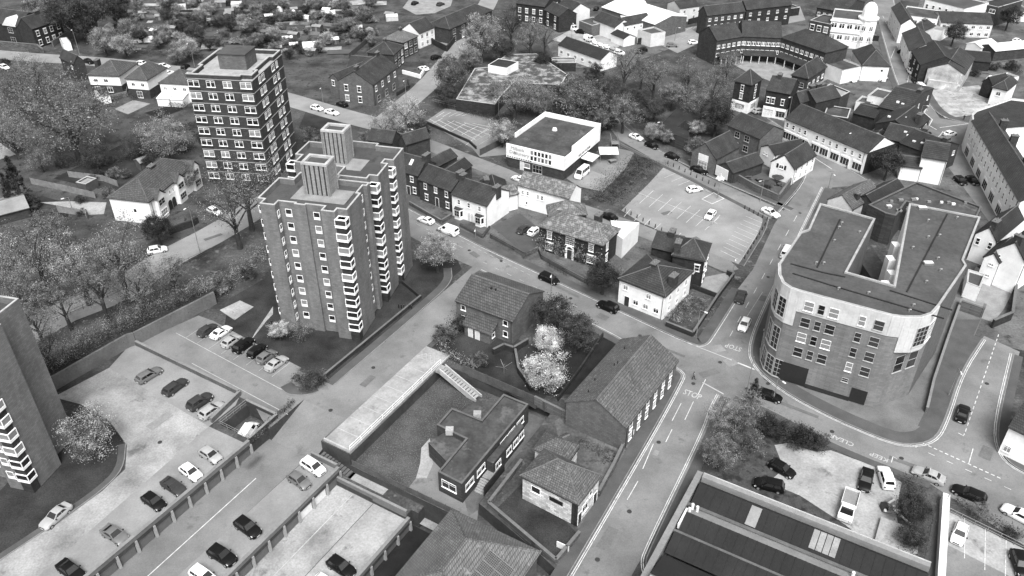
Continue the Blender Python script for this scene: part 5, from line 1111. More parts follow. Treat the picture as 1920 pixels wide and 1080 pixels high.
bld('white_gable_house', 'white gabled house at the top of the row below the paved yard', 'house', (752, 56), (786, 63), (798, 48), 5.2, 'gable', 'y', 2.8, 'white', 'slate', W=[('f', [.5], .9, 1.2, 'case', [3.2, .8]), ('r', 3, 1.2, 1.4, 'case', [3.2, .6])])
b = bld('terraced_house', 'dark roofed terrace with white bay fronts beyond the paved yard', 'terrace', (801, 47), (843, 55), (878, 12), 5.2, 'hip', 'y', 2.6, 'brick', 'slate', W=[('r', 5, 1.6, 1.7, 'grid', [3.0, .5])])
flatpoly('flat_roofed_school', 'low school block with blotchy white flat roof among the trees', 'school', [(855, 186), (928, 196), (938, 182), (962, 156), (1052, 159), (1064, 140), (1006, 101), (950, 102), (918, 126), (890, 128)], 3.6, 'brick_dark', 'felt_mottle', 0, .2, 'coping', .3, sink=.05)
flatpoly('flat_roofed_school', 'white rooftop block standing on the low blotchy school roof', 'school', [(915, 122), (950, 128), (972, 116), (935, 110)], 5.8, 'white', 'slate_dark', 0, .1, 'white', .1, sink=.02)
wall_run('yard_wall', 'brick wall around the sunken paved yard below the terrace', 'wall', PX([(792, 73), (838, 97), (858, 72)]), 2.0, .4, 'brick_dark'); lay('paved_yard', [(792, 72), (806, 57), (858, 70), (838, 96)], 'metal_grey')
# semis by the hill road, left
cl = [('f', 2, 1.3, 1.1, 'case', [3.6], .05, .7), ('f', [.2, .6], 1.7, 1.6, 'case', [.6])]
b = bld('semi_detached_house', 'white semi with brick ground floor, left of the garden slabs', 'house', (165, 141), (223, 143), (252, 119), 5.6, 'hip', 'x', 2.8, 'white', 'tile', lower=(2.7, 'brick'), W=cl); chimney(b, .05, .5, 2.8); b = bld('semi_detached_house', 'white semi over brick with french doors, middle of the three by the road', 'house', (236, 148), (275, 151), (309, 128), 5.6, 'hip', 'y', 2.8, 'white', 'tile', lower=(2.7, 'brick'), W=[('f', [.3, .75], 1.1, 1.1, 'case', [3.6]), ('f', [.5], 1.8, 2.0, 'grid', [.1])])
b = bld('semi_detached_house', 'white semi with two white lean roofs, right beside the banded tower', 'house', (299, 156), (353, 159), (378, 138), 5.4, 'hip', 'x', 2.6, 'white', 'tile', W=[('f', 3, 1.1, 1.1, 'case', [3.4])])
for k, t in ((0, .05), (1, .52)): m = MB(); L = b['L']; m.box(L*t, -4, 0, L*(t+.42), 0, 2.3, 0, 'd'); m.hexa([(L*t-.1, -4.2, 2.3), (L*(t+.42)+.1, -4.2, 2.3), (L*(t+.42)+.1, 0, 3.0), (L*t-.1, 0, 3.0), (L*t-.1, -4.2, 2.4), (L*(t+.42)+.1, -4.2, 2.4), (L*(t+.42)+.1, 0, 3.1), (L*t-.1, 0, 3.1)], 1); m.build('conservatory', ['white', 'metal_white'], b['root'])
bld('brick_house', 'tall brick house with one white upper window behind the large bare tree', 'house', (112, 107), (138, 119), (158, 114), 5.8, 'gable', 'x', 2.0, 'brick', 'slate', W=[('f', [.8], 1.2, 1.2, 'case', [3.6])])
bld('white_gable_house', 'small white garden extension at the back of the left white semi', 'extension', (176, 168), (191, 180), (202, 174), 2.6, 'gable', 'y', .8, 'white', 'slate')
b = bld('victorian_house', 'half timbered brick house in the far left corner', 'house', (-45, 38), (32, 49), (48, 26), 6.6, 'gable', 'x', 3.0, 'brick_dark', 'slate', W=[('f', [.8], 2.2, 1.8, 'grid', [3.9, .6])])
m = MB(); L = b['L']; m.hexa([(L*.66, -.5, 6.4), (L*.98, -.5, 6.4), (L*.82, -.5, 9.2), (L*.82, -.5, 9.2), (L*.66, 3, 6.4), (L*.98, 3, 6.4), (L*.82, 4, 9.2), (L*.82, 4, 9.2)]); m.build('timber_gable', 'cream', b['root'])
b = bld('victorian_house', 'brick house wing with six white sash windows along its long side, far left', 'house', (33, 50), (59, 54), (86, 32), 6.8, 'gable', 'y', 3.2, 'brick_dark', 'slate', W=[('r', [.15, .4, .62, .86], 1.2, 1.7, 'sash', [3.9, .8])]); chimney(b, .5, .5, 4)
# bay fronted white house
b = bld('white_house', 'white rendered pair of houses with hipped roof, gabled bays and arched porches', 'house', (204, 371), (278, 379), (376, 308), 5.6, 'hip', 'y', 3.0, 'white', 'tile', lod=False, hipk=1.0, W=[('r', [.4, .47], .5, .9, 'one', [3.6]), ('r', [.8], 1.0, 1.0, 'case', [3.6]), ('f', [.6], .8, 1.0, 'one', [2.6])])
L, D = b['L'], b['D']
for t in (.17, .58, .92):
    m = MB(); y = D*t; m.box(L, y-1.5, -.3, L+.8, y+1.5, 5.4, 0, 'd'); m.poly([(L+.8, y-1.5, 5.4), (L+.8, y+1.5, 5.4), (L+.8, y, 6.9)]); m.hexa([(L+1.1, y-1.8, 5.3), (L+1.1, y, 7.1), (L-2.4, y, 7.1), (L-2.4, y-1.8, 5.3), (L+1.1, y-1.8, 5.45), (L+1.1, y, 7.25), (L-2.4, y, 7.25), (L-2.4, y-1.8, 5.45)], 1); m.hexa([(L+1.1, y, 7.1), (L+1.1, y+1.8, 5.3), (L-2.4, y+1.8, 5.3), (L-2.4, y, 7.1), (L+1.1, y, 7.25), (L+1.1, y+1.8, 5.45), (L-2.4, y+1.8, 5.45), (L-2.4, y, 7.25)], 1)
    bay = m.build('bay', ['white', 'tile'], b['root']); put_win(bay, (L+.8, y, 3.4), R(90), 2.2, 1.4, 'grid'); put_win(bay, (L+.8, y, .8), R(90), 2.4, 1.5, 'grid')
for t in (.36, .44):
    m = MB(); y = D*t; q = [(L+.03, y-.75, 0), (L+.03, y+.75, 0)]+[(L+.03, y+.75*math.cos(math.pi*k/8), 1.7+.75*math.sin(math.pi*k/8)) for k in range(9)]; m.poly(q); m.build('porch_arch', 'brick_dark', b['root'])
chimney(b, .5, .52, 3.4)
b = bld('garden_shed', 'ribbed pale roofed outbuilding at the left edge near the dark conifers', 'outbuilding', (-20, 408), (54, 389), (29, 366), 2.4, 'gable', 'x', 1.3, 'brick', 'metal_grey')
# top middle
W2 = lambda n, h2=3.6: [('f', n, 1.1, 1.5, 'sash', [h2, .8])]
b = bld('brick_house', 'brick house with white sash windows at the top edge above the tall trees', 'house', (968, 6), (1021, 13), (1034, -8), 6.6, 'gable', 'x', 2.6, 'brick_dark', 'slate', W=W2(4)+[('r', 2, 1.1, 1.5, 'sash', [3.8])]); b = bld('brick_house', 'dark gabled house with slate roof left of the white gable', 'house', (1021, 18), (1048, 31), (1069, 20), 5.8, 'gable', 'x', 2.2, 'brick_dark', 'slate', W=W2(2))
bld('white_gable_house', 'pale rendered gable house facing the car dealer yard', 'house', (1043, 12), (1070, 23), (1090, 10), 6.4, 'gable', 'x', 2.4, 'cream', 'slate'); flatpoly('flat_shed', 'small brick shed with flat grey roof and shuttered front by the dealer yard', 'shed', [(1086, 39), (1110, 48), (1136, 42), (1112, 32)], 4.0, 'brick_mid', 'felt')
bld('works_hall', 'white fronted hall with slate roof in front of the big white shed', 'hall', (1171, 48), (1221, 38), (1216, 28), 5.0, 'gable', 'x', 1.8, 'white', 'slate', W=[('f', 4, .8, .9, 'one', [3.2])]); bld('works_hall', 'white gabled hall end with slate roof striped by rooflights', 'hall', (1112, 36), (1153, 52), (1172, 40), 4.6, 'gable', 'x', 2.0, 'white', 'slate')
bld('industrial_shed', 'big shed with a bright white curved roof at the top middle', 'shed', (1228, 46), (1288, 31), (1242, -12), 5.4, 'gable', 'y', 1.6, 'brick_mid', 'metal_white', cap=False); bld('industrial_shed', 'long lower shed with pale ribbed roof left of the big white one', 'shed', (1168, 38), (1226, 38), (1200, 2), 4.6, 'gable', 'y', 1.4, 'grey_render', 'metal_white', cap=False)
flatpoly('flat_shed', 'pale flat shed with white upstands at the corner of the bus station wall', 'shed', [(1196, 56), (1221, 64), (1248, 60), (1226, 50)], 4.5, 'cream', 'felt'); bld('site_office', 'small dark roofed sales office among the white cars', 'office', (1146, 63), (1170, 73), (1184, 66), 2.8, 'gable', 'x', 1.0, 'white', 'slate_dark')
b = bld('works_hall', 'long dark roofed hall with white gable end below the white cars', 'hall', (1047, 84), (1127, 112), (1146, 99), 3.8, 'gable', 'x', 1.9, 'white', 'slate_dark', W=[('f', 6, 1.2, 1.1, 'case', [1.2])]); bld('flat_shed', 'low stained flat outbuilding in front of the long dark roofed hall', 'shed', (1035, 118), (1080, 118), (1102, 108), 2.8, 'flat', wall='brick_dark', rmat='concrete')
bld('apartment_block', 'three storey brick flats with white windows at the top edge', 'apartment block', (1310, 21), (1326, 29), (1378, 12), 7.6, 'gable', 'y', 2.4, 'brick', 'slate', W=[('r', 6, 1.0, 1.1, 'case', [5.4, 3.0, .8])]); bld('apartment_block', 'brick flats with pitched roof at the top edge, right of the three storey ones', 'apartment block', (1383, 10), (1400, 18), (1450, -6), 7.2, 'gable', 'y', 2.4, 'brick_dark', 'slate', W=[('r', 5, 1.0, 1.1, 'case', [4.8, 2.4])])
bld('white_house', 'small pale houses with dark roofs between the white shed and the flats', 'house', (1252, 6), (1275, 16), (1300, 6), 5.2, 'gable', 'y', 1.8, 'cream', 'slate', W=[('r', 2, 1.0, 1.2, 'case', [3.2, .8])])
# hotel
hk = dict(wall='brick', rmat='slate', cap=False)
hotelw = lambda n: [('f', n, 1.2, 1.2, 'twin', [5.2, 2.6])]
for A, B, C, rf, nn, lb in (((1344, 76), (1392, 68), (1398, 47), 'gable', 5, 'left wing of the long brick hotel, beside the bus station bays'), ((1392, 68), (1466, 71), (1468, 49), 'gable', 8, 'middle wing of the long brick hotel, behind the round canopy'), ((1466, 71), (1548, 99), (1576, 84), 'hip', 9, 'right wing of the long brick hotel, ending by the white domed theatre')):
    b = bld('brick_hotel', lb, 'hotel', A, B, C, 8.0, rf, 'x', 3.2, W=hotelw(nn), **hk); m = MB(); L = b['L']; m.hexa([(.8, -2.6, 2.5), (L-1, -2.6, 2.5), (L-1, 0, 3.5), (.8, 0, 3.5), (.8, -2.6, 2.65), (L-1, -2.6, 2.65), (L-1, 0, 3.65), (.8, 0, 3.65)]); v = m.build('veranda_roof', 'slate', b['root'])
    for k in range(5): m = MB(); X = 1+(L-2.2)*k/4; m.tube((X, -2.4, 0), (X, -2.4, 2.5), .12, .12, 6); m.build('veranda_post', 'panel', v)
bld('brick_pavilion', 'single storey brick pavilion with broad hipped roof in the hotel court', 'pavilion', (1485, 141), (1515, 148), (1576, 132), 4.2, 'hip', 'y', 3.2, 'brick', 'slate', W=[('f', [.6], 2.2, 1.4, 'grid', [1.2]), ('r', 4, 1.4, 1.4, 'case', [1.2])])
# theatre
b = bld('domed_theatre', 'white theatre with classical windows and a corner dome on the high street', 'theatre', (1560, 33), (1618, 39), (1628, 22), 9.6, 'flat', wall='white', rmat='felt', W=[('f', 4, 1.7, 1.6, 'twin', [6.4]), ('f', 4, 1.7, 1.6, 'twin', [2.6])])
L = b['L']; m = MB(); m.box(-.3, -.35, 5.0, L, -.003, 5.4); m.box(-.3, -.35, 8.6, L, -.003, 9.1); m.build('cornice', 'white', b['root']); c = Vector((L+1.6, 2.2, 0)); m = MB()
m.tube(c, c+Vector((0, 0, 10)), 3.0, 3.0, 12); m.tube(c+Vector((0, 0, 10)), c+Vector((0, 0, 10.5)), 3.4, 3.4, 12); m.build('corner_tower', 'white', b['root'])
m = MB(); m.tube(c+Vector((0, 0, 10.5)), c+Vector((0, 0, 12.2)), 2.5, 2.4, 12); pr = 2.4
for k in range(6): r1 = 2.4*math.cos(R(15*(k+1))); m.tube(c+Vector((0, 0, 12.2+3.2*math.sin(R(15*k)))), c+Vector((0, 0, 12.2+3.2*math.sin(R(15*(k+1))))), pr, max(.1, r1), 14); pr = max(.1, r1)
m.build('dome', 'white', b['root'], smooth=True)
for k in range(3): a = R(-150+k*45); put_win(b['root'], (c.x+3.0*math.cos(a), c.y+3.0*math.sin(a), 3), a+R(90), 1.2, 1.6, 'twin', True); put_win(b['root'], (c.x+3.0*math.cos(a), c.y+3.0*math.sin(a), 6.5), a+R(90), 1.2, 1.6, 'twin', True)
m = MB(); m.box(c.x+2.7, -1.5, 3.8, c.x+4.6, -1.2, 5.6); m.build('hanging_sign', 'black', b['root'])
bld('brick_house', 'brick building with white framed windows stuck to the left of the domed theatre', 'house', (1519, 38), (1557, 46), (1570, 32), 7.6, 'flat', wall='brick', rmat='felt_dark', W=[('f', 3, 1.5, 1.8, 'sash', [4.6])])
b = bld('corner_bank', 'white building with pyramid roof between the theatre and the brick terrace backs', 'shop', (1618, 123), (1668, 125), (1652, 98), 4.8, 'hip', 'y', 3.6, 'white', 'slate', W=[('f', [.75], .8, .9, 'one', [3.0])], hipk=1.0); bld('corner_bank', 'low white annex with flat roof left of the pyramid roof', 'annex', (1580, 133), (1618, 125), (1612, 104), 4.2, 'flat', wall='white', rmat='felt_dark')
# pub block and shops
b = bld('corner_shop', 'turreted brick corner building with white shop front opposite the chapel', 'shop', (1378, 152), (1409, 160), (1431, 150), 8.4, 'hip', 'x', 3.2, 'brick_dark', 'slate', lower=(3.2, 'white'), W=[('f', [.5], .9, 1.6, 'sash', [6.2, 3.9]), ('r', [.5], .9, 1.6, 'sash', [6.2, 3.9]), ('f', [.5], 3.0, 1.6, 'shop', [.8]), ('r', [.5], 3.0, 1.6, 'shop', [.8])])
b = bld('gabled_terrace', 'brick gabled shop with three sash windows right of the turret', 'shop', (1437, 168), (1482, 176), (1500, 155), 7.8, 'gable', 'x', 2.4, 'brick_dark', 'slate', lower=(3.2, 'white'), lod=False, W=[('f', [.15, .35, .75], .9, 1.6, 'sash', [4.2]), ('f', 2, 2.6, 1.8, 'shop', [.6])]); chimney(b, .3, .5, 3.2); bld('gabled_terrace', 'brick rear gable with slate roof behind the sash windowed shop', 'house', (1482, 185), (1500, 192), (1528, 165), 6.5, 'gable', 'y', 2.2, 'brick_dark', 'slate', ch=((.5, .5, 3),))
flatpoly('flat_shed', 'square brick block with pale rooflights on its flat top', 'shed', [(1538, 167), (1572, 184), (1594, 172), (1557, 157)], 6.0, 'brick', 'concrete'); bld('brick_house', 'slate roofed brick house in front of the flat topped square block', 'house', (1498, 178), (1530, 192), (1545, 168), 6.6, 'gable', 'y', 2.2, 'brick_dark', 'slate', ch=((.3, .5, 3.0),))
b = bld('shop_terrace', 'long white fronted terrace of shops with one continuous slate roof', 'shop terrace', (1473, 222), (1627, 287), (1662, 262), 5.8, 'gable', 'x', 2.8, 'white', 'slate', lod=False, W=[('f', [.04, .12, .2, .27, .42, .5, .58, .66, .76, .84, .93], .8, 1.2, 'sash2', [3.7]), ('f', [.06, .16, .27, .42, .53, .66, .78, .92], 2.6, 1.9, 'shop', [.5])])
m = MB(); m.box(b['L'], -.01, -.3, b['L']+.1, b['D']+.01, 5.8); m.build('end_wall', 'brick_dark', b['root'])
bld('rear_extension', 'low brick extension with a stained flat roof behind the shop terrace', 'extension', (1545, 215), (1590, 222), (1602, 205), 4.0, 'flat', wall='brick_dark', rmat='felt_dark'); bld('rear_extension', 'grey slate lean-to with pale parapet behind the middle of the shop terrace', 'extension', (1600, 212), (1640, 222), (1652, 200), 3.6, 'gable', 'x', 1.2, 'brick_dark', 'slate_dark')
# backs along the high street
for i, (A, B, C, h, wl, rm, lb) in enumerate([((1648, 200), (1698, 212), (1688, 152), 5.6, 'brick', 'slate', 'dark roofed terrace end nearest the pyramid roofed bank'), ((1642, 232), (1708, 250), (1702, 212), 5.4, 'brick_dark', 'slate_dark', 'long dark slate roof below the small white box house'), ((1655, 258), (1728, 275), (1722, 245), 5.4, 'brick_dark', 'slate', 'wide slate roof with white dormer frames above the bend'), ((1688, 268), (1752, 292), (1738, 250), 5.6, 'brick', 'slate_dark', 'dark roof next above the tall blank white gable')]):
    b = bld('shop_house', lb, 'shop', A, B, C, h, 'gable', 'x' if i != 1 else 'y', 2.2, wl, rm, W=[('r', 3, .9, 1.2, 'sash2', [3.4])]); chimney(b, .9, .5, 3.0)
    for k in range(3): m = MB(); X, Y = b['L']*random.uniform(.15, .85), b['D']*random.uniform(.1, .4); zz = h+2.2*Y/(b['D']/2); m.box(X-.35, Y-.25, zz, X+.35, Y+.25, zz+.35); m.build('rooflight', 'panel', b['roof'])
bld('white_box_house', 'small white box building with grey flat roof among dark roofs', 'house', (1627, 179), (1657, 186), (1659, 168), 4.2, 'flat', wall='white', rmat='felt'); bld('white_box_house', 'white yard building with a flat top below the grey stained lean-to', 'house', (1605, 190), (1632, 196), (1636, 184), 2.8, 'flat', wall='white', rmat='felt_dark')
bld('rear_extension', 'white rear yard wing behind the wide slate roof at the bend', 'extension', (1632, 250), (1660, 258), (1668, 236), 3.4, 'gable', 'y', 1.0, 'white', 'slate')
# right of the high street, top to bottom
R3 = [('f', 3, 1.0, 1.4, 'sash2', [3.6, .8])]
bld('white_house', 'tall white narrow shop at the top end of the high street', 'shop', (1672, 14), (1690, 46), (1712, 38), 6.4, 'gable', 'x', 2.0, 'white', 'slate', W=R3); b = bld('white_house', 'wide white building with dark flat roof and a row of dark windows', 'shop', (1690, 28), (1758, 37), (1762, 19), 6.0, 'flat', wall='white', rmat='felt_dark', W=[('f', 6, 1.3, 1.3, 'case', [3.6])])
bld('white_terrace', 'long low white cottage terrace with one dark roof at the top right', 'terrace', (1765, 42), (1862, 46), (1863, 29), 4.8, 'gable', 'x', 2.2, 'cream', 'slate', W=[('f', 7, 1.2, 1.2, 'case', [3.0, .6])]); bld('white_house', 'tall white building with dark windows at the top edge on the right', 'house', (1735, 0), (1808, 18), (1815, -4), 7.6, 'flat', wall='white', rmat='felt', W=[('f', 6, 1.0, 1.6, 'sash2', [4.8, 1.6])])
bld('brick_house', 'brown brick block with two white windows in the top right corner', 'house', (1838, 6), (1872, 14), (1888, -6), 7.0, 'flat', wall='brick', rmat='slate_dark', W=[('f', 2, 2.2, 1.4, 'case', [4.6])]); bld('flat_shed', 'low white flat shed behind the brown brick block', 'shed', (1875, 22), (1935, 24), (1940, 10), 3.4, 'flat', wall='white', rmat='felt')
b = bld('flat_shed', 'white kiosk with dark recessed front below the wide white building', 'shop', (1738, 52), (1768, 58), (1774, 42), 3.6, 'flat', wall='white', rmat='metal_grey'); bld('shop_house', 'small dark roofed house with white chimney by the kiosk', 'shop', (1706, 52), (1732, 58), (1730, 44), 5.0, 'hip', 'y', 2.2, 'cream', 'slate', ch=((.5, .5, 2.6),))
bld('shop_house', 'narrow shop with white street face and slate roof, uphill of the parked vans', 'shop', (1692, 62), (1706, 96), (1752, 86), 5.6, 'gable', 'x', 2.4, 'white', 'slate', W=R3); bld('shop_house', 'dark slate roofed shop with white street windows beside the parked vans', 'shop', (1708, 92), (1727, 122), (1790, 104), 5.8, 'gable', 'x', 3.0, 'brick_dark', 'slate_dark', W=R3)
bld('shop_house', 'end shop with a patched pale gable wall facing the gravel lot', 'shop', (1740, 128), (1808, 140), (1798, 104), 5.2, 'gable', 'y', 2.4, 'patched', 'slate'); bld('flat_shed', 'low patched white lean building under the patched pale gable', 'shed', (1740, 150), (1796, 158), (1800, 142), 2.4, 'flat', wall='patched', rmat='cream')
bld('garden_shed', 'dark roofed long shed beside the round tree on the right', 'shed', (1800, 112), (1858, 117), (1860, 100), 3.0, 'gable', 'x', 1.6, 'brick_dark', 'slate_dark'); bld('industrial_shed', 'white roofed L shaped shed right of the dark round tree', 'shed', (1838, 84), (1866, 96), (1892, 72), 3.4, 'gable', 'y', 1.2, 'brick', 'metal_white', cap=False); bld('industrial_shed', 'lower white roofed end of the L shaped shed', 'shed', (1813, 82), (1840, 90), (1856, 78), 3.0, 'gable', 'y', 1.0, 'white', 'metal_white', cap=False)
b = bld('white_house', 'white house with dark hipped roof behind the curved corner shop', 'house', (1862, 164), (1888, 170), (1922, 158), 5.0, 'hip', 'y', 2.0, 'white', 'slate', W=[('f', [.5], 1.2, 1.2, 'case', [3.0])]); bld('white_house', 'pale flat topped house left behind the dark hipped white house', 'house', (1860, 142), (1882, 150), (1900, 140), 4.4, 'flat', wall='white', rmat='felt'); bld('brick_house', 'dark house with gabled roof between the gravel lot and the white hipped house', 'house', (1843, 152), (1860, 158), (1866, 142), 4.4, 'gable', 'y', 1.6, 'brick_dark', 'slate_dark')
b = bld('apartment_block', 'dark roofed brick flats with gables at the top edge near the high street', 'apartment block', (1532, 14), (1585, 24), (1622, 4), 6.6, 'gable', 'x', 2.6, 'brick', 'slate', W=[('f', 5, 1.0, 1.2, 'case', [4.0, 1.2])]); bld('garage_row', 'low dark garage row at the top edge above the bus station', 'garages', (1440, 22), (1500, 14), (1496, 4), 3.0, 'flat', wall='brick_dark', rmat='felt_dark')
wall_run('boundary_wall', 'long brick wall between the works yard and the bus station bays', 'wall', PX([(1196, 84), (1245, 72), (1250, 58)]), 2.2, .4, 'brick_dark'); wall_run('boundary_wall', 'brick wall along the top of the bus station under the flats', 'wall', PX([(1290, 46), (1330, 36), (1470, 10)]), 2.0, .4, 'brick_dark')
flatpoly('courtyard_house', 'low slate roofed building round a small court, hidden among the trees', 'house', [(1232, 240), (1272, 200), (1316, 212), (1312, 232), (1284, 226), (1270, 238), (1292, 246), (1290, 262)], 3.4, 'brick', 'slate', 0, .1, 'slate', .1, sink=.02)
M['deck'] = rough_mat('car_deck_surface', .18, .34, .25, 3, .9, .35, patch=(.14, .62, .3))
# ------------------------------------------------------------------ garage rows, decks, steps and walls
def garage_row(label, s0, s1, w, z0, z1, n, pale=(), first=0):
    """row of lock-up garages whose roof is the parking deck above; doors face +w"""
    rt = thing('garage_row', label, 'garages', S(s0, w, z0), SA); L = s1-s0; H = z1-z0
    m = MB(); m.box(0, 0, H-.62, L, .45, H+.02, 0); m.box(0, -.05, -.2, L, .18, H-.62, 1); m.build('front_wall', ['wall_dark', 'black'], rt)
    m = MB(); m.box(0, .12, H+.02, L, .5, H+.72); m.build('parapet', 'wall_grey', rt); m = MB(); m.box(0, .04, H+.722, L, .56, H+.8); m.build('coping', 'wall_pale', rt)
    k = L/n
    pm = MB(); pm.box(-.16, .16, 0, .16, .62, H-.1); pm = pm.mesh('pillar', ['wall_pale2']); d = MB(); d.box(-k/2+.3, .2, .05, k/2-.3, .27, H-.66)
    for i in range(1, 6): d.box(-k/2+.3, .27, .05+i*(H-.7)/6, k/2-.3, .285, .1+i*(H-.7)/6)
    dd, dp = d.mesh('garage_door', ['door_mid']), d.mesh('garage_door', ['panel'])
    for i in range(n+1): ob('pillar', pm, rt, (i*k, 0, 0))
    for i in range(n): ob('garage_door', dp if i in pale else dd, rt, (k*(i+.5), 0, 0))
    return rt
garage_row('upper garage row with pale pillars below the deck of six parked cars', 8.9, 50.9, -2.1, ZL1, 0, 14); garage_row('middle garage row with two white doors beside the pale concrete court', 4.6, 46.6, 11.55, ZL2, ZL1, 14, (1, 2)); garage_row('lowest garage row facing the dark garden at the bottom', 5.4, 41.4, 25.05, ZG, ZL2, 12)
# long pale car deck beside the tower road
rt = thing('car_deck', 'long pale concrete car deck with painted bays beside the tower road', 'car deck', S(-24.3, 7.6), SA); L, W = 27.0, 5.1
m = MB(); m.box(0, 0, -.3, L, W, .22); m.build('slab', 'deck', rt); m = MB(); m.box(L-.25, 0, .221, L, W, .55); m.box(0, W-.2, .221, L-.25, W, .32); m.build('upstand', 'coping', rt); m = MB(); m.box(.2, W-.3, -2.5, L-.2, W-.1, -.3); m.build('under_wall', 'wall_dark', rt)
for i in range(8): m = MB(); X = 3.2+i*2.95; m.box(X-.05, .2, .221, X+.05, W-.3, .226); m.build('bay_line', 'line_dim', rt)
for i in range(5):
    for sgn in (1, -1): m = MB(); m.beam(Vector((1.7 if sgn > 0 else 3.0, .3+i*.9, 0)), Vector((3.0 if sgn > 0 else 1.7, 1.2+i*.9, 0)), .08, .222, .227+(.002 if sgn > 0 else 0)); m.build('hatch_line', 'line_dim', rt)
def rail(label, pts, h=1.0, posts=1.4, mat='steel', name='railing', bars=2):
    o = pts[0].copy(); rt = thing(name, label, 'railing', o); q = [p-o for p in pts]; m = MB()
    for a, b in zip(q, q[1:]):
        for k in range(bars): m.tube(a+Vector((0, 0, h*(k+1)/bars)), b+Vector((0, 0, h*(k+1)/bars)), .035, .035, 5)
    m.build('rail', mat, rt)
    pm = MB(); pm.tube((0, 0, 0), (0, 0, h), .04, .04, 5); pm = pm.mesh('rail_post', [mat])
    for a, b in zip(q, q[1:]):
        n = max(1, round((b-a).length/posts))
        for i in range(n+1): ob('post', pm, rt, a+(b-a)*(i/n))
    return rt
rail('white railing along the outer edge of the long pale car deck', [S(-21.5, 12.6, .22), S(2.5, 12.6, .22)], 1.0, 2.6, 'frame')
def stairs(label, a, b, w, z0, z1, n, mat, name='staircase', cat='stairs', side=None):
    o = a.copy(); o.z = 0; d = b-a; d.z = 0; L = d.length; rt = thing(name, label, cat, o, math.atan2(d.y, d.x)); m = MB()
    for i in range(n):
        z = z0+(z1-z0)*(i+1)/n; m.box(L*i/n, -w/2, z-.5, L*(i+1)/n+.03, w/2, z, 0)
        m.box(L*i/n, -w/2, z+.001, L*i/n+.12, w/2, z+.012, 1)
    m.build('steps', [mat, 'felt_black'], rt)
    if side:
        for y in (-w/2-.1, w/2+.1):
            m = MB(); m.hexa([(0, y-.1, z0-.6), (L, y-.1, z1-.6), (L, y+.1, z1-.6), (0, y+.1, z0-.6), (0, y-.1, z0+.5), (L, y-.1, z1+.5), (L, y+.1, z1+.5), (0, y+.1, z0+.5)]); m.build('side_wall', side, rt)
    return rt
stairs('pale outdoor staircase with side walls from the car deck down to the daisy lawn', S(-20.6, 13.6), S(-19.6, 21.5), 1.3, .2, ZY, 14, 'concrete_white', side='coping')
m = MB(); a = S(-21.4, 12.75); rt = thing('stair_landing', 'small railed landing between the car deck and its pale staircase', 'landing', a, SA); m.box(0, 0, -.3, 1.7, 1.0, .22); m.build('slab', 'concrete_white', rt)
stairs('upper flight of public steps beside the lower car deck', S(3.6, 7.4), S(3.6, 13.6), 1.3, -1.9, ZST, 11, 'concrete_dark'); stairs('lower flight of public steps beside the corner of the lowest deck', S(3.6, 19.8), S(3.6, 26.2), 1.3, ZST, ZG+1.2, 13, 'concrete_dark')
laysw('step_path', [(3.0, 13.6), (4.3, 13.6), (4.3, 19.8), (3.0, 19.8)], 'concrete', ZST, .02); laysw('step_path', [(3.0, 26.2), (4.3, 26.2), (4.3, 33), (3.0, 33)], 'concrete', ZG, .8)
wall_run('timber_fence', 'weathered board fence between the public steps and the hall yard', 'fence', [S(2.75, 13), S(2.75, 32.5)], 1.1, .08, 'wood', ZY, None, None, 2.4)
wall_run('boundary_wall', 'grey wall closing the top end of the lower car deck beside the steps', 'wall', [S(4.5, 6.4), S(4.5, 11.5)], .95, .25, 'wall_grey', ZL1, 'wall_pale'); wall_run('boundary_wall', 'grey wall at the head of the pale concrete court', 'wall', [S(5.3, 11.9), S(5.3, 18.8)], .5, .25, 'wall_grey', ZST, 'wall_pale'); wall_run('boundary_wall', 'grey parapet at the head of the lowest deck beside the lower steps', 'wall', [S(5.35, 18.8), S(5.35, 25.0)], 1.0, .3, 'wall_grey', ZST-.4, 'wall_pale')
# parking court walls, upper left
wall_run('boundary_wall', 'long brick wall between the two parking courts, above four parked cars', 'wall', [S(1.3, -38.6), S(1.6, -11.2), S(8.6, -10.2)], .95, .35, 'brick_mid', 0, 'wall_pale')
rail('pale railing around the sunken garage entrance', [S(2.5, -8.7, .0), S(8.3, -8.7, 0), S(8.3, -2.2, 0)], 1.0, 1.5, 'steel'); wall_run('boundary_wall', 'brick wall around the sunken garage entrance by the road', 'wall', [S(2.5, -8.8), S(2.5, -2.2), S(8.6, -2.0)], .8, .3, 'brick', 0, 'wall_pale')
b0 = MB(); rt = thing('retaining_wall', 'tall pale retaining wall with bushes along its top, behind the parking courts', 'wall', S(22, -38.6)); o = rt.location.copy()
q = [S(40, -39.5), S(17, -38.6), S(2.2, -37.6), S(1.2, -37.0), S(-12, -35.0), S(-15, -34.6)]; q = [p-o for p in q]
for a, b in zip(q, q[1:]): b0.beam(a, b, .4, -.3, 2.7)
b0.build('wall_body', 'wall_grey', rt)
m = MB()
Q = [S(40, -39.7), S(17, -38.8), S(2, -37.7), S(-12, -35.2), S(-16, -34.8)]; Q2 = [S(40, -49), S(17, -48), S(2, -46), S(-12, -43), S(-18, -40)]
for i in range(4): m.poly([(Q[i].x, Q[i].y, 2.6), (Q[i+1].x, Q[i+1].y, 2.6), (Q2[i+1].x, Q2[i+1].y, .1), (Q2[i].x, Q2[i].y, .1)])
tag(m.build('embankment', 'grass'), kind='structure')
rail('thin dark roadside railing along the upper road under the bare trees', [G(85, 612), G(310, 512), G(420, 462)], 1.0, 2.5, 'steel_dark')
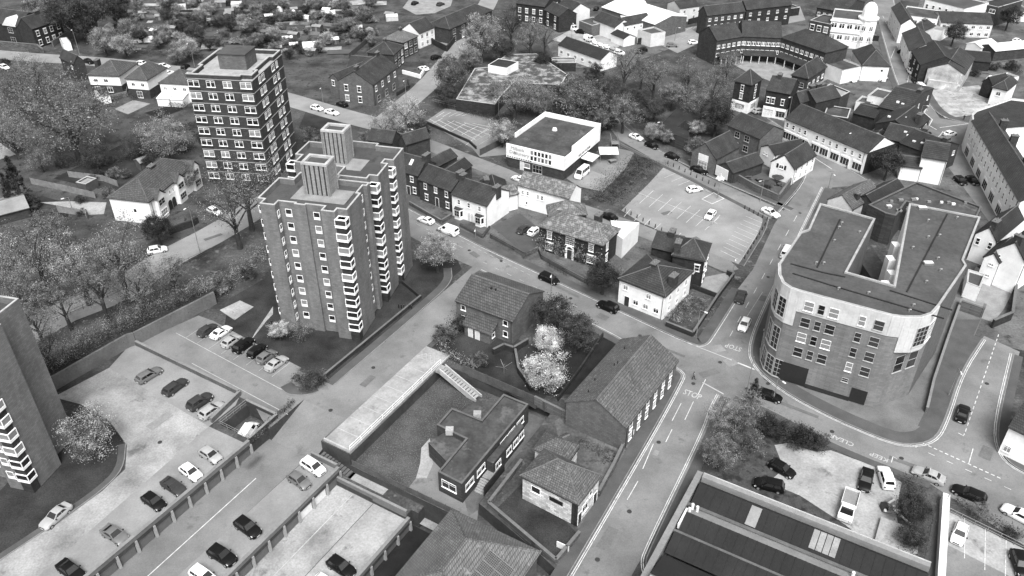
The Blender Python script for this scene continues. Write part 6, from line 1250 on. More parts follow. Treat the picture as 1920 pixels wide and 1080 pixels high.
wall_run('boundary_wall', 'low wall and fence along the lawn edge of the tower road', 'wall', [S(-6.4, -2.2), S(-36, -2.0)], .8, .25, 'brick_dark', 0, 'wall_grey'); wall_run('boundary_wall', 'low dark wall behind the lawn corner of the nearer tower', 'wall', [S(-36, -2.1), S(-38.5, -8.5), S(-37, -9.5)], .8, .25, 'brick_dark')
# plots between the plain house and the long brick terrace
wall_run('timber_fence', 'dark board fence below the hedge, above the hall lawn', 'fence', [S(-21.9, 17), S(-21.2, 31.5), S(-20.6, 33.5)], 1.5, .1, 'wood', 0, None, None, 2.2); wall_run('garden_wall', 'brick garden wall stepping down beside the gable of the long terrace', 'wall', [G(1002, 757), G(1065, 788), G(1068, 800)], 1.6, .3, 'brick_mid', 0, 'wall_grey')
wall_run('garden_wall', 'curved pale topped garden wall in front of the plain brick house', 'wall', [G(925, 665), G(945, 655), G(963, 661), G(990, 645)], 1.2, .3, 'brick_dark', 0, 'wall_grey'); wall_run('garden_wall', 'garden wall with pale coping beside the steps of the white blossom tree', 'wall', [G(966, 665), G(972, 700), G(985, 718), G(995, 735)], 1.3, .3, 'brick_dark', 0, 'wall_grey')
wall_run('garden_wall', 'brick wall edging the dark lawn behind the long terrace', 'wall', [G(1130, 632), G(1092, 690), G(1046, 752)], 1.0, .25, 'brick_dark')
rt = thing('clothes_dryer', 'rotary clothes dryer on the yard slabs beside the pale hedge', 'clothes dryer', G(945, 700)); m = MB(); m.tube((0, 0, 0), (0, 0, 2), .05, .05, 6); m.build('post', 'steel', rt); m = MB()
for k in range(4): a = k*1.57+.4; m.tube((0, 0, 1.3), (1.5*math.cos(a), 1.5*math.sin(a), 1.95), .03, .03, 4)
m.build('arms', 'steel', rt)
wall_run('garden_wall', 'brick wall with pale coping round the stone cottage garden', 'wall', [S(-8.5, 36.1), S(.9, 36.2), S(4.6, 48.8), S(-1.0, 49.4)], 1.0, .35, 'stonewall', 0, 'wall_grey'); wall_run('garden_wall', 'pale coped pavement wall running from the cottage to the brick terrace', 'wall', [G(1122, 932), G(1150, 880), G(1168, 842), G(1100, 806), G(1062, 790)], 1.3, .35, 'stonewall', 0, 'wall_grey')
stairs('narrow brick steps climbing behind the cottage wing', G(1040, 800), G(1062, 822), 1.4, -1.6, .4, 7, 'concrete_dark'); m = MB(); m.box(-.06, -.9, 0, .06, .9, 1.1); o = m.build('estate_board', 'panel', None, G(1055, 1030), R(60)); tag(o, 'small white leaning board in the cottage garden corner', 'sign')
# main road fronts
wall_run('garden_wall', 'rough dark front wall of the villa and its parking yard', 'wall', PX([(920, 446), (985, 482), (1010, 470), (1016, 486), (1085, 524), (1100, 532)]), 1.1, .4, 'stonewall'); wall_run('garden_wall', 'low front wall of the white bay windowed house', 'wall', PX([(863, 425), (905, 447), (918, 430)]), .9, .3, 'stonewall'); wall_run('garden_wall', 'low dark front wall of the brick terraced house', 'wall', PX([(768, 385), (828, 420), (848, 408)]), 1.0, .3, 'stonewall', 0, 'wall_grey')
rail('black iron gates in front of the villa', [G(1030, 500), G(1062, 518)], 1.5, .8, 'steel_dark', 'iron_gate', 3); wall_run('garden_wall', 'dark brick wall around the overgrown corner plot', 'wall', PX([(1248, 612), (1298, 632), (1345, 560), (1375, 520), (1362, 515)]), 1.1, .3, 'brick_dark', 0, 'wall_grey'); wall_run('garden_wall', 'wall between the overgrown plot and the pale slabs', 'wall', PX([(1290, 538), (1342, 558)]), 1.0, .3, 'brick_dark')
lay('pale_slabs', [(1322, 520), (1362, 512), (1370, 525), (1345, 556), (1310, 545)], 'paving_pale'); lay('plot', [(1250, 608), (1296, 628), (1340, 558), (1288, 540)], 'rough_ground')
wall_run('yard_wall', 'brick wall around the pub beer garden', 'wall', PX([(1370, 333), (1414, 358), (1458, 378), (1482, 345)]), 1.7, .35, 'brick_mid', 0, 'wall_grey'); lay('beer_garden', [(1372, 330), (1400, 305), (1450, 318), (1480, 345), (1457, 374)], 'paving')
for i, (x, y) in enumerate(((1402, 336), (1424, 340), (1412, 350), (1452, 330), (1460, 348), (1448, 362))):
    rt = thing('picnic_table', ['timber picnic table nearest the shed in the beer garden', 'timber picnic table in the middle of the beer garden', 'timber picnic table against the outer beer garden wall', 'timber picnic table under the white pub gable', 'timber picnic table at the pavement side of the beer garden', 'timber picnic table in the far corner of the beer garden'][i], 'table', G(x, y), .3*i, 'beer garden tables'); m = MB(); m.box(-.9, -.4, .7, .9, .4, .76); m.build('table_top', 'wood', rt)
    for sg in (-1, 1):
        m = MB(); m.box(-.9, sg*.75-.14, .42, .9, sg*.75+.14, .47); m.build('bench', 'wood', rt); m = MB(); m.beam(Vector((sg*.6, -.75, 0)), Vector((sg*.6, .75, 0)), .08, .3, .38); m.tube((sg*.6, -.6, 0), (sg*.6, -.2, .7), .05, .05, 4); m.tube((sg*.6, .6, 0), (sg*.6, .2, .7), .05, .05, 4); m.build('leg', 'wood', rt)
def parasol(px, label, r=1.5, mat='steel_dark', h=2.3):
    rt = thing('parasol', label, 'parasol', G(*px)); m = MB(); m.tube((0, 0, 0), (0, 0, h), .04, .04, 6); m.build('pole', 'steel', rt); m = MB()
    for k in range(8): a, c = k*math.pi/4, (k+1)*math.pi/4; m.poly([(0, 0, h+.1), (r*math.cos(a), r*math.sin(a), h-.45), (r*math.cos(c), r*math.sin(c), h-.45)]); m.poly([(0, 0, h+.06), (r*math.cos(c), r*math.sin(c), h-.49), (r*math.cos(a), r*math.sin(a), h-.49)])
    m.build('canopy', mat, rt)
parasol((1456, 345), 'dark parasol over a table beside the white pub gable'); parasol((1440, 355), 'dark parasol near the outer corner of the beer garden')
wall_run('yard_wall', 'high wall across the mouth of the walled yard by the curved block', 'wall', PX([(1797, 582), (1838, 596), (1840, 588)]), 2.2, .4, 'brick_mid', 0, 'wall_grey'); wall_run('yard_wall', 'dark wall on the street side of the walled yard', 'wall', PX([(1900, 548), (1893, 600), (1858, 615)]), 1.8, .4, 'brick_dark', 0, 'wall_grey')
wall_run('boundary_wall', 'stepped pale coped wall along the side of the curved corner block', 'wall', PX([(1800, 570), (1775, 640), (1748, 720), (1735, 775)]), 1.2, .3, 'brick_mid', 0, 'wall_pale')
# bottom right
wall_run('boundary_wall', 'thick white wall between the alley and the little white car park', 'wall', PX([(1769, 940), (1758, 1110)]), 1.6, .9, 'panel', 0); rail('pale mesh railing along the top of the little white car park', [G(1778, 962), G(1900, 1022), G(1960, 1050)], 1.0, 1.6, 'steel'); wall_run('boundary_wall', 'low brick end wall between workshop and dark bushy tree', 'wall', [S(-17.6, 59.2), S(-17.2, 63.2)], 1.3, .4, 'brick_mid', 0, 'wall_grey')
rt = thing('loading_slab', 'raised pale concrete slab against the workshop parapet', 'platform', G(1632, 1040), math.atan2(WD.y, WD.x)); m = MB(); m.box(0, 0, -.2, 5.2, 6.6, .8, 0); m.build('slab', 'concrete_white', rt); m = MB(); m.box(0, -.06, .1, 5.2, -.003, .75); m.build('edge_board', 'metal_grey', rt)
rt = thing('rubbish_pile', 'heap of boards and rubbish beside the raised concrete slab', 'rubbish', G(1668, 955)); rd = random.Random(3); m = MB()
for k in range(14): a = Vector((rd.gauss(0, .7), rd.gauss(0, .6), .1+rd.random()*.5)); c = a+Vector((rd.gauss(0, .7), rd.gauss(0, .7), rd.gauss(0, .2))); m.beam(a, c, .3, -.05, .06, k % 2)
m.build('boards', ['wood_pale', 'panel'], rt); m = MB(); m.box(-1.3, -.5, 0, -.5, .5, 1.0); m.build('bin', 'black', rt)
# car park sculpture and bollards
rt = thing('flower_sculpture', 'pale metal flower sculpture in the white framed plot of the car park', 'sculpture', G(1345, 372)); m = MB(); m.tube((0, 0, 0), (0, 0, 4.5), .12, .08, 6); m.build('stem', 'steel', rt); m = MB()
for k in range(6): a = k*1.047; m.tube((0, 0, 4.4), (.9*math.cos(a), .9*math.sin(a), 5.3), .12, .3, 6)
m.build('petals', 'panel', rt)
bo = MB(); bo.tube((0, 0, 0), (0, 0, .95), .11, .1, 8); bo = bo.mesh('bollard_post', ['black']); cpm = MB(); cpm.tube((0, 0, .95), (0, 0, 1.02), .12, .06, 8); cpm = cpm.mesh('bollard_cap', ['steel_dark'])
def bollards(px0, px1, n, label, grp):
    for i in range(n): p = G(*px0).lerp(G(*px1), i/max(1, n-1)); rt = thing('bollard', label, 'bollard', p, 0, grp); ob('post', bo, rt); ob('cap', cpm, rt)
bollards((1172, 398), (1252, 440), 8, 'black bollard in the row along the lower edge of the big car park', 'bollards below the big car park'); bollards((1252, 308), (1340, 350), 9, 'black bollard in the row between the big car park and the side road', 'bollards above the big car park'); bollards((1396, 392), (1438, 414), 6, 'black bollard in the row at the side road corner of the car park', 'bollards at the car park corner'); bollards((1434, 424), (1396, 486), 8, 'black bollard in the row along the pavement end of the car park', 'bollards at the car park end'); bollards((748, 578), (772, 580), 6, 'black bollard in the short row beside the rear tower entrance', 'bollards by the tower')
wall_run('boundary_wall', 'low wall along the lower edge of the hatched car park', 'wall', PX([(800, 232), (880, 268), (893, 280)]), .8, .3, 'brick_dark'); wall_run('timber_fence', 'dark fence beside the hatched car park and the nursery', 'fence', PX([(900, 292), (948, 268), (950, 250)]), 1.8, .12, 'wood', 0, None, None, 2.5)
rail('pale hand rail along the ramp to the blotchy roofed school', [G(812, 192), G(862, 205), G(895, 214)], 1.1, 2.0, 'steel')
wall_run('garden_wall', 'white garden wall curving round the drive of the hill road semis', 'wall', PX([(755, 138), (788, 147), (795, 136)]), 1.2, .4, 'white'); wall_run('garden_wall', 'dark brick front wall of the large brick corner house', 'wall', PX([(744, 180), (768, 165), (765, 155)]), 1.1, .3, 'brick_dark'); wall_run('timber_fence', 'dark board fence behind the garden of the corner house', 'fence', PX([(655, 110), (690, 80), (692, 108)]), 1.8, .12, 'wood', 0, None, None, 2.5)
wall_run('boundary_wall', 'long dark wall in front of the half timbered house', 'wall', PX([(-20, 84), (72, 92), (82, 100)]), 1.6, .5, 'stonewall', 0, 'wall_grey'); wall_run('boundary_wall', 'pale garden wall stepping up beside the container near the hill road', 'wall', PX([(100, 88), (140, 62), (182, 52)]), 2.0, .4, 'wall_grey')
bld('storage_container', 'white flat topped container shed below the half timbered house', 'container', (111, 72), (118, 82), (140, 66), 2.6, 'flat', wall='white', rmat='panel', d=2.4)
for a, lb in ((((60, 345), (120, 358), (180, 372)), 'panel fence with pale posts behind the left drive'), (((130, 332), (195, 340), (222, 350)), 'pale topped garden fence left of the bay fronted white house'), (((110, 398), (166, 406), (164, 412)), 'short pale timber fence at the mouth of the left drive'), (((200, 190), (240, 180), (240, 170)), 'timber fence between the gardens of the white semis')): wall_run('timber_fence', lb, 'fence', PX(a), 1.6, .1, 'wood_pale', 0, None, None, 2.2)
bld('garden_shed', 'small flat roofed shed with pale roof left of the bay fronted white house', 'shed', (142, 342), (160, 346), (170, 332), 2.2, 'flat', wall='wood', rmat='paving_pale', lod=False); bld('garden_shed', 'dark garden shed with sloping pale roof by the round shrubs', 'shed', (252, 300), (262, 306), (272, 296), 2.2, 'gable', 'y', .6, 'wood', 'paving_pale', lod=False)
wall_run('garden_wall', 'dark hedge wall in front of the bay fronted white house', 'wall', PX([(318, 440), (360, 425), (372, 418)]), 1.6, .5, 'brick_dark')
rt = thing('play_canopy', 'square white canopy on posts in the nursery yard', 'canopy', G(1140, 300)); m = MB(); m.hexa([(-2.4, -2, 2.4), (2.4, -2, 2.4), (2.4, 2, 2.4), (-2.4, 2, 2.4), (-2.4, -2, 2.5), (2.4, -2, 2.5), (2.4, 2, 2.7), (-2.4, 2, 2.7)]); m.build('cover', 'panel', rt)
for x, y in ((-2.2, -1.8), (2.2, -1.8), (2.2, 1.8), (-2.2, 1.8)): m = MB(); m.tube((x, y, 0), (x, y, 2.42), .06, .06, 6); m.build('post', 'steel', rt)
rt = thing('climbing_frame', 'pale wooden climbing frame behind the nursery canopy', 'climbing frame', G(1152, 272)); m = MB()
for x in (-1, 1):
    for y in (-2, 0, 2): m.box(x-.06, y-.06, 0, x+.06, y+.06, 2.2)
    m.box(x-.06, -2, 2.201, x+.06, 2, 2.32)
m.build('posts', 'wood_pale', rt); m = MB(); m.box(-1, -2, 1.1, 1, 0, 1.2); m.build('deck', 'wood_pale', rt)
for px, lb in (((1148, 305), 'grey low play block at the right end of the nursery yard'), ((1120, 296), 'dark low play block close to the nursery wall')):
    p = G(*px); rt = thing('play_block', lb, 'play block', p, .5); m = MB(); m.box(-.8, -.5, 0, .8, .5, .7); m.build('base', 'wood', rt); m = MB(); m.box(-.9, -.6, .701, .9, .6, .8); m.build('top', 'metal_grey', rt)
# ------------------------------------------------------------------ lamps and signs
LP = [(1305, 632, 1310, 582, 'pale street lamp at the corner of the overgrown plot'), (1033, 562, 1035, 512, 'pale street lamp in front of the villa gates'), (1449, 752, 1459, 710, 'white topped street lamp beside the dark car under the curved block'), (1553, 353, 1562, 324, 'pale street lamp by the blank gable at the side road bend'), (892, 447, 892, 428, 'short pale lamp by the front wall of the white bay house'), (375, 473, 354, 388, 'tall pale street lamp on the upper road under the bare trees'), (136, 394, 128, 370, 'dark lamp post on the left drive near the conifers'), (365, 125, 357, 80, 'pale street lamp just behind the banded tower'), (150, 104, 134, 55, 'pale street lamp near the white container'), (762, 190, 760, 150, 'pale street lamp outside the large brick corner house'), (606, 193, 604, 163, 'thin pale lamp on the hill road beside the dark car'), (935, 217, 934, 188, 'thin lamp post at the school entrance'), (1372, 525, 1380, 482, 'pale street lamp at the back lane corner of the car park'), (1425, 378, 1433, 398-60, 'street lamp on the corner of the beer garden wall'), (1238, 265, 1240, 228, 'pale street lamp by the roadside shrubs below the low slate house'), (1072, 72, 1071, 42, 'dark street lamp by the flat shed'), (1330, 57, 1333, 25, 'tall lamp mast at the left end of the bus station'), (1474, 42, 1475, 5, 'tall lamp mast on the pale island of the bus station'), (1265, 77, 1265, 52, 'lamp mast by the pale flat shed'), (1722, 228, 1727, 198, 'street lamp at the zigzag markings on the high street'), (1586, 300, 1588, 248, 'pale street lamp in front of the shop terrace'), (1475, 235, 1475, 182, 'pale street lamp left of the shop terrace'), (1778, 742, 1795, 692, 'white topped street lamp beside the curved block wall'), (770, 285, 768, 240, 'thin leaning pole at the back lane junction')]
for x, y, tx, ty, lb in LP: lamp(x, y, tx, ty, lb)
rt = lamp(1400, 735, 1411, 667, 'dark timber telegraph pole next to the pointed conifer', arm=0, name='telegraph_pole', cat='pole')
def sign(px, h, w, hh, label, mat='panel', rz=1.0, round_=False):
    rt = thing('road_sign', label, 'sign', G(*px), rz); m = MB(); m.tube((0, 0, 0), (0, 0, h), .05, .05, 6); m.build('post', 'steel', rt); m = MB()
    if round_: m.tube((0, -.06, h), (0, -.1, h), w, w, 16); m.build('sign_face', mat, rt); m = MB(); m.tube((0, -.1, h), (0, -.115, h), w*.68, w*.68, 16); m.build('sign_centre', 'panel', rt)
    else: m.box(-w/2, -.06, h-hh, w/2, -.02, h+.05); m.build('sign_face', mat, rt)
    return rt
sign((1260, 712), 2.6, .45, 0, 'round road sign on a post at the end of the brick terrace', 'steel_dark', .2, True); sign((1430, 635), 2.2, .6, .3, 'small white topped sign post on the curved pavement', 'panel', .3); sign((1186, 826), 2.2, .3, .9, 'narrow pale sign post on the pavement by the terrace gable'); sign((1735, 902), 2.4, .7, .5, 'pale sign post over the silver car in the traffic queue'); sign((1770, 950), 2.6, .3, .3, 'dark topped post at the end of the thick white wall', 'black'); sign((1349, 348), 3.2, 1.0, .9, 'white information sign near the flower sculpture')
# people
person(1300, 712, (1302, 697), 'person in grey top and dark trousers crossing the junction', 'cloth_pale', 'cloth_dark', .3, R(20)); person(1587, 316, (1587, 306), 'person in dark clothes on the shop terrace pavement', 'cloth_dark', 'cloth_dark', .2, R(140)); person(1806, 226, (1806, 218), 'person in dark clothes standing at the edge of the gravel lot', 'cloth_dark', 'cloth_dark', .1, R(40))
# ------------------------------------------------------------------ vehicles: rear point, front point, kind, paint, label
CARS = [
 ((258, 714), (300, 689), 'estate', 'grey', 'grey estate car parked first in the upper court, nearest the retaining wall'),
 ((306, 740), (350, 708), 'estate', 'dark', 'dark grey car parked second in the upper court'), ((349, 769), (399, 735), 'suv', 'dark', 'dark roof railed car parked third in the upper court'), ((375, 783), (420, 752), 'estate', 'silver', 'silver car parked fourth in the upper court, beside its end wall'),
 ((376, 626), (402, 609), 'hatch', 'dark', 'small dark car at the top end of the row by the near tower'), ((394, 635), (434, 608), 'coupe', 'white', 'white coupe second in the row by the near tower'), ((417, 650), (451, 626), 'hatch', 'silver', 'pale hatchback third in the row by the near tower'),
 ((438, 661), (475, 632), 'suv', 'black', 'black car fourth in the row by the near tower'), ((466, 669), (497, 643), 'hatch', 'black', 'black hatchback fifth in the row by the near tower'), ((482, 680), (517, 654), 'hatch', 'grey', 'grey hatchback with pale roof, sixth in the row by the near tower'), ((497, 695), (539, 665), 'saloon', 'silver', 'silver saloon at the lawn end of the row by the near tower'),
 ((136, 938), (70, 995), 'saloon', 'silver', 'long silver saloon parked along the kerb of the left lawn'),
 ((373, 838), (416, 866), 'hatch', 'silver', 'silver hatchback at the top end of the upper garage deck'), ((336, 868), (379, 900), 'hatch', 'white', 'white hatchback second from the top on the upper garage deck'), ((303, 896), (348, 925), 'coupe', 'dark', 'dark convertible with pale soft top on the upper garage deck'), ((264, 922), (312, 955), 'hatch', 'black', 'black hatchback with large pale windscreen on the upper garage deck'), ((190, 985), (240, 1017), 'coupe', 'grey', 'grey coupe parked alone lower down the upper garage deck'), ((108, 1050), (158, 1088), 'saloon', 'black', 'black car at the bottom edge of the upper garage deck'),
 ((562, 858), (612, 890), 'mpv', 'white', 'pale people carrier at the top end of the lower car deck'), ((539, 885), (583, 914), 'hatch', 'grey', 'small grey hatchback beside the pale people carrier'), ((437, 968), (492, 1008), 'suv', 'black', 'black off roader with pale roof on the lower car deck'), ((388, 1023), (445, 1058), 'suv', 'black', 'black car with grey roof on the lower car deck'), ((355, 1062), (408, 1098), 'mpv', 'white', 'white car cut by the bottom edge on the lower car deck'),
 ((610, 1042), (670, 1082), 'suv', 'black', 'black car on the lowest pale concrete deck'), ((583, 1075), (640, 1112), 'hatch', 'white', 'white car cut by the bottom edge beside the black one'),
 ((816, 418), (781, 405), 'coupe', 'white', 'white coupe parked outside the brick terraced houses'), ((860, 439), (822, 424), 'van', 'white', 'white panel van parked outside the white terraced house'),
 ((1012, 514), (1047, 529), 'mpv', 'black', 'dark people carrier on the main road below the villa gates'), ((1159, 582), (1121, 566), 'suv', 'black', 'black car parked outside the white corner house'),
 ((970, 437), (995, 420), 'hatch', 'dark', 'dark car parked in the villa yard'), ((992, 440), (1012, 424), 'hatch', 'white', 'pale fronted car squeezed beside the dark car in the villa yard'), ((1156, 411), (1125, 398), 'saloon', 'black', 'black saloon in the back lane above the villa'),
 ((1289, 356), (1316, 351), 'hatch', 'white', 'white hatchback near the flower sculpture in the big car park'), ((1338, 395), (1326, 409), 'hatch', 'white', 'white car standing in the middle bays of the big car park'), ((1428, 389), (1463, 406), 'saloon', 'white', 'white saloon turning at the corner of the big car park'),
 ((1181, 251), (1206, 261), 'coupe', 'white', 'white coupe parked along the side road under the trees'), ((1209, 266), (1236, 277), 'hatch', 'black', 'black car behind the white coupe under the trees'), ((1247, 287), (1275, 297), 'hatch', 'black', 'black hatchback by the low wall left of the chapel'), ((1298, 313), (1325, 323), 'saloon', 'black', 'dark saloon parked in front of the chapel gable'),
 ((1102, 316), (1080, 334), 'minibus', 'white', 'white minibus beside the nursery wall'), ((985, 338), (962, 330), 'coupe', 'white', 'white car half hidden behind the mottled hall roof'),
 ((1385, 566), (1394, 543), 'saloon', 'dark', 'dark saloon driving up the side road past the overgrown plot'), ((1402, 596), (1390, 619), 'hatch', 'white', 'white hatchback driving down to the junction'), ((1470, 482), (1481, 462), 'van', 'white', 'white van parked against the curved corner block'),
 ((1425, 735), (1462, 747), 'hatch', 'black', 'black car waiting under the curved block, beside the white topped lamp'), ((1800, 791), (1811, 756), 'saloon', 'black', 'black saloon parked on the road right of the curved block'),
 ((1769, 901), (1714, 878), 'saloon', 'silver', 'silver saloon first in the traffic queue'), ((1846, 936), (1790, 913), 'estate', 'black', 'black car second in the traffic queue'), ((1942, 980), (1882, 948), 'estate', 'white', 'white car third in the traffic queue at the right edge'),
 ((1443, 864), (1491, 891), 'hatch', 'black', 'black hatchback upper of two on the pale waste ground'), ((1469, 914), (1415, 902), 'mpv', 'black', 'black car lower of two on the pale waste ground'), ((1628, 880), (1620, 917), 'saloon', 'black', 'black saloon with pale windscreen beside the white car'), ((1667, 912), (1656, 877), 'suv', 'white', 'white car with roof bars beside the black saloon'),
 ((1806, 982), (1794, 1016), 'hatch', 'white', 'white hatchback in the first bay of the little white car park'), ((1905, 1030), (1925, 1085), 'suv', 'black', 'black car in the little white car park at the right edge'),
 ((1773, 252), (1791, 247), 'hatch', 'white', 'white car turning at the foot of the high street'), ((1793, 331), (1810, 344), 'hatch', 'black', 'black car left of the pair outside the long white shops'), ((1815, 331), (1833, 344), 'hatch', 'black', 'black car right of the pair outside the long white shops'),
 ((1688, 96), (1701, 99), 'hatch', 'black', 'dark car at the top of the parked high street row'), ((1698, 113), (1708, 124), 'van', 'white', 'white van second in the parked high street row'), ((1704, 128), (1712, 138), 'hatch', 'white', 'white car below the upper van on the high street'), ((1712, 143), (1722, 157), 'hatch', 'black', 'black car above the lower van on the high street'), ((1720, 158), (1736, 173), 'van', 'white', 'big white van at the lower end of the high street row'),
 ((581, 198), (607, 205), 'hatch', 'white', 'white hatchback left of the pair parked on the hill road'), ((608, 206), (636, 213), 'saloon', 'white', 'white saloon right of the pair parked on the hill road'), ((654, 199), (628, 189), 'coupe', 'black', 'black coupe outside the large brick corner house'), ((802, 130), (786, 124), 'coupe', 'white', 'white car on the curved drive of the hill road semis'), ((812, 108), (824, 105), 'hatch', 'black', 'black car below the paved yard'),
 ((153, 110), (180, 119), 'hatch', 'black', 'dark car on the hill road behind the white semis'), ((255, 117), (279, 119), 'hatch', 'white', 'white car above the middle white semi'), ((295, 120), (320, 125), 'coupe', 'white', 'white coupe on the hill road left of the banded tower'), ((342, 128), (352, 120), 'hatch', 'black', 'black car close to the left side of the banded tower'), ((308, 139), (324, 133), 'hatch', 'white', 'white car half hidden between the two right semis'),
 ((273, 471), (316, 463), 'hatch', 'white', 'white hatchback on the upper road beneath the bare trees'), ((388, 388), (416, 402), 'hatch', 'white', 'white car behind the tree with the dark leaning trunk'), ((0, 122), (16, 128), 'hatch', 'white', 'white car cut by the left edge on the hill road'),
 ((1252, 84), (1269, 84), 'hatch', 'grey', 'grey car on the bus station road'), ((1293, 79), (1309, 78), 'hatch', 'white', 'white car by the corner of the brick hotel'), ((1195, 100), (1214, 90), 'van', 'black', 'dark van behind the tree tops below the bus station'), ((1024, 41), (1044, 44), 'hatch', 'white', 'white car outside the dark gabled house at the top'), ((1082, 58), (1097, 60), 'hatch', 'black', 'black car in front of the flat brick shed'), ((1066, 51), (1082, 55), 'van', 'white', 'white van left of the flat brick shed'), ((1097, 70), (1113, 76), 'van', 'white', 'white van at the left end of the dealer cars'), ((1128, 56), (1140, 60), 'hatch', 'grey', 'grey car by the sales office of the dealer yard'),
 ((1417, 208), (1434, 206), 'estate', 'silver', 'silver car beside the turreted corner shop'), ((1588, 145), (1600, 150), 'saloon', 'white', 'white car in the yard below the pyramid roofed bank'), ((1646, 148), (1662, 144), 'hatch', 'white', 'white car at the high street corner of the bank'), ((774, 7), (782, 3), 'hatch', 'black', 'black car at the top edge on the pale parking apron'), ((818, 10), (834, 4), 'hatch', 'dark', 'dark car beside the terrace at the top edge'), ((1112, 22), (1124, 8), 'hatch', 'black', 'black car at the top edge by the works'), ((1898, 78), (1915, 72), 'hatch', 'white', 'white car beside the white roofed shed at the right'), ((1860, 145), (1852, 150), 'hatch', 'white', 'white car tucked by the pale flat house on the right'), ((457, 822), (472, 800), 'van', 'white', 'white van down in the sunken garage entrance')]
for r_, f_, k_, c_, lb in CARS:
    car(r_, f_, k_, c_, lb, z=ZL1 if ('lower car deck' in lb or 'people carrier at' in lb or 'pale people' in lb or 'sunken' in lb) else ZL2 if 'lowest pale' in lb or 'beside the black one' in lb else 0)
for i in range(14):
    x = 1100+(i % 5)*10.5+(i//5)*12; y = 78+(i//5)*5+(i % 5)*3.0
    car((x, y), (x+13, y+3), 'hatch', 'white' if i % 4 else 'silver', 'pale car in the close packed dealer cars beside the sales office', group='dealer cars in the works yard')
# flat bed truck on the waste ground
a, b_ = G(1601, 912, .8), G(1580, 986, .8); c = (a+b_)/2; d = b_-a
rt = thing('flatbed_truck', 'white drop side truck with empty tray on the waste ground', 'truck', (c.x, c.y, 0), math.atan2(d.y, d.x)); LT, W = 6.0, 2.05
m = MB(); m.box(.75, -W/2+.05, .45, 2.9, W/2-.05, 1.15); m.hexa([(.75, -W/2+.05, 1.15), (2.15, -W/2+.05, 1.15), (2.15, W/2-.05, 1.15), (.75, W/2-.05, 1.15), (.85, -W/2+.15, 2.05), (1.6, -W/2+.15, 2.05), (1.6, W/2-.15, 2.05), (.85, W/2-.15, 2.05)]); m.hexa([(2.15, -W/2+.05, 1.15), (2.95, -W/2+.15, .95), (2.95, W/2-.15, .95), (2.15, W/2-.05, 1.15), (2.15, -W/2+.05, 1.17), (2.95, -W/2+.15, 1.0), (2.95, W/2-.15, 1.0), (2.15, W/2-.05, 1.17)]); m.build('cab', 'paint_white', rt)
m = MB(); m.poly([(2.16, -W/2+.18, 1.22), (2.16, W/2-.18, 1.22), (1.65, W/2-.25, 1.98), (1.65, -W/2+.25, 1.98)]); m.build('windscreen', 'carglass', rt)
for sg in (-1, 1): m = MB(); y = sg*(W/2-.035); m.poly([(.95, y, 1.25), (2.0, y, 1.25), (1.55, sg*(W/2-.13), 1.95), (.98, sg*(W/2-.13), 1.95)]); m.build('side_window', 'carglass', rt); m = MB(); m.box(2.9, sg*.75-.18, .7, 2.97, sg*.75+.18, .92); m.build('headlight', 'lamp_clear', rt)
m = MB(); m.box(-3.0, -W/2, .85, .65, W/2, .95); m.build('tray', 'paving_pale', rt)
for bx in ((-3.0, -W/2, .951, .65, -W/2+.06, 1.35), (-3.0, W/2-.06, .951, .65, W/2, 1.35), (-3.0, -W/2+.061, .951, -2.94, W/2-.061, 1.35), (.59, -W/2+.061, .951, .65, W/2-.061, 1.75)): m = MB(); m.box(*bx); m.build('drop_side', 'panel', rt)
wm = car_meshes('van')[2]
for x in (2.1, -1.8):
    for sg in (-1, 1): w_ = ob('wheel', wm, rt, (x, sg*(W/2-.15), .36)); ob('rim', car_meshes('van')[3], w_)
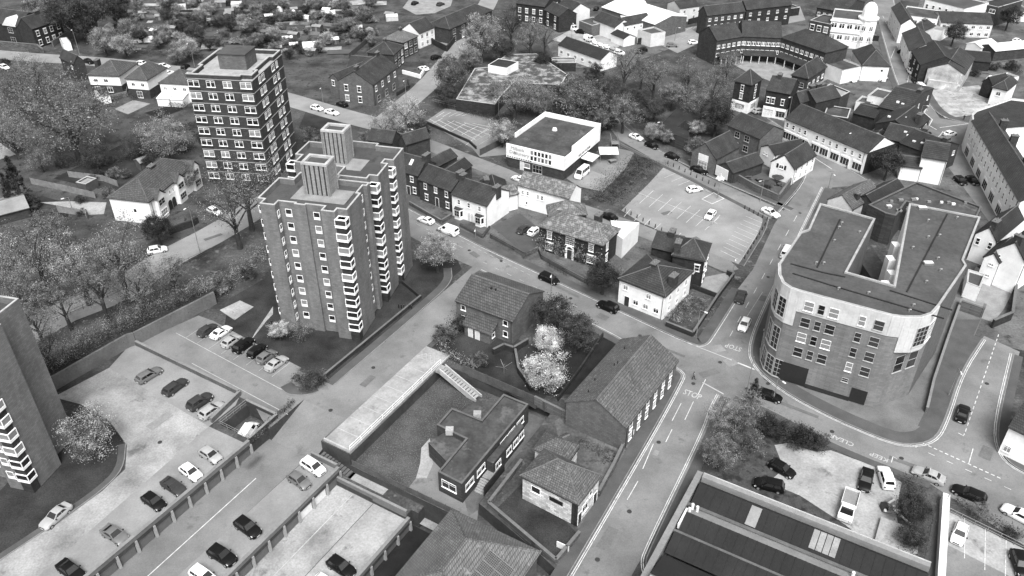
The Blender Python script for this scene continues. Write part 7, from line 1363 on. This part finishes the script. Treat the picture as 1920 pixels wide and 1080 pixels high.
# ------------------------------------------------------------------ trees, shrubs and hedges: crown centre, half width, kind, leaf, label
TR = [
 (20, 500, 56, 'airy', 'leaf_mid', 'full leafed tree at the left edge, in front of the upper road', 1), (180, 535, 50, 'airy2', 'leaf_mid', 'leafy tree between the pale second and third upper road trees, nearer the wall', 1), (90, 430, 40, 'airy', 'leaf', 'smaller tree behind the leftmost tall upper road tree'), (320, 505, 34, 'airy', 'leaf', 'shrubby tree by the roadside railing below the white hatchback'), (65, 600, 40, 'airy2', 'leaf', 'thin tree on the bank above the cut off tower', 1),
 (345, 330, 26, 'small', 'leaf', 'leafy small tree behind the bay fronted white house, by the banded tower'), (250, 268, 28, 'full', 'leaf_dark', 'dark spreading shrub tree below the huge spreading tree'), (175, 285, 30, 'full', 'leaf_dark', 'dark low tree on the garden edge below the huge tree'), (70, 290, 30, 'full', 'leaf', 'mid green low tree at the end of the left footpath'), (345, 268, 20, 'bush', 'leaf', 'rounded shrub at the banded tower garden fence'), (300, 330-20, 14, 'bush', 'leaf_pale', 'pale shrub beside the dark garden shed'), (180, 325, 14, 'bush', 'leaf_dark', 'dark shrub on the pale garden fence'), (235, 352-28, 12, 'bush', 'leaf', 'green shrub left of the dark garden shed'), (420, 290, 30, 'airy', 'leaf', 'tree rising in front of the banded tower lower windows', 1),
 (1205, 125, 26, 'airy', 'leaf', 'slender tree between first and second of the group below the bus station', 1), (1262, 175, 26, 'round', 'leaf', 'rounded tree in front of the second tall tree'), (1305, 192, 26, 'airy2', 'leaf', 'thin tree left of the dark leafy one by the turret', 1), (1150, 175, 28, 'round2', 'leaf_dark', 'dark full tree beside the large round tree behind the nursery'), (1120, 222, 24, 'round', 'leaf', 'mid green tree over the right rear nursery wall'), (1228, 205, 22, 'round', 'leaf_dark', 'dark tree left above the low courtyard house'), (1365, 120, 26, 'airy', 'leaf', 'thin tree beside the turret roof', 1), (1050, 210, 30, 'round', 'leaf_dark', 'dark tree left behind the nursery parapet'), (965, 172, 40, 'airy', 'leaf_pale', 'feathery tree between the blotchy school and the nursery'), (925, 165, 22, 'airy', 'leaf', 'thin tree standing over the front of the school roof'), (1008, 178, 36, 'full', 'leaf_mid', 'tree in front of the right end of the school'),
 (835, 175, 22, 'round', 'leaf_dark', 'dark tree at the foot of the ramp to the school'), (735, 205, 26, 'airy', 'leaf_pale', 'pale thin tree beside the hill road corner'), (700, 262, 24, 'round', 'leaf', 'green tree behind the rear tower parapet'), (580, 250, 20, 'bush', 'leaf', 'shrub on the little lawn behind the banded tower'),
 (118, 205, 88, 'full', 'leaf_mid', 'huge spreading half leafed tree left of the white semis'), (40, 160, 52, 'full', 'leaf', 'mid green tree at the left edge behind the huge spreading one'), (15, 240, 52, 'full', 'leaf', 'thin leafed tree at the left edge below the hill road'), (305, 250, 46, 'full', 'leaf_mid', 'pale feathery tree in front of the banded tower garden'), (390, 255, 26, 'small', 'leaf_dark', 'dark bushy tree at the foot of the banded tower'),
 (455, 340, 62, 'bare', 'leaf', 'tall bare branched tree in front of the banded tower base', 1), (430, 370, 66, 'bare', 'leaf', 'bare tree with a dark leaning trunk beside the upper road', 1), (520, 335, 50, 'bare', 'leaf', 'bare twiggy tree between the banded tower and the ribbed stack', 1),
 (62, 470, 62, 'airy2', 'leaf_mid', 'tall thin crowned tree leftmost of the upper road line', 1), (140, 490, 58, 'airy', 'leaf_pale', 'pale tall tree second in the upper road line', 1), (215, 480, 62, 'airy2', 'leaf_mid', 'tall tree with visible dark stems, third in the upper road line', 1), (255, 530, 44, 'airy', 'leaf', 'lower tree at the right end of the upper road line', 1), (30, 545, 46, 'airy', 'leaf', 'ragged tree at the left edge below the upper road', 1), (112, 560, 42, 'airy2', 'leaf', 'thin tree on the bank between road and retaining wall', 1),
 (25, 330, 24, 'cone', 'leaf_dark', 'dark conifer at the left edge, taller of the pair'), (12, 352, 18, 'cone', 'leaf_dark', 'dark conifer at the left edge, lower of the pair'), (56, 378, 18, 'bush', 'leaf_dark', 'round dark shrub behind the ribbed outbuilding'), (292, 425, 30, 'round', 'leaf_dark', 'dark round tree in front of the bay fronted white house'), (282, 300, 16, 'round', 'leaf_dark', 'dark clipped tree behind the roof of the bay fronted house'), (212, 322, 15, 'bush', 'leaf', 'round shrub in the back garden of the bay fronted house'), (112, 305, 14, 'bush', 'leaf_dark', 'dark shrub on the lawn behind the left drive'), (80, 418, 26, 'round', 'leaf_dark', 'dark leafy tree right below the left drive'), (150, 372, 12, 'bush', 'leaf_dark', 'dark bush between the drive and the timber fence'), (152, 396, 10, 'bush', 'leaf_dark', 'small clipped bush at the drive mouth'), (200, 368-10, 14, 'bush', 'leaf', 'bush beside the white flank of the bay fronted house'),
 (410, 528, 24, 'bush', 'leaf', 'round shrub on the lawn left of the near tower'), (465, 512, 18, 'bush2', 'leaf_dark', 'dark low shrub close to the near tower'), (522, 618, 19, 'small', 'blossom', 'small white blossom tree at the foot of the near tower'), (562, 612, 26, 'bare', 'leaf_mid', 'small thin tree beside the white blossom at the near tower'), (508, 606, 8, 'bush', 'leaf_dark', 'small round bush behind the white blossom tree'), (580, 708, 34, 'bush2', 'leaf_dark', 'dark rounded flower bed shrub at the court corner', 2),
 (818, 468, 37, 'round', 'leaf_pale', 'rounded pale leafed tree by the rear tower lawn'), (165, 805, 52, 'airy', 'leaf_mid', 'leafy tree on the left lawn beside the cut off tower'), (85, 655, 48, 'airy2', 'leaf', 'thin leafed tree above the end of the retaining wall'),
 (1037, 588, 42, 'round2', 'leaf_dark', 'dark tree upper left of the pair behind the white blossoms'), (1080, 618, 38, 'round2', 'leaf_dark', 'dark tree nearer the main road behind the white blossoms'), (1030, 636, 30, 'small', 'blossom', 'white blossom tree, upper of the pair beside the plain brick house'), (1024, 696, 40, 'small', 'blossom', 'white blossom tree, lower and larger of the pair'),
 (1132, 515, 34, 'round', 'leaf_dark', 'dark tree in front of the villa, left of the white corner house'), (868, 605, 22, 'bush', 'leaf_dark', 'dark shrub against the plain brick house porch'), (835, 622, 24, 'bush', 'leaf', 'rounded shrub at the corner of the tower road hedge'), (898, 672, 18, 'bush', 'leaf', 'twiggy shrub at the end of the pale hedge'),
 (1668, 302, 30, 'round', 'leaf_dark', 'dense dark ivy covered tree beside the blank shop terrace end'), (1415, 730, 16, 'cone', 'leaf_dark', 'narrow pointed dark conifer beside the telegraph pole'), (1350, 778, 36, 'airy', 'leaf_mid', 'thin pale tree at the street corner of the waste ground'), (1400, 768, 38, 'airy', 'leaf', 'leafy tree below the pointed conifer'), (1350, 845, 36, 'round', 'leaf', 'dense rounded tree beside the street at the workshop corner'), (1460, 800, 28, 'bush', 'leaf_dark', 'dark shrub in the middle of the waste ground edge'), (1500, 815, 30, 'bush', 'leaf_dark', 'dark shrub at the upper tip of the pale pad'), (1530, 822, 28, 'bush', 'leaf_dark', 'dark round shrub by the CLEAR marking'), (1400, 830, 34, 'bush2', 'leaf', 'low rough shrub behind the dense rounded tree'), (1435, 785, 22, 'bush', 'leaf_dark', 'dark shrub between conifer and waste ground'),
 (1715, 950, 36, 'round', 'leaf_dark', 'dark bushy tree between the waste ground and the alley'), (1712, 1005, 28, 'round', 'leaf_dark', 'dark bushy tree lower down the alley'), (1840, 955, 18, 'airy', 'leaf', 'thin young tree by the little white car park fence'), (1895, 1000, 16, 'bush2', 'leaf_dark', 'low shrub beside the white car park fence'),
 (902, 62, 40, 'round2', 'leaf_pale', 'big pale rounded tree above the blotchy school roof'), (846, 135, 38, 'round', 'leaf', 'rounded mid green tree at the hill road, left of the school'), (880, 105, 24, 'round', 'leaf', 'green tree between the pale and the rounded trees'), (958, 45, 30, 'airy2', 'leaf_dark', 'tall dark thin tree right of the big pale one', 1), (995, 60, 28, 'airy', 'leaf', 'tall twiggy tree at the top, left of the two', 1), (1022, 68, 22, 'airy2', 'leaf', 'tall twiggy tree beside the dark gabled house', 1), (942, 90, 24, 'round', 'leaf_dark', 'dark tree behind the school chimney block'),
 (990, 160, 36, 'bare', 'leaf_pale', 'pale twiggy tree with white stems in front of the school'), (1082, 182, 50, 'round', 'leaf', 'large round tree behind the nursery'), (1170, 205, 34, 'round2', 'leaf_mid', 'mid sized tree right of the large round one'), (1195, 190, 26, 'round', 'leaf_dark', 'tree below the bus station, leaning over the low slate house'), (1172, 122, 34, 'airy2', 'leaf', 'tall thin tree left in the group below the bus station', 1), (1228, 140, 32, 'airy', 'leaf', 'tall tree, second in the group below the bus station'), (1292, 140, 32, 'airy', 'leaf', 'tall tree, third in the group below the bus station', 1), (1340, 165, 34, 'airy2', 'leaf', 'tall tree nearest the turreted corner shop', 1), (1345, 212, 36, 'round', 'leaf_dark', 'dark leafy tree in front of the turreted shop'), (1308, 238, 16, 'small', 'blossom', 'small white blossom tree among the roadside trees'), (1250, 255, 14, 'small', 'leaf_pale', 'pale small tree by the roadside lamp'), (1225, 245, 18, 'small', 'leaf_pale', 'pale flowering shrub beside the white coupe'), (1305, 270, 22, 'bush', 'leaf', 'round shrub left of the chapel gable'), (1110, 245-40, 26, 'round', 'leaf_dark', 'dark tree hard behind the nursery parapet'), (1140, 225, 22, 'bush', 'leaf', 'leafy shrub at the right rear corner of the nursery'), (1018, 112, 18, 'round', 'leaf_dark', 'dark small tree at the right end of the blotchy roof'), (1040, 122, 16, 'bush', 'leaf_dark', 'dark shrub by the stained outbuilding'), (1115, 130, 20, 'bush', 'leaf_dark', 'dark shrub below the long white gabled hall'),
 (760, 215, 38, 'airy', 'leaf_pale', 'pale blossoming tree at the hill road junction'), (720, 240, 32, 'airy', 'leaf_mid', 'thin tree left of the back lane junction'), (785, 245, 26, 'round', 'leaf_dark', 'dark bushy tree over the square brick house'), (942, 245, 26, 'small', 'leaf_pale', 'pale blossom shrub at the hatched car park'), (1028, 320, 8, 'bush', 'leaf_dark', 'dark small shrub at the nursery door'), (985, 298, 7, 'bush', 'leaf_dark', 'tiny clipped shrub on the nursery forecourt'),
 (1792, 58, 22, 'round', 'leaf_dark', 'dark round tree in front of the white cottage terrace'), (1895, 28, 22, 'round', 'leaf_dark', 'dark round tree in the top right corner'), (1770, 12, 16, 'bush', 'leaf_dark', 'dark shrub before the wide white building'), (1900, 120, 14, 'bush', 'leaf_dark', 'dark bush at the right edge above the white hipped house'), (1868, 122, 12, 'bush', 'leaf', 'bush at the curved garden behind the dark long shed'), (1830, 135, 10, 'bush', 'leaf_dark', 'small bush right of the patched gable'),
 (125, 22, 42, 'round2', 'leaf_dark', 'dark wood edge tree, second from the left at the top'), (75, 12, 34, 'round', 'leaf', 'green tree behind the half timbered house'), (172, 18, 36, 'round2', 'leaf_dark', 'dark tree, third in the wood at the top left'), (215, 12, 30, 'round', 'leaf_dark', 'dark tree at the right end of the top left wood'), (155, 48, 26, 'round', 'leaf_dark', 'dark low tree under the top left wood'), (110, 45, 22, 'bush', 'leaf', 'leafy shrub by the pale garden wall at the top left'), (192, 72, 26, 'small', 'leaf_pale', 'pale flowering tree by the hill road lamp'), (232, 82, 22, 'small', 'leaf_pale', 'pale bush tree at the near corner of the allotments'), (350, 88, 22, 'small', 'blossom', 'white flowering tree above the banded tower'), (364, 60, 20, 'round', 'leaf_dark', 'dark round tree in the allotments, above the white flowering one'), (330, 102, 16, 'small', 'leaf_pale', 'pale round bush by the lamp behind the banded tower'), (62, 128, 34, 'airy', 'leaf', 'tree hanging over the hill road at the left'), (8, 115, 10, 'bush', 'leaf_dark', 'dark bush at the left edge on the hill road'), (240, 120-70, 20, 'small', 'leaf', 'leafy tree at the near left corner of the plots')]
for t in TR:
    x, y, r_, k, mt, lb = t[:6]; tree(x, y, r_, k, mt, lb, name={'cone': 'conifer'}.get(k, 'shrub' if 'bush' in k else 'tree'), hk=None if len(t) < 7 else {1: 2.9, 2: .8}[t[6]], cat={'cone': 'conifer'}.get(k))
def hedge(px, h, w, mat, label, z=0, name='hedge', pts=None, dens=70): leaf_run(name, label, pts or PX(px, z), h, w, mat, 'hedge', z, dens)
hedge(None, 1.6, 1.4, 'leaf_mid', 'pale leafy hedge between the plain brick house and the hall lawn', pts=[S(-31, 8.6), S(-26, 9.5), S(-24, 12), S(-23.6, 17), S(-22.6, 19)]); hedge(None, 1.6, 2.6, 'leaf_dark', 'dark bushy hedge along the tower road beside the plain brick house', pts=[S(-31, 9), S(-38, 8.4)])
hedge(None, 2.4, 3.4, 'leaf_dark', 'dark shrubbery along the top of the retaining wall', z=1.6, pts=[S(18, -41), S(0, -40), S(-14, -37)]); hedge(None, 1.8, 4.5, 'leaf', 'lighter shrubbery on the bank below the upper road', z=.6, pts=[S(14, -45), S(0, -43.5), S(-18, -40)]); hedge([(385, 560), (430, 530), (500, 470)], 1.6, 3.5, 'leaf', 'shrubbery beside the upper road opposite the near tower')
hedge([(262, 318-40), (300, 255), (350, 245), (385, 235)], 1.8, 3, 'leaf_dark', 'dark overgrown hedge behind the bay fronted white house'); hedge([(100, 300), (180, 315), (270, 290)], 1.4, 3.2, 'leaf_dark', 'dark garden bushes left of the bay fronted house'); hedge([(230, 95), (310, 105), (380, 112)], 1.5, 2.0, 'leaf_dark', 'dark hedge between the allotments and the hill road'); hedge([(215, 190), (240, 175), (255, 190)], 1.5, 2, 'leaf_dark', 'dark hedge between the gardens behind the white semis'); hedge([(320, 200), (360, 205)], 1.8, 3, 'leaf_dark', 'dark bushes below the white lean roofs'); hedge([(1120, 170), (1180, 215), (1230, 245)], 1.6, 4, 'leaf_dark', 'rough dark undergrowth beneath the trees below the bus station'); hedge([(1250, 180), (1330, 215), (1360, 240)], 1.4, 4, 'leaf_dark', 'dark undergrowth beneath the tall trees by the turreted shop')
hedge([(1700, 900), (1716, 960), (1706, 1040), (1700, 1085)], 1.8, 2.4, 'leaf_dark', 'dark undergrowth along the alley under the bushy trees'); hedge([(1790, 940), (1850, 975), (1920, 1010)], 1.0, 1.6, 'leaf_dark', 'low dark planting between the queue and the white car park'); hedge([(1420, 790), (1470, 812), (1540, 838)], 1.5, 2.5, 'leaf_dark', 'dark shrub belt along the lower road at the waste ground'); hedge([(1252, 600), (1275, 575), (1300, 560), (1310, 590)], .6, 4, 'leaf', 'weeds filling the overgrown corner plot'); hedge([(1125, 380), (1165, 340), (1215, 298)], .3, 6, 'leaf_dark', 'rough long grass and weeds on the slope beside the car park')
hedge([(1085, 830), (1130, 850), (1140, 870)], .5, 1.5, 'leaf_dark', 'dark plants in the yard behind the cottage', -.1); hedge([(1050, 150), (1120, 165), (1160, 150)], 1.5, 4, 'leaf_dark', 'dark undergrowth around the large round tree behind the nursery'); hedge([(870, 210), (930, 225), (1000, 205)], 1.0, 2.5, 'leaf_dark', 'dark low shrubs along the front of the blotchy roofed school'); hedge([(1840, 130), (1880, 128), (1915, 140)], 1.2, 2, 'leaf_dark', 'dark hedge curving behind the white hipped house')
leaf_run('hedge', 'low planting in the kerb bed between the ramp and the sunken garage entrance', [S(-1.5, -2.3), S(3, -2.2), S(8.6, -1.6)], 1.0, .9, 'leaf_dark', 'hedge', 0, 110)
# ------------------------------------------------------------------ allotments
rd = random.Random(12)
def greenhouse(p, rz, lb, L=4.5, W=2.4, poly=False, nm='greenhouse'):
    rt = thing(nm, lb, nm.replace('_', ' '), p, rz); m = MB()
    if poly:
        pr = None
        for k in range(7):
            a = math.pi*k/6; c = (W/2*math.cos(a), W*.75*math.sin(a))
            if pr: m.poly([(-L/2, pr[0], pr[1]), (L/2, pr[0], pr[1]), (L/2, c[0], c[1]), (-L/2, c[0], c[1])])
            pr = c
        for x in (-L/2, L/2): m.poly([(x, W/2*math.cos(math.pi*k/6), W*.75*math.sin(math.pi*k/6)) for k in range(7)])
        m.build('cover', 'panel', rt)
    else:
        m.box(-L/2, -W/2, 0, L/2, W/2, 1.6, 0, 'du'); m.build('walls', 'gh', rt); m = MB()
        m.poly([(-L/2, -W/2-.1, 1.58), (L/2, -W/2-.1, 1.58), (L/2, 0, 2.4), (-L/2, 0, 2.4)]); m.poly([(L/2, W/2+.1, 1.58), (-L/2, W/2+.1, 1.58), (-L/2, 0, 2.4), (L/2, 0, 2.4)]); m.poly([(-L/2, W/2, 1.6), (-L/2, -W/2, 1.6), (-L/2, 0, 2.38)]); m.poly([(L/2, -W/2, 1.6), (L/2, W/2, 1.6), (L/2, 0, 2.38)]); m.build('roof', 'gh', rt)
M['gh'] = plain('greenhouse_glazing', .45, .3)
SHW, SHR = MB(), {}
def shed(p, rz, mat, lb, L=2.8, W=2.1):
    rt = thing('allotment_shed', lb, 'shed', p, rz); m = MB(); m.box(-L/2, -W/2, 0, L/2, W/2, 1.9, 0, 'du'); m.poly([(-L/2, W/2, 1.9), (-L/2, -W/2, 1.9), (-L/2, 0, 2.35)]); m.poly([(L/2, -W/2, 1.9), (L/2, W/2, 1.9), (L/2, 0, 2.35)]); m.build('wall', 'wood', rt); m = MB()
    m.hexa([(-L/2-.15, -W/2-.2, 1.84), (L/2+.15, -W/2-.2, 1.84), (L/2+.15, 0, 2.4), (-L/2-.15, 0, 2.4), (-L/2-.15, -W/2-.2, 1.9), (L/2+.15, -W/2-.2, 1.9), (L/2+.15, 0, 2.46), (-L/2-.15, 0, 2.46)]); m.hexa([(-L/2-.15, 0, 2.4), (L/2+.15, 0, 2.4), (L/2+.15, W/2+.2, 1.84), (-L/2-.15, W/2+.2, 1.84), (-L/2-.15, 0, 2.46), (L/2+.15, 0, 2.46), (L/2+.15, W/2+.2, 1.9), (-L/2-.15, W/2+.2, 1.9)]); m.build('roof', mat, rt); m = MB(); m.box(-.4, -W/2-.03, .05, .4, -W/2-.002, 1.75); m.build('door', 'wood_pale', rt)
ORD = ['first', 'second', 'third', 'fourth', 'fifth', 'sixth', 'seventh', 'eighth', 'ninth', 'tenth', 'eleventh', 'twelfth', 'thirteenth', 'fourteenth']
ROWS = [('nearest', [(250, 60), (292, 66), (325, 60), (520, 98), (538, 106), (552, 92), (585, 103), (628, 82)]), ('second', [(400, 46), (428, 34), (540, 80), (552, 72), (596, 58), (653, 56), (694, 66)]), ('third', [(270, 32), (300, 58-20), (345, 4), (432, 44-16), (505, 54-16), (574, 40), (614, 26), (732, 34)]), ('farthest', [(248, 3), (338, 1), (415, 12), (452, 4), (522, 16), (552, 25), (575, 6), (630, 8), (698, 4)])]
for rn, lst in ROWS:
    lst = sorted(lst)
    for i, (x, y) in enumerate(lst):
        p = G(x, y); q = rd.choice(['panel', 'metal_white', 'concrete', 'metal_grey', 'paving_pale']); s_ = {'panel': 'white', 'metal_white': 'white', 'concrete': 'grey', 'metal_grey': 'grey', 'paving_pale': 'pale grey'}[q]
        shed(p, rd.choice([.2, .3, 1.8, -.3]), q, f'{s_} roofed shed, {ORD[i]} from the left in the {rn} row of allotment sheds', rd.uniform(2.6, 4), rd.uniform(2, 2.8))
for i, (x, y, pl) in enumerate([(275, 78, 1), (205, 61-4, 0), (340, 15+4, 0), (445, 14, 0), (525, 14+6, 1), (550, 24+6, 1), (572, 42, 0), (616, 25+4, 1), (672, 57+2, 0), (735, 33+5, 0), (390, 30, 0), (508, 120, 0), (585, 88, 1)]):
    greenhouse(G(x, y), rd.choice([.1, .25, 1.7]), f'{"white polytunnel" if pl else "pale greenhouse"} in the allotments, {ORD[i]} as one counts from the polytunnel by the hedge', rd.uniform(4, 7) if pl else rd.uniform(3, 4.5), 2.6, bool(pl), 'polytunnel' if pl else 'greenhouse')
beds = []
for i in range(170):
    x, y = rd.uniform(215, 700), rd.uniform(2, 100)
    if x < 480 and y > 92 or x > 640 and y > 70: continue
    p = G(x, y); a = rd.choice([.15, .2, .12]); l, w_ = rd.uniform(2.5, 7), rd.uniform(1.4, 3.5); ca, sa = math.cos(a), math.sin(a)
    beds.append((p, [(p.x+u*ca-v*sa, p.y+u*sa+v*ca) for u, v in ((-l, -w_), (l, -w_), (l, w_), (-l, w_))]))
for i, (p, q) in enumerate(beds): sheet('plot_bed', q, .02+i*.002, rd.choice(['soil', 'grass', 'grass_dark', 'soil', 'paving', 'grass_daisy', 'gravel']))
SH = [(x, y) for x, y in [(rd.uniform(200, 700), rd.uniform(0, 108)) for _ in range(270)] if not (x < 480 and x > 340 and y > 84) and not (x > 600 and y > 78) and not (x < 330 and y > 88)]
for i, (x, y) in enumerate(SH):
    mt = rd.choice(['leaf', 'leaf_dark', 'leaf_pale', 'leaf_mid', 'leaf_dark', 'leaf', 'blossom' if i % 3 == 0 else 'leaf'])
    tree(x, y, rd.uniform(6, 14), rd.choice(['bush', 'bush2', 'small', 'bush', 'small']), mt, 'garden bush or fruit tree growing among the allotment beds and sheds', name='fruit_bush', group='bushes among the allotments', cat='bush')
# fences dividing the plots
for i, (a, b_) in enumerate([((250, 32), (420, 40)), ((240, 24), (380, 30)), ((430, 22), (560, 30)), ((380, 34), (420, 36)), ((480, 60), (600, 66)), ((560, 46), (660, 52)), ((590, 14), (690, 18))]):
    wall_run('plot_fence', f'thin plot fence in the allotments, {ORD[i]} of the seven plot dividers', 'fence', PX([a, b_]), 1.2, .08, 'wood_pale', 0, None, None, 3.0)
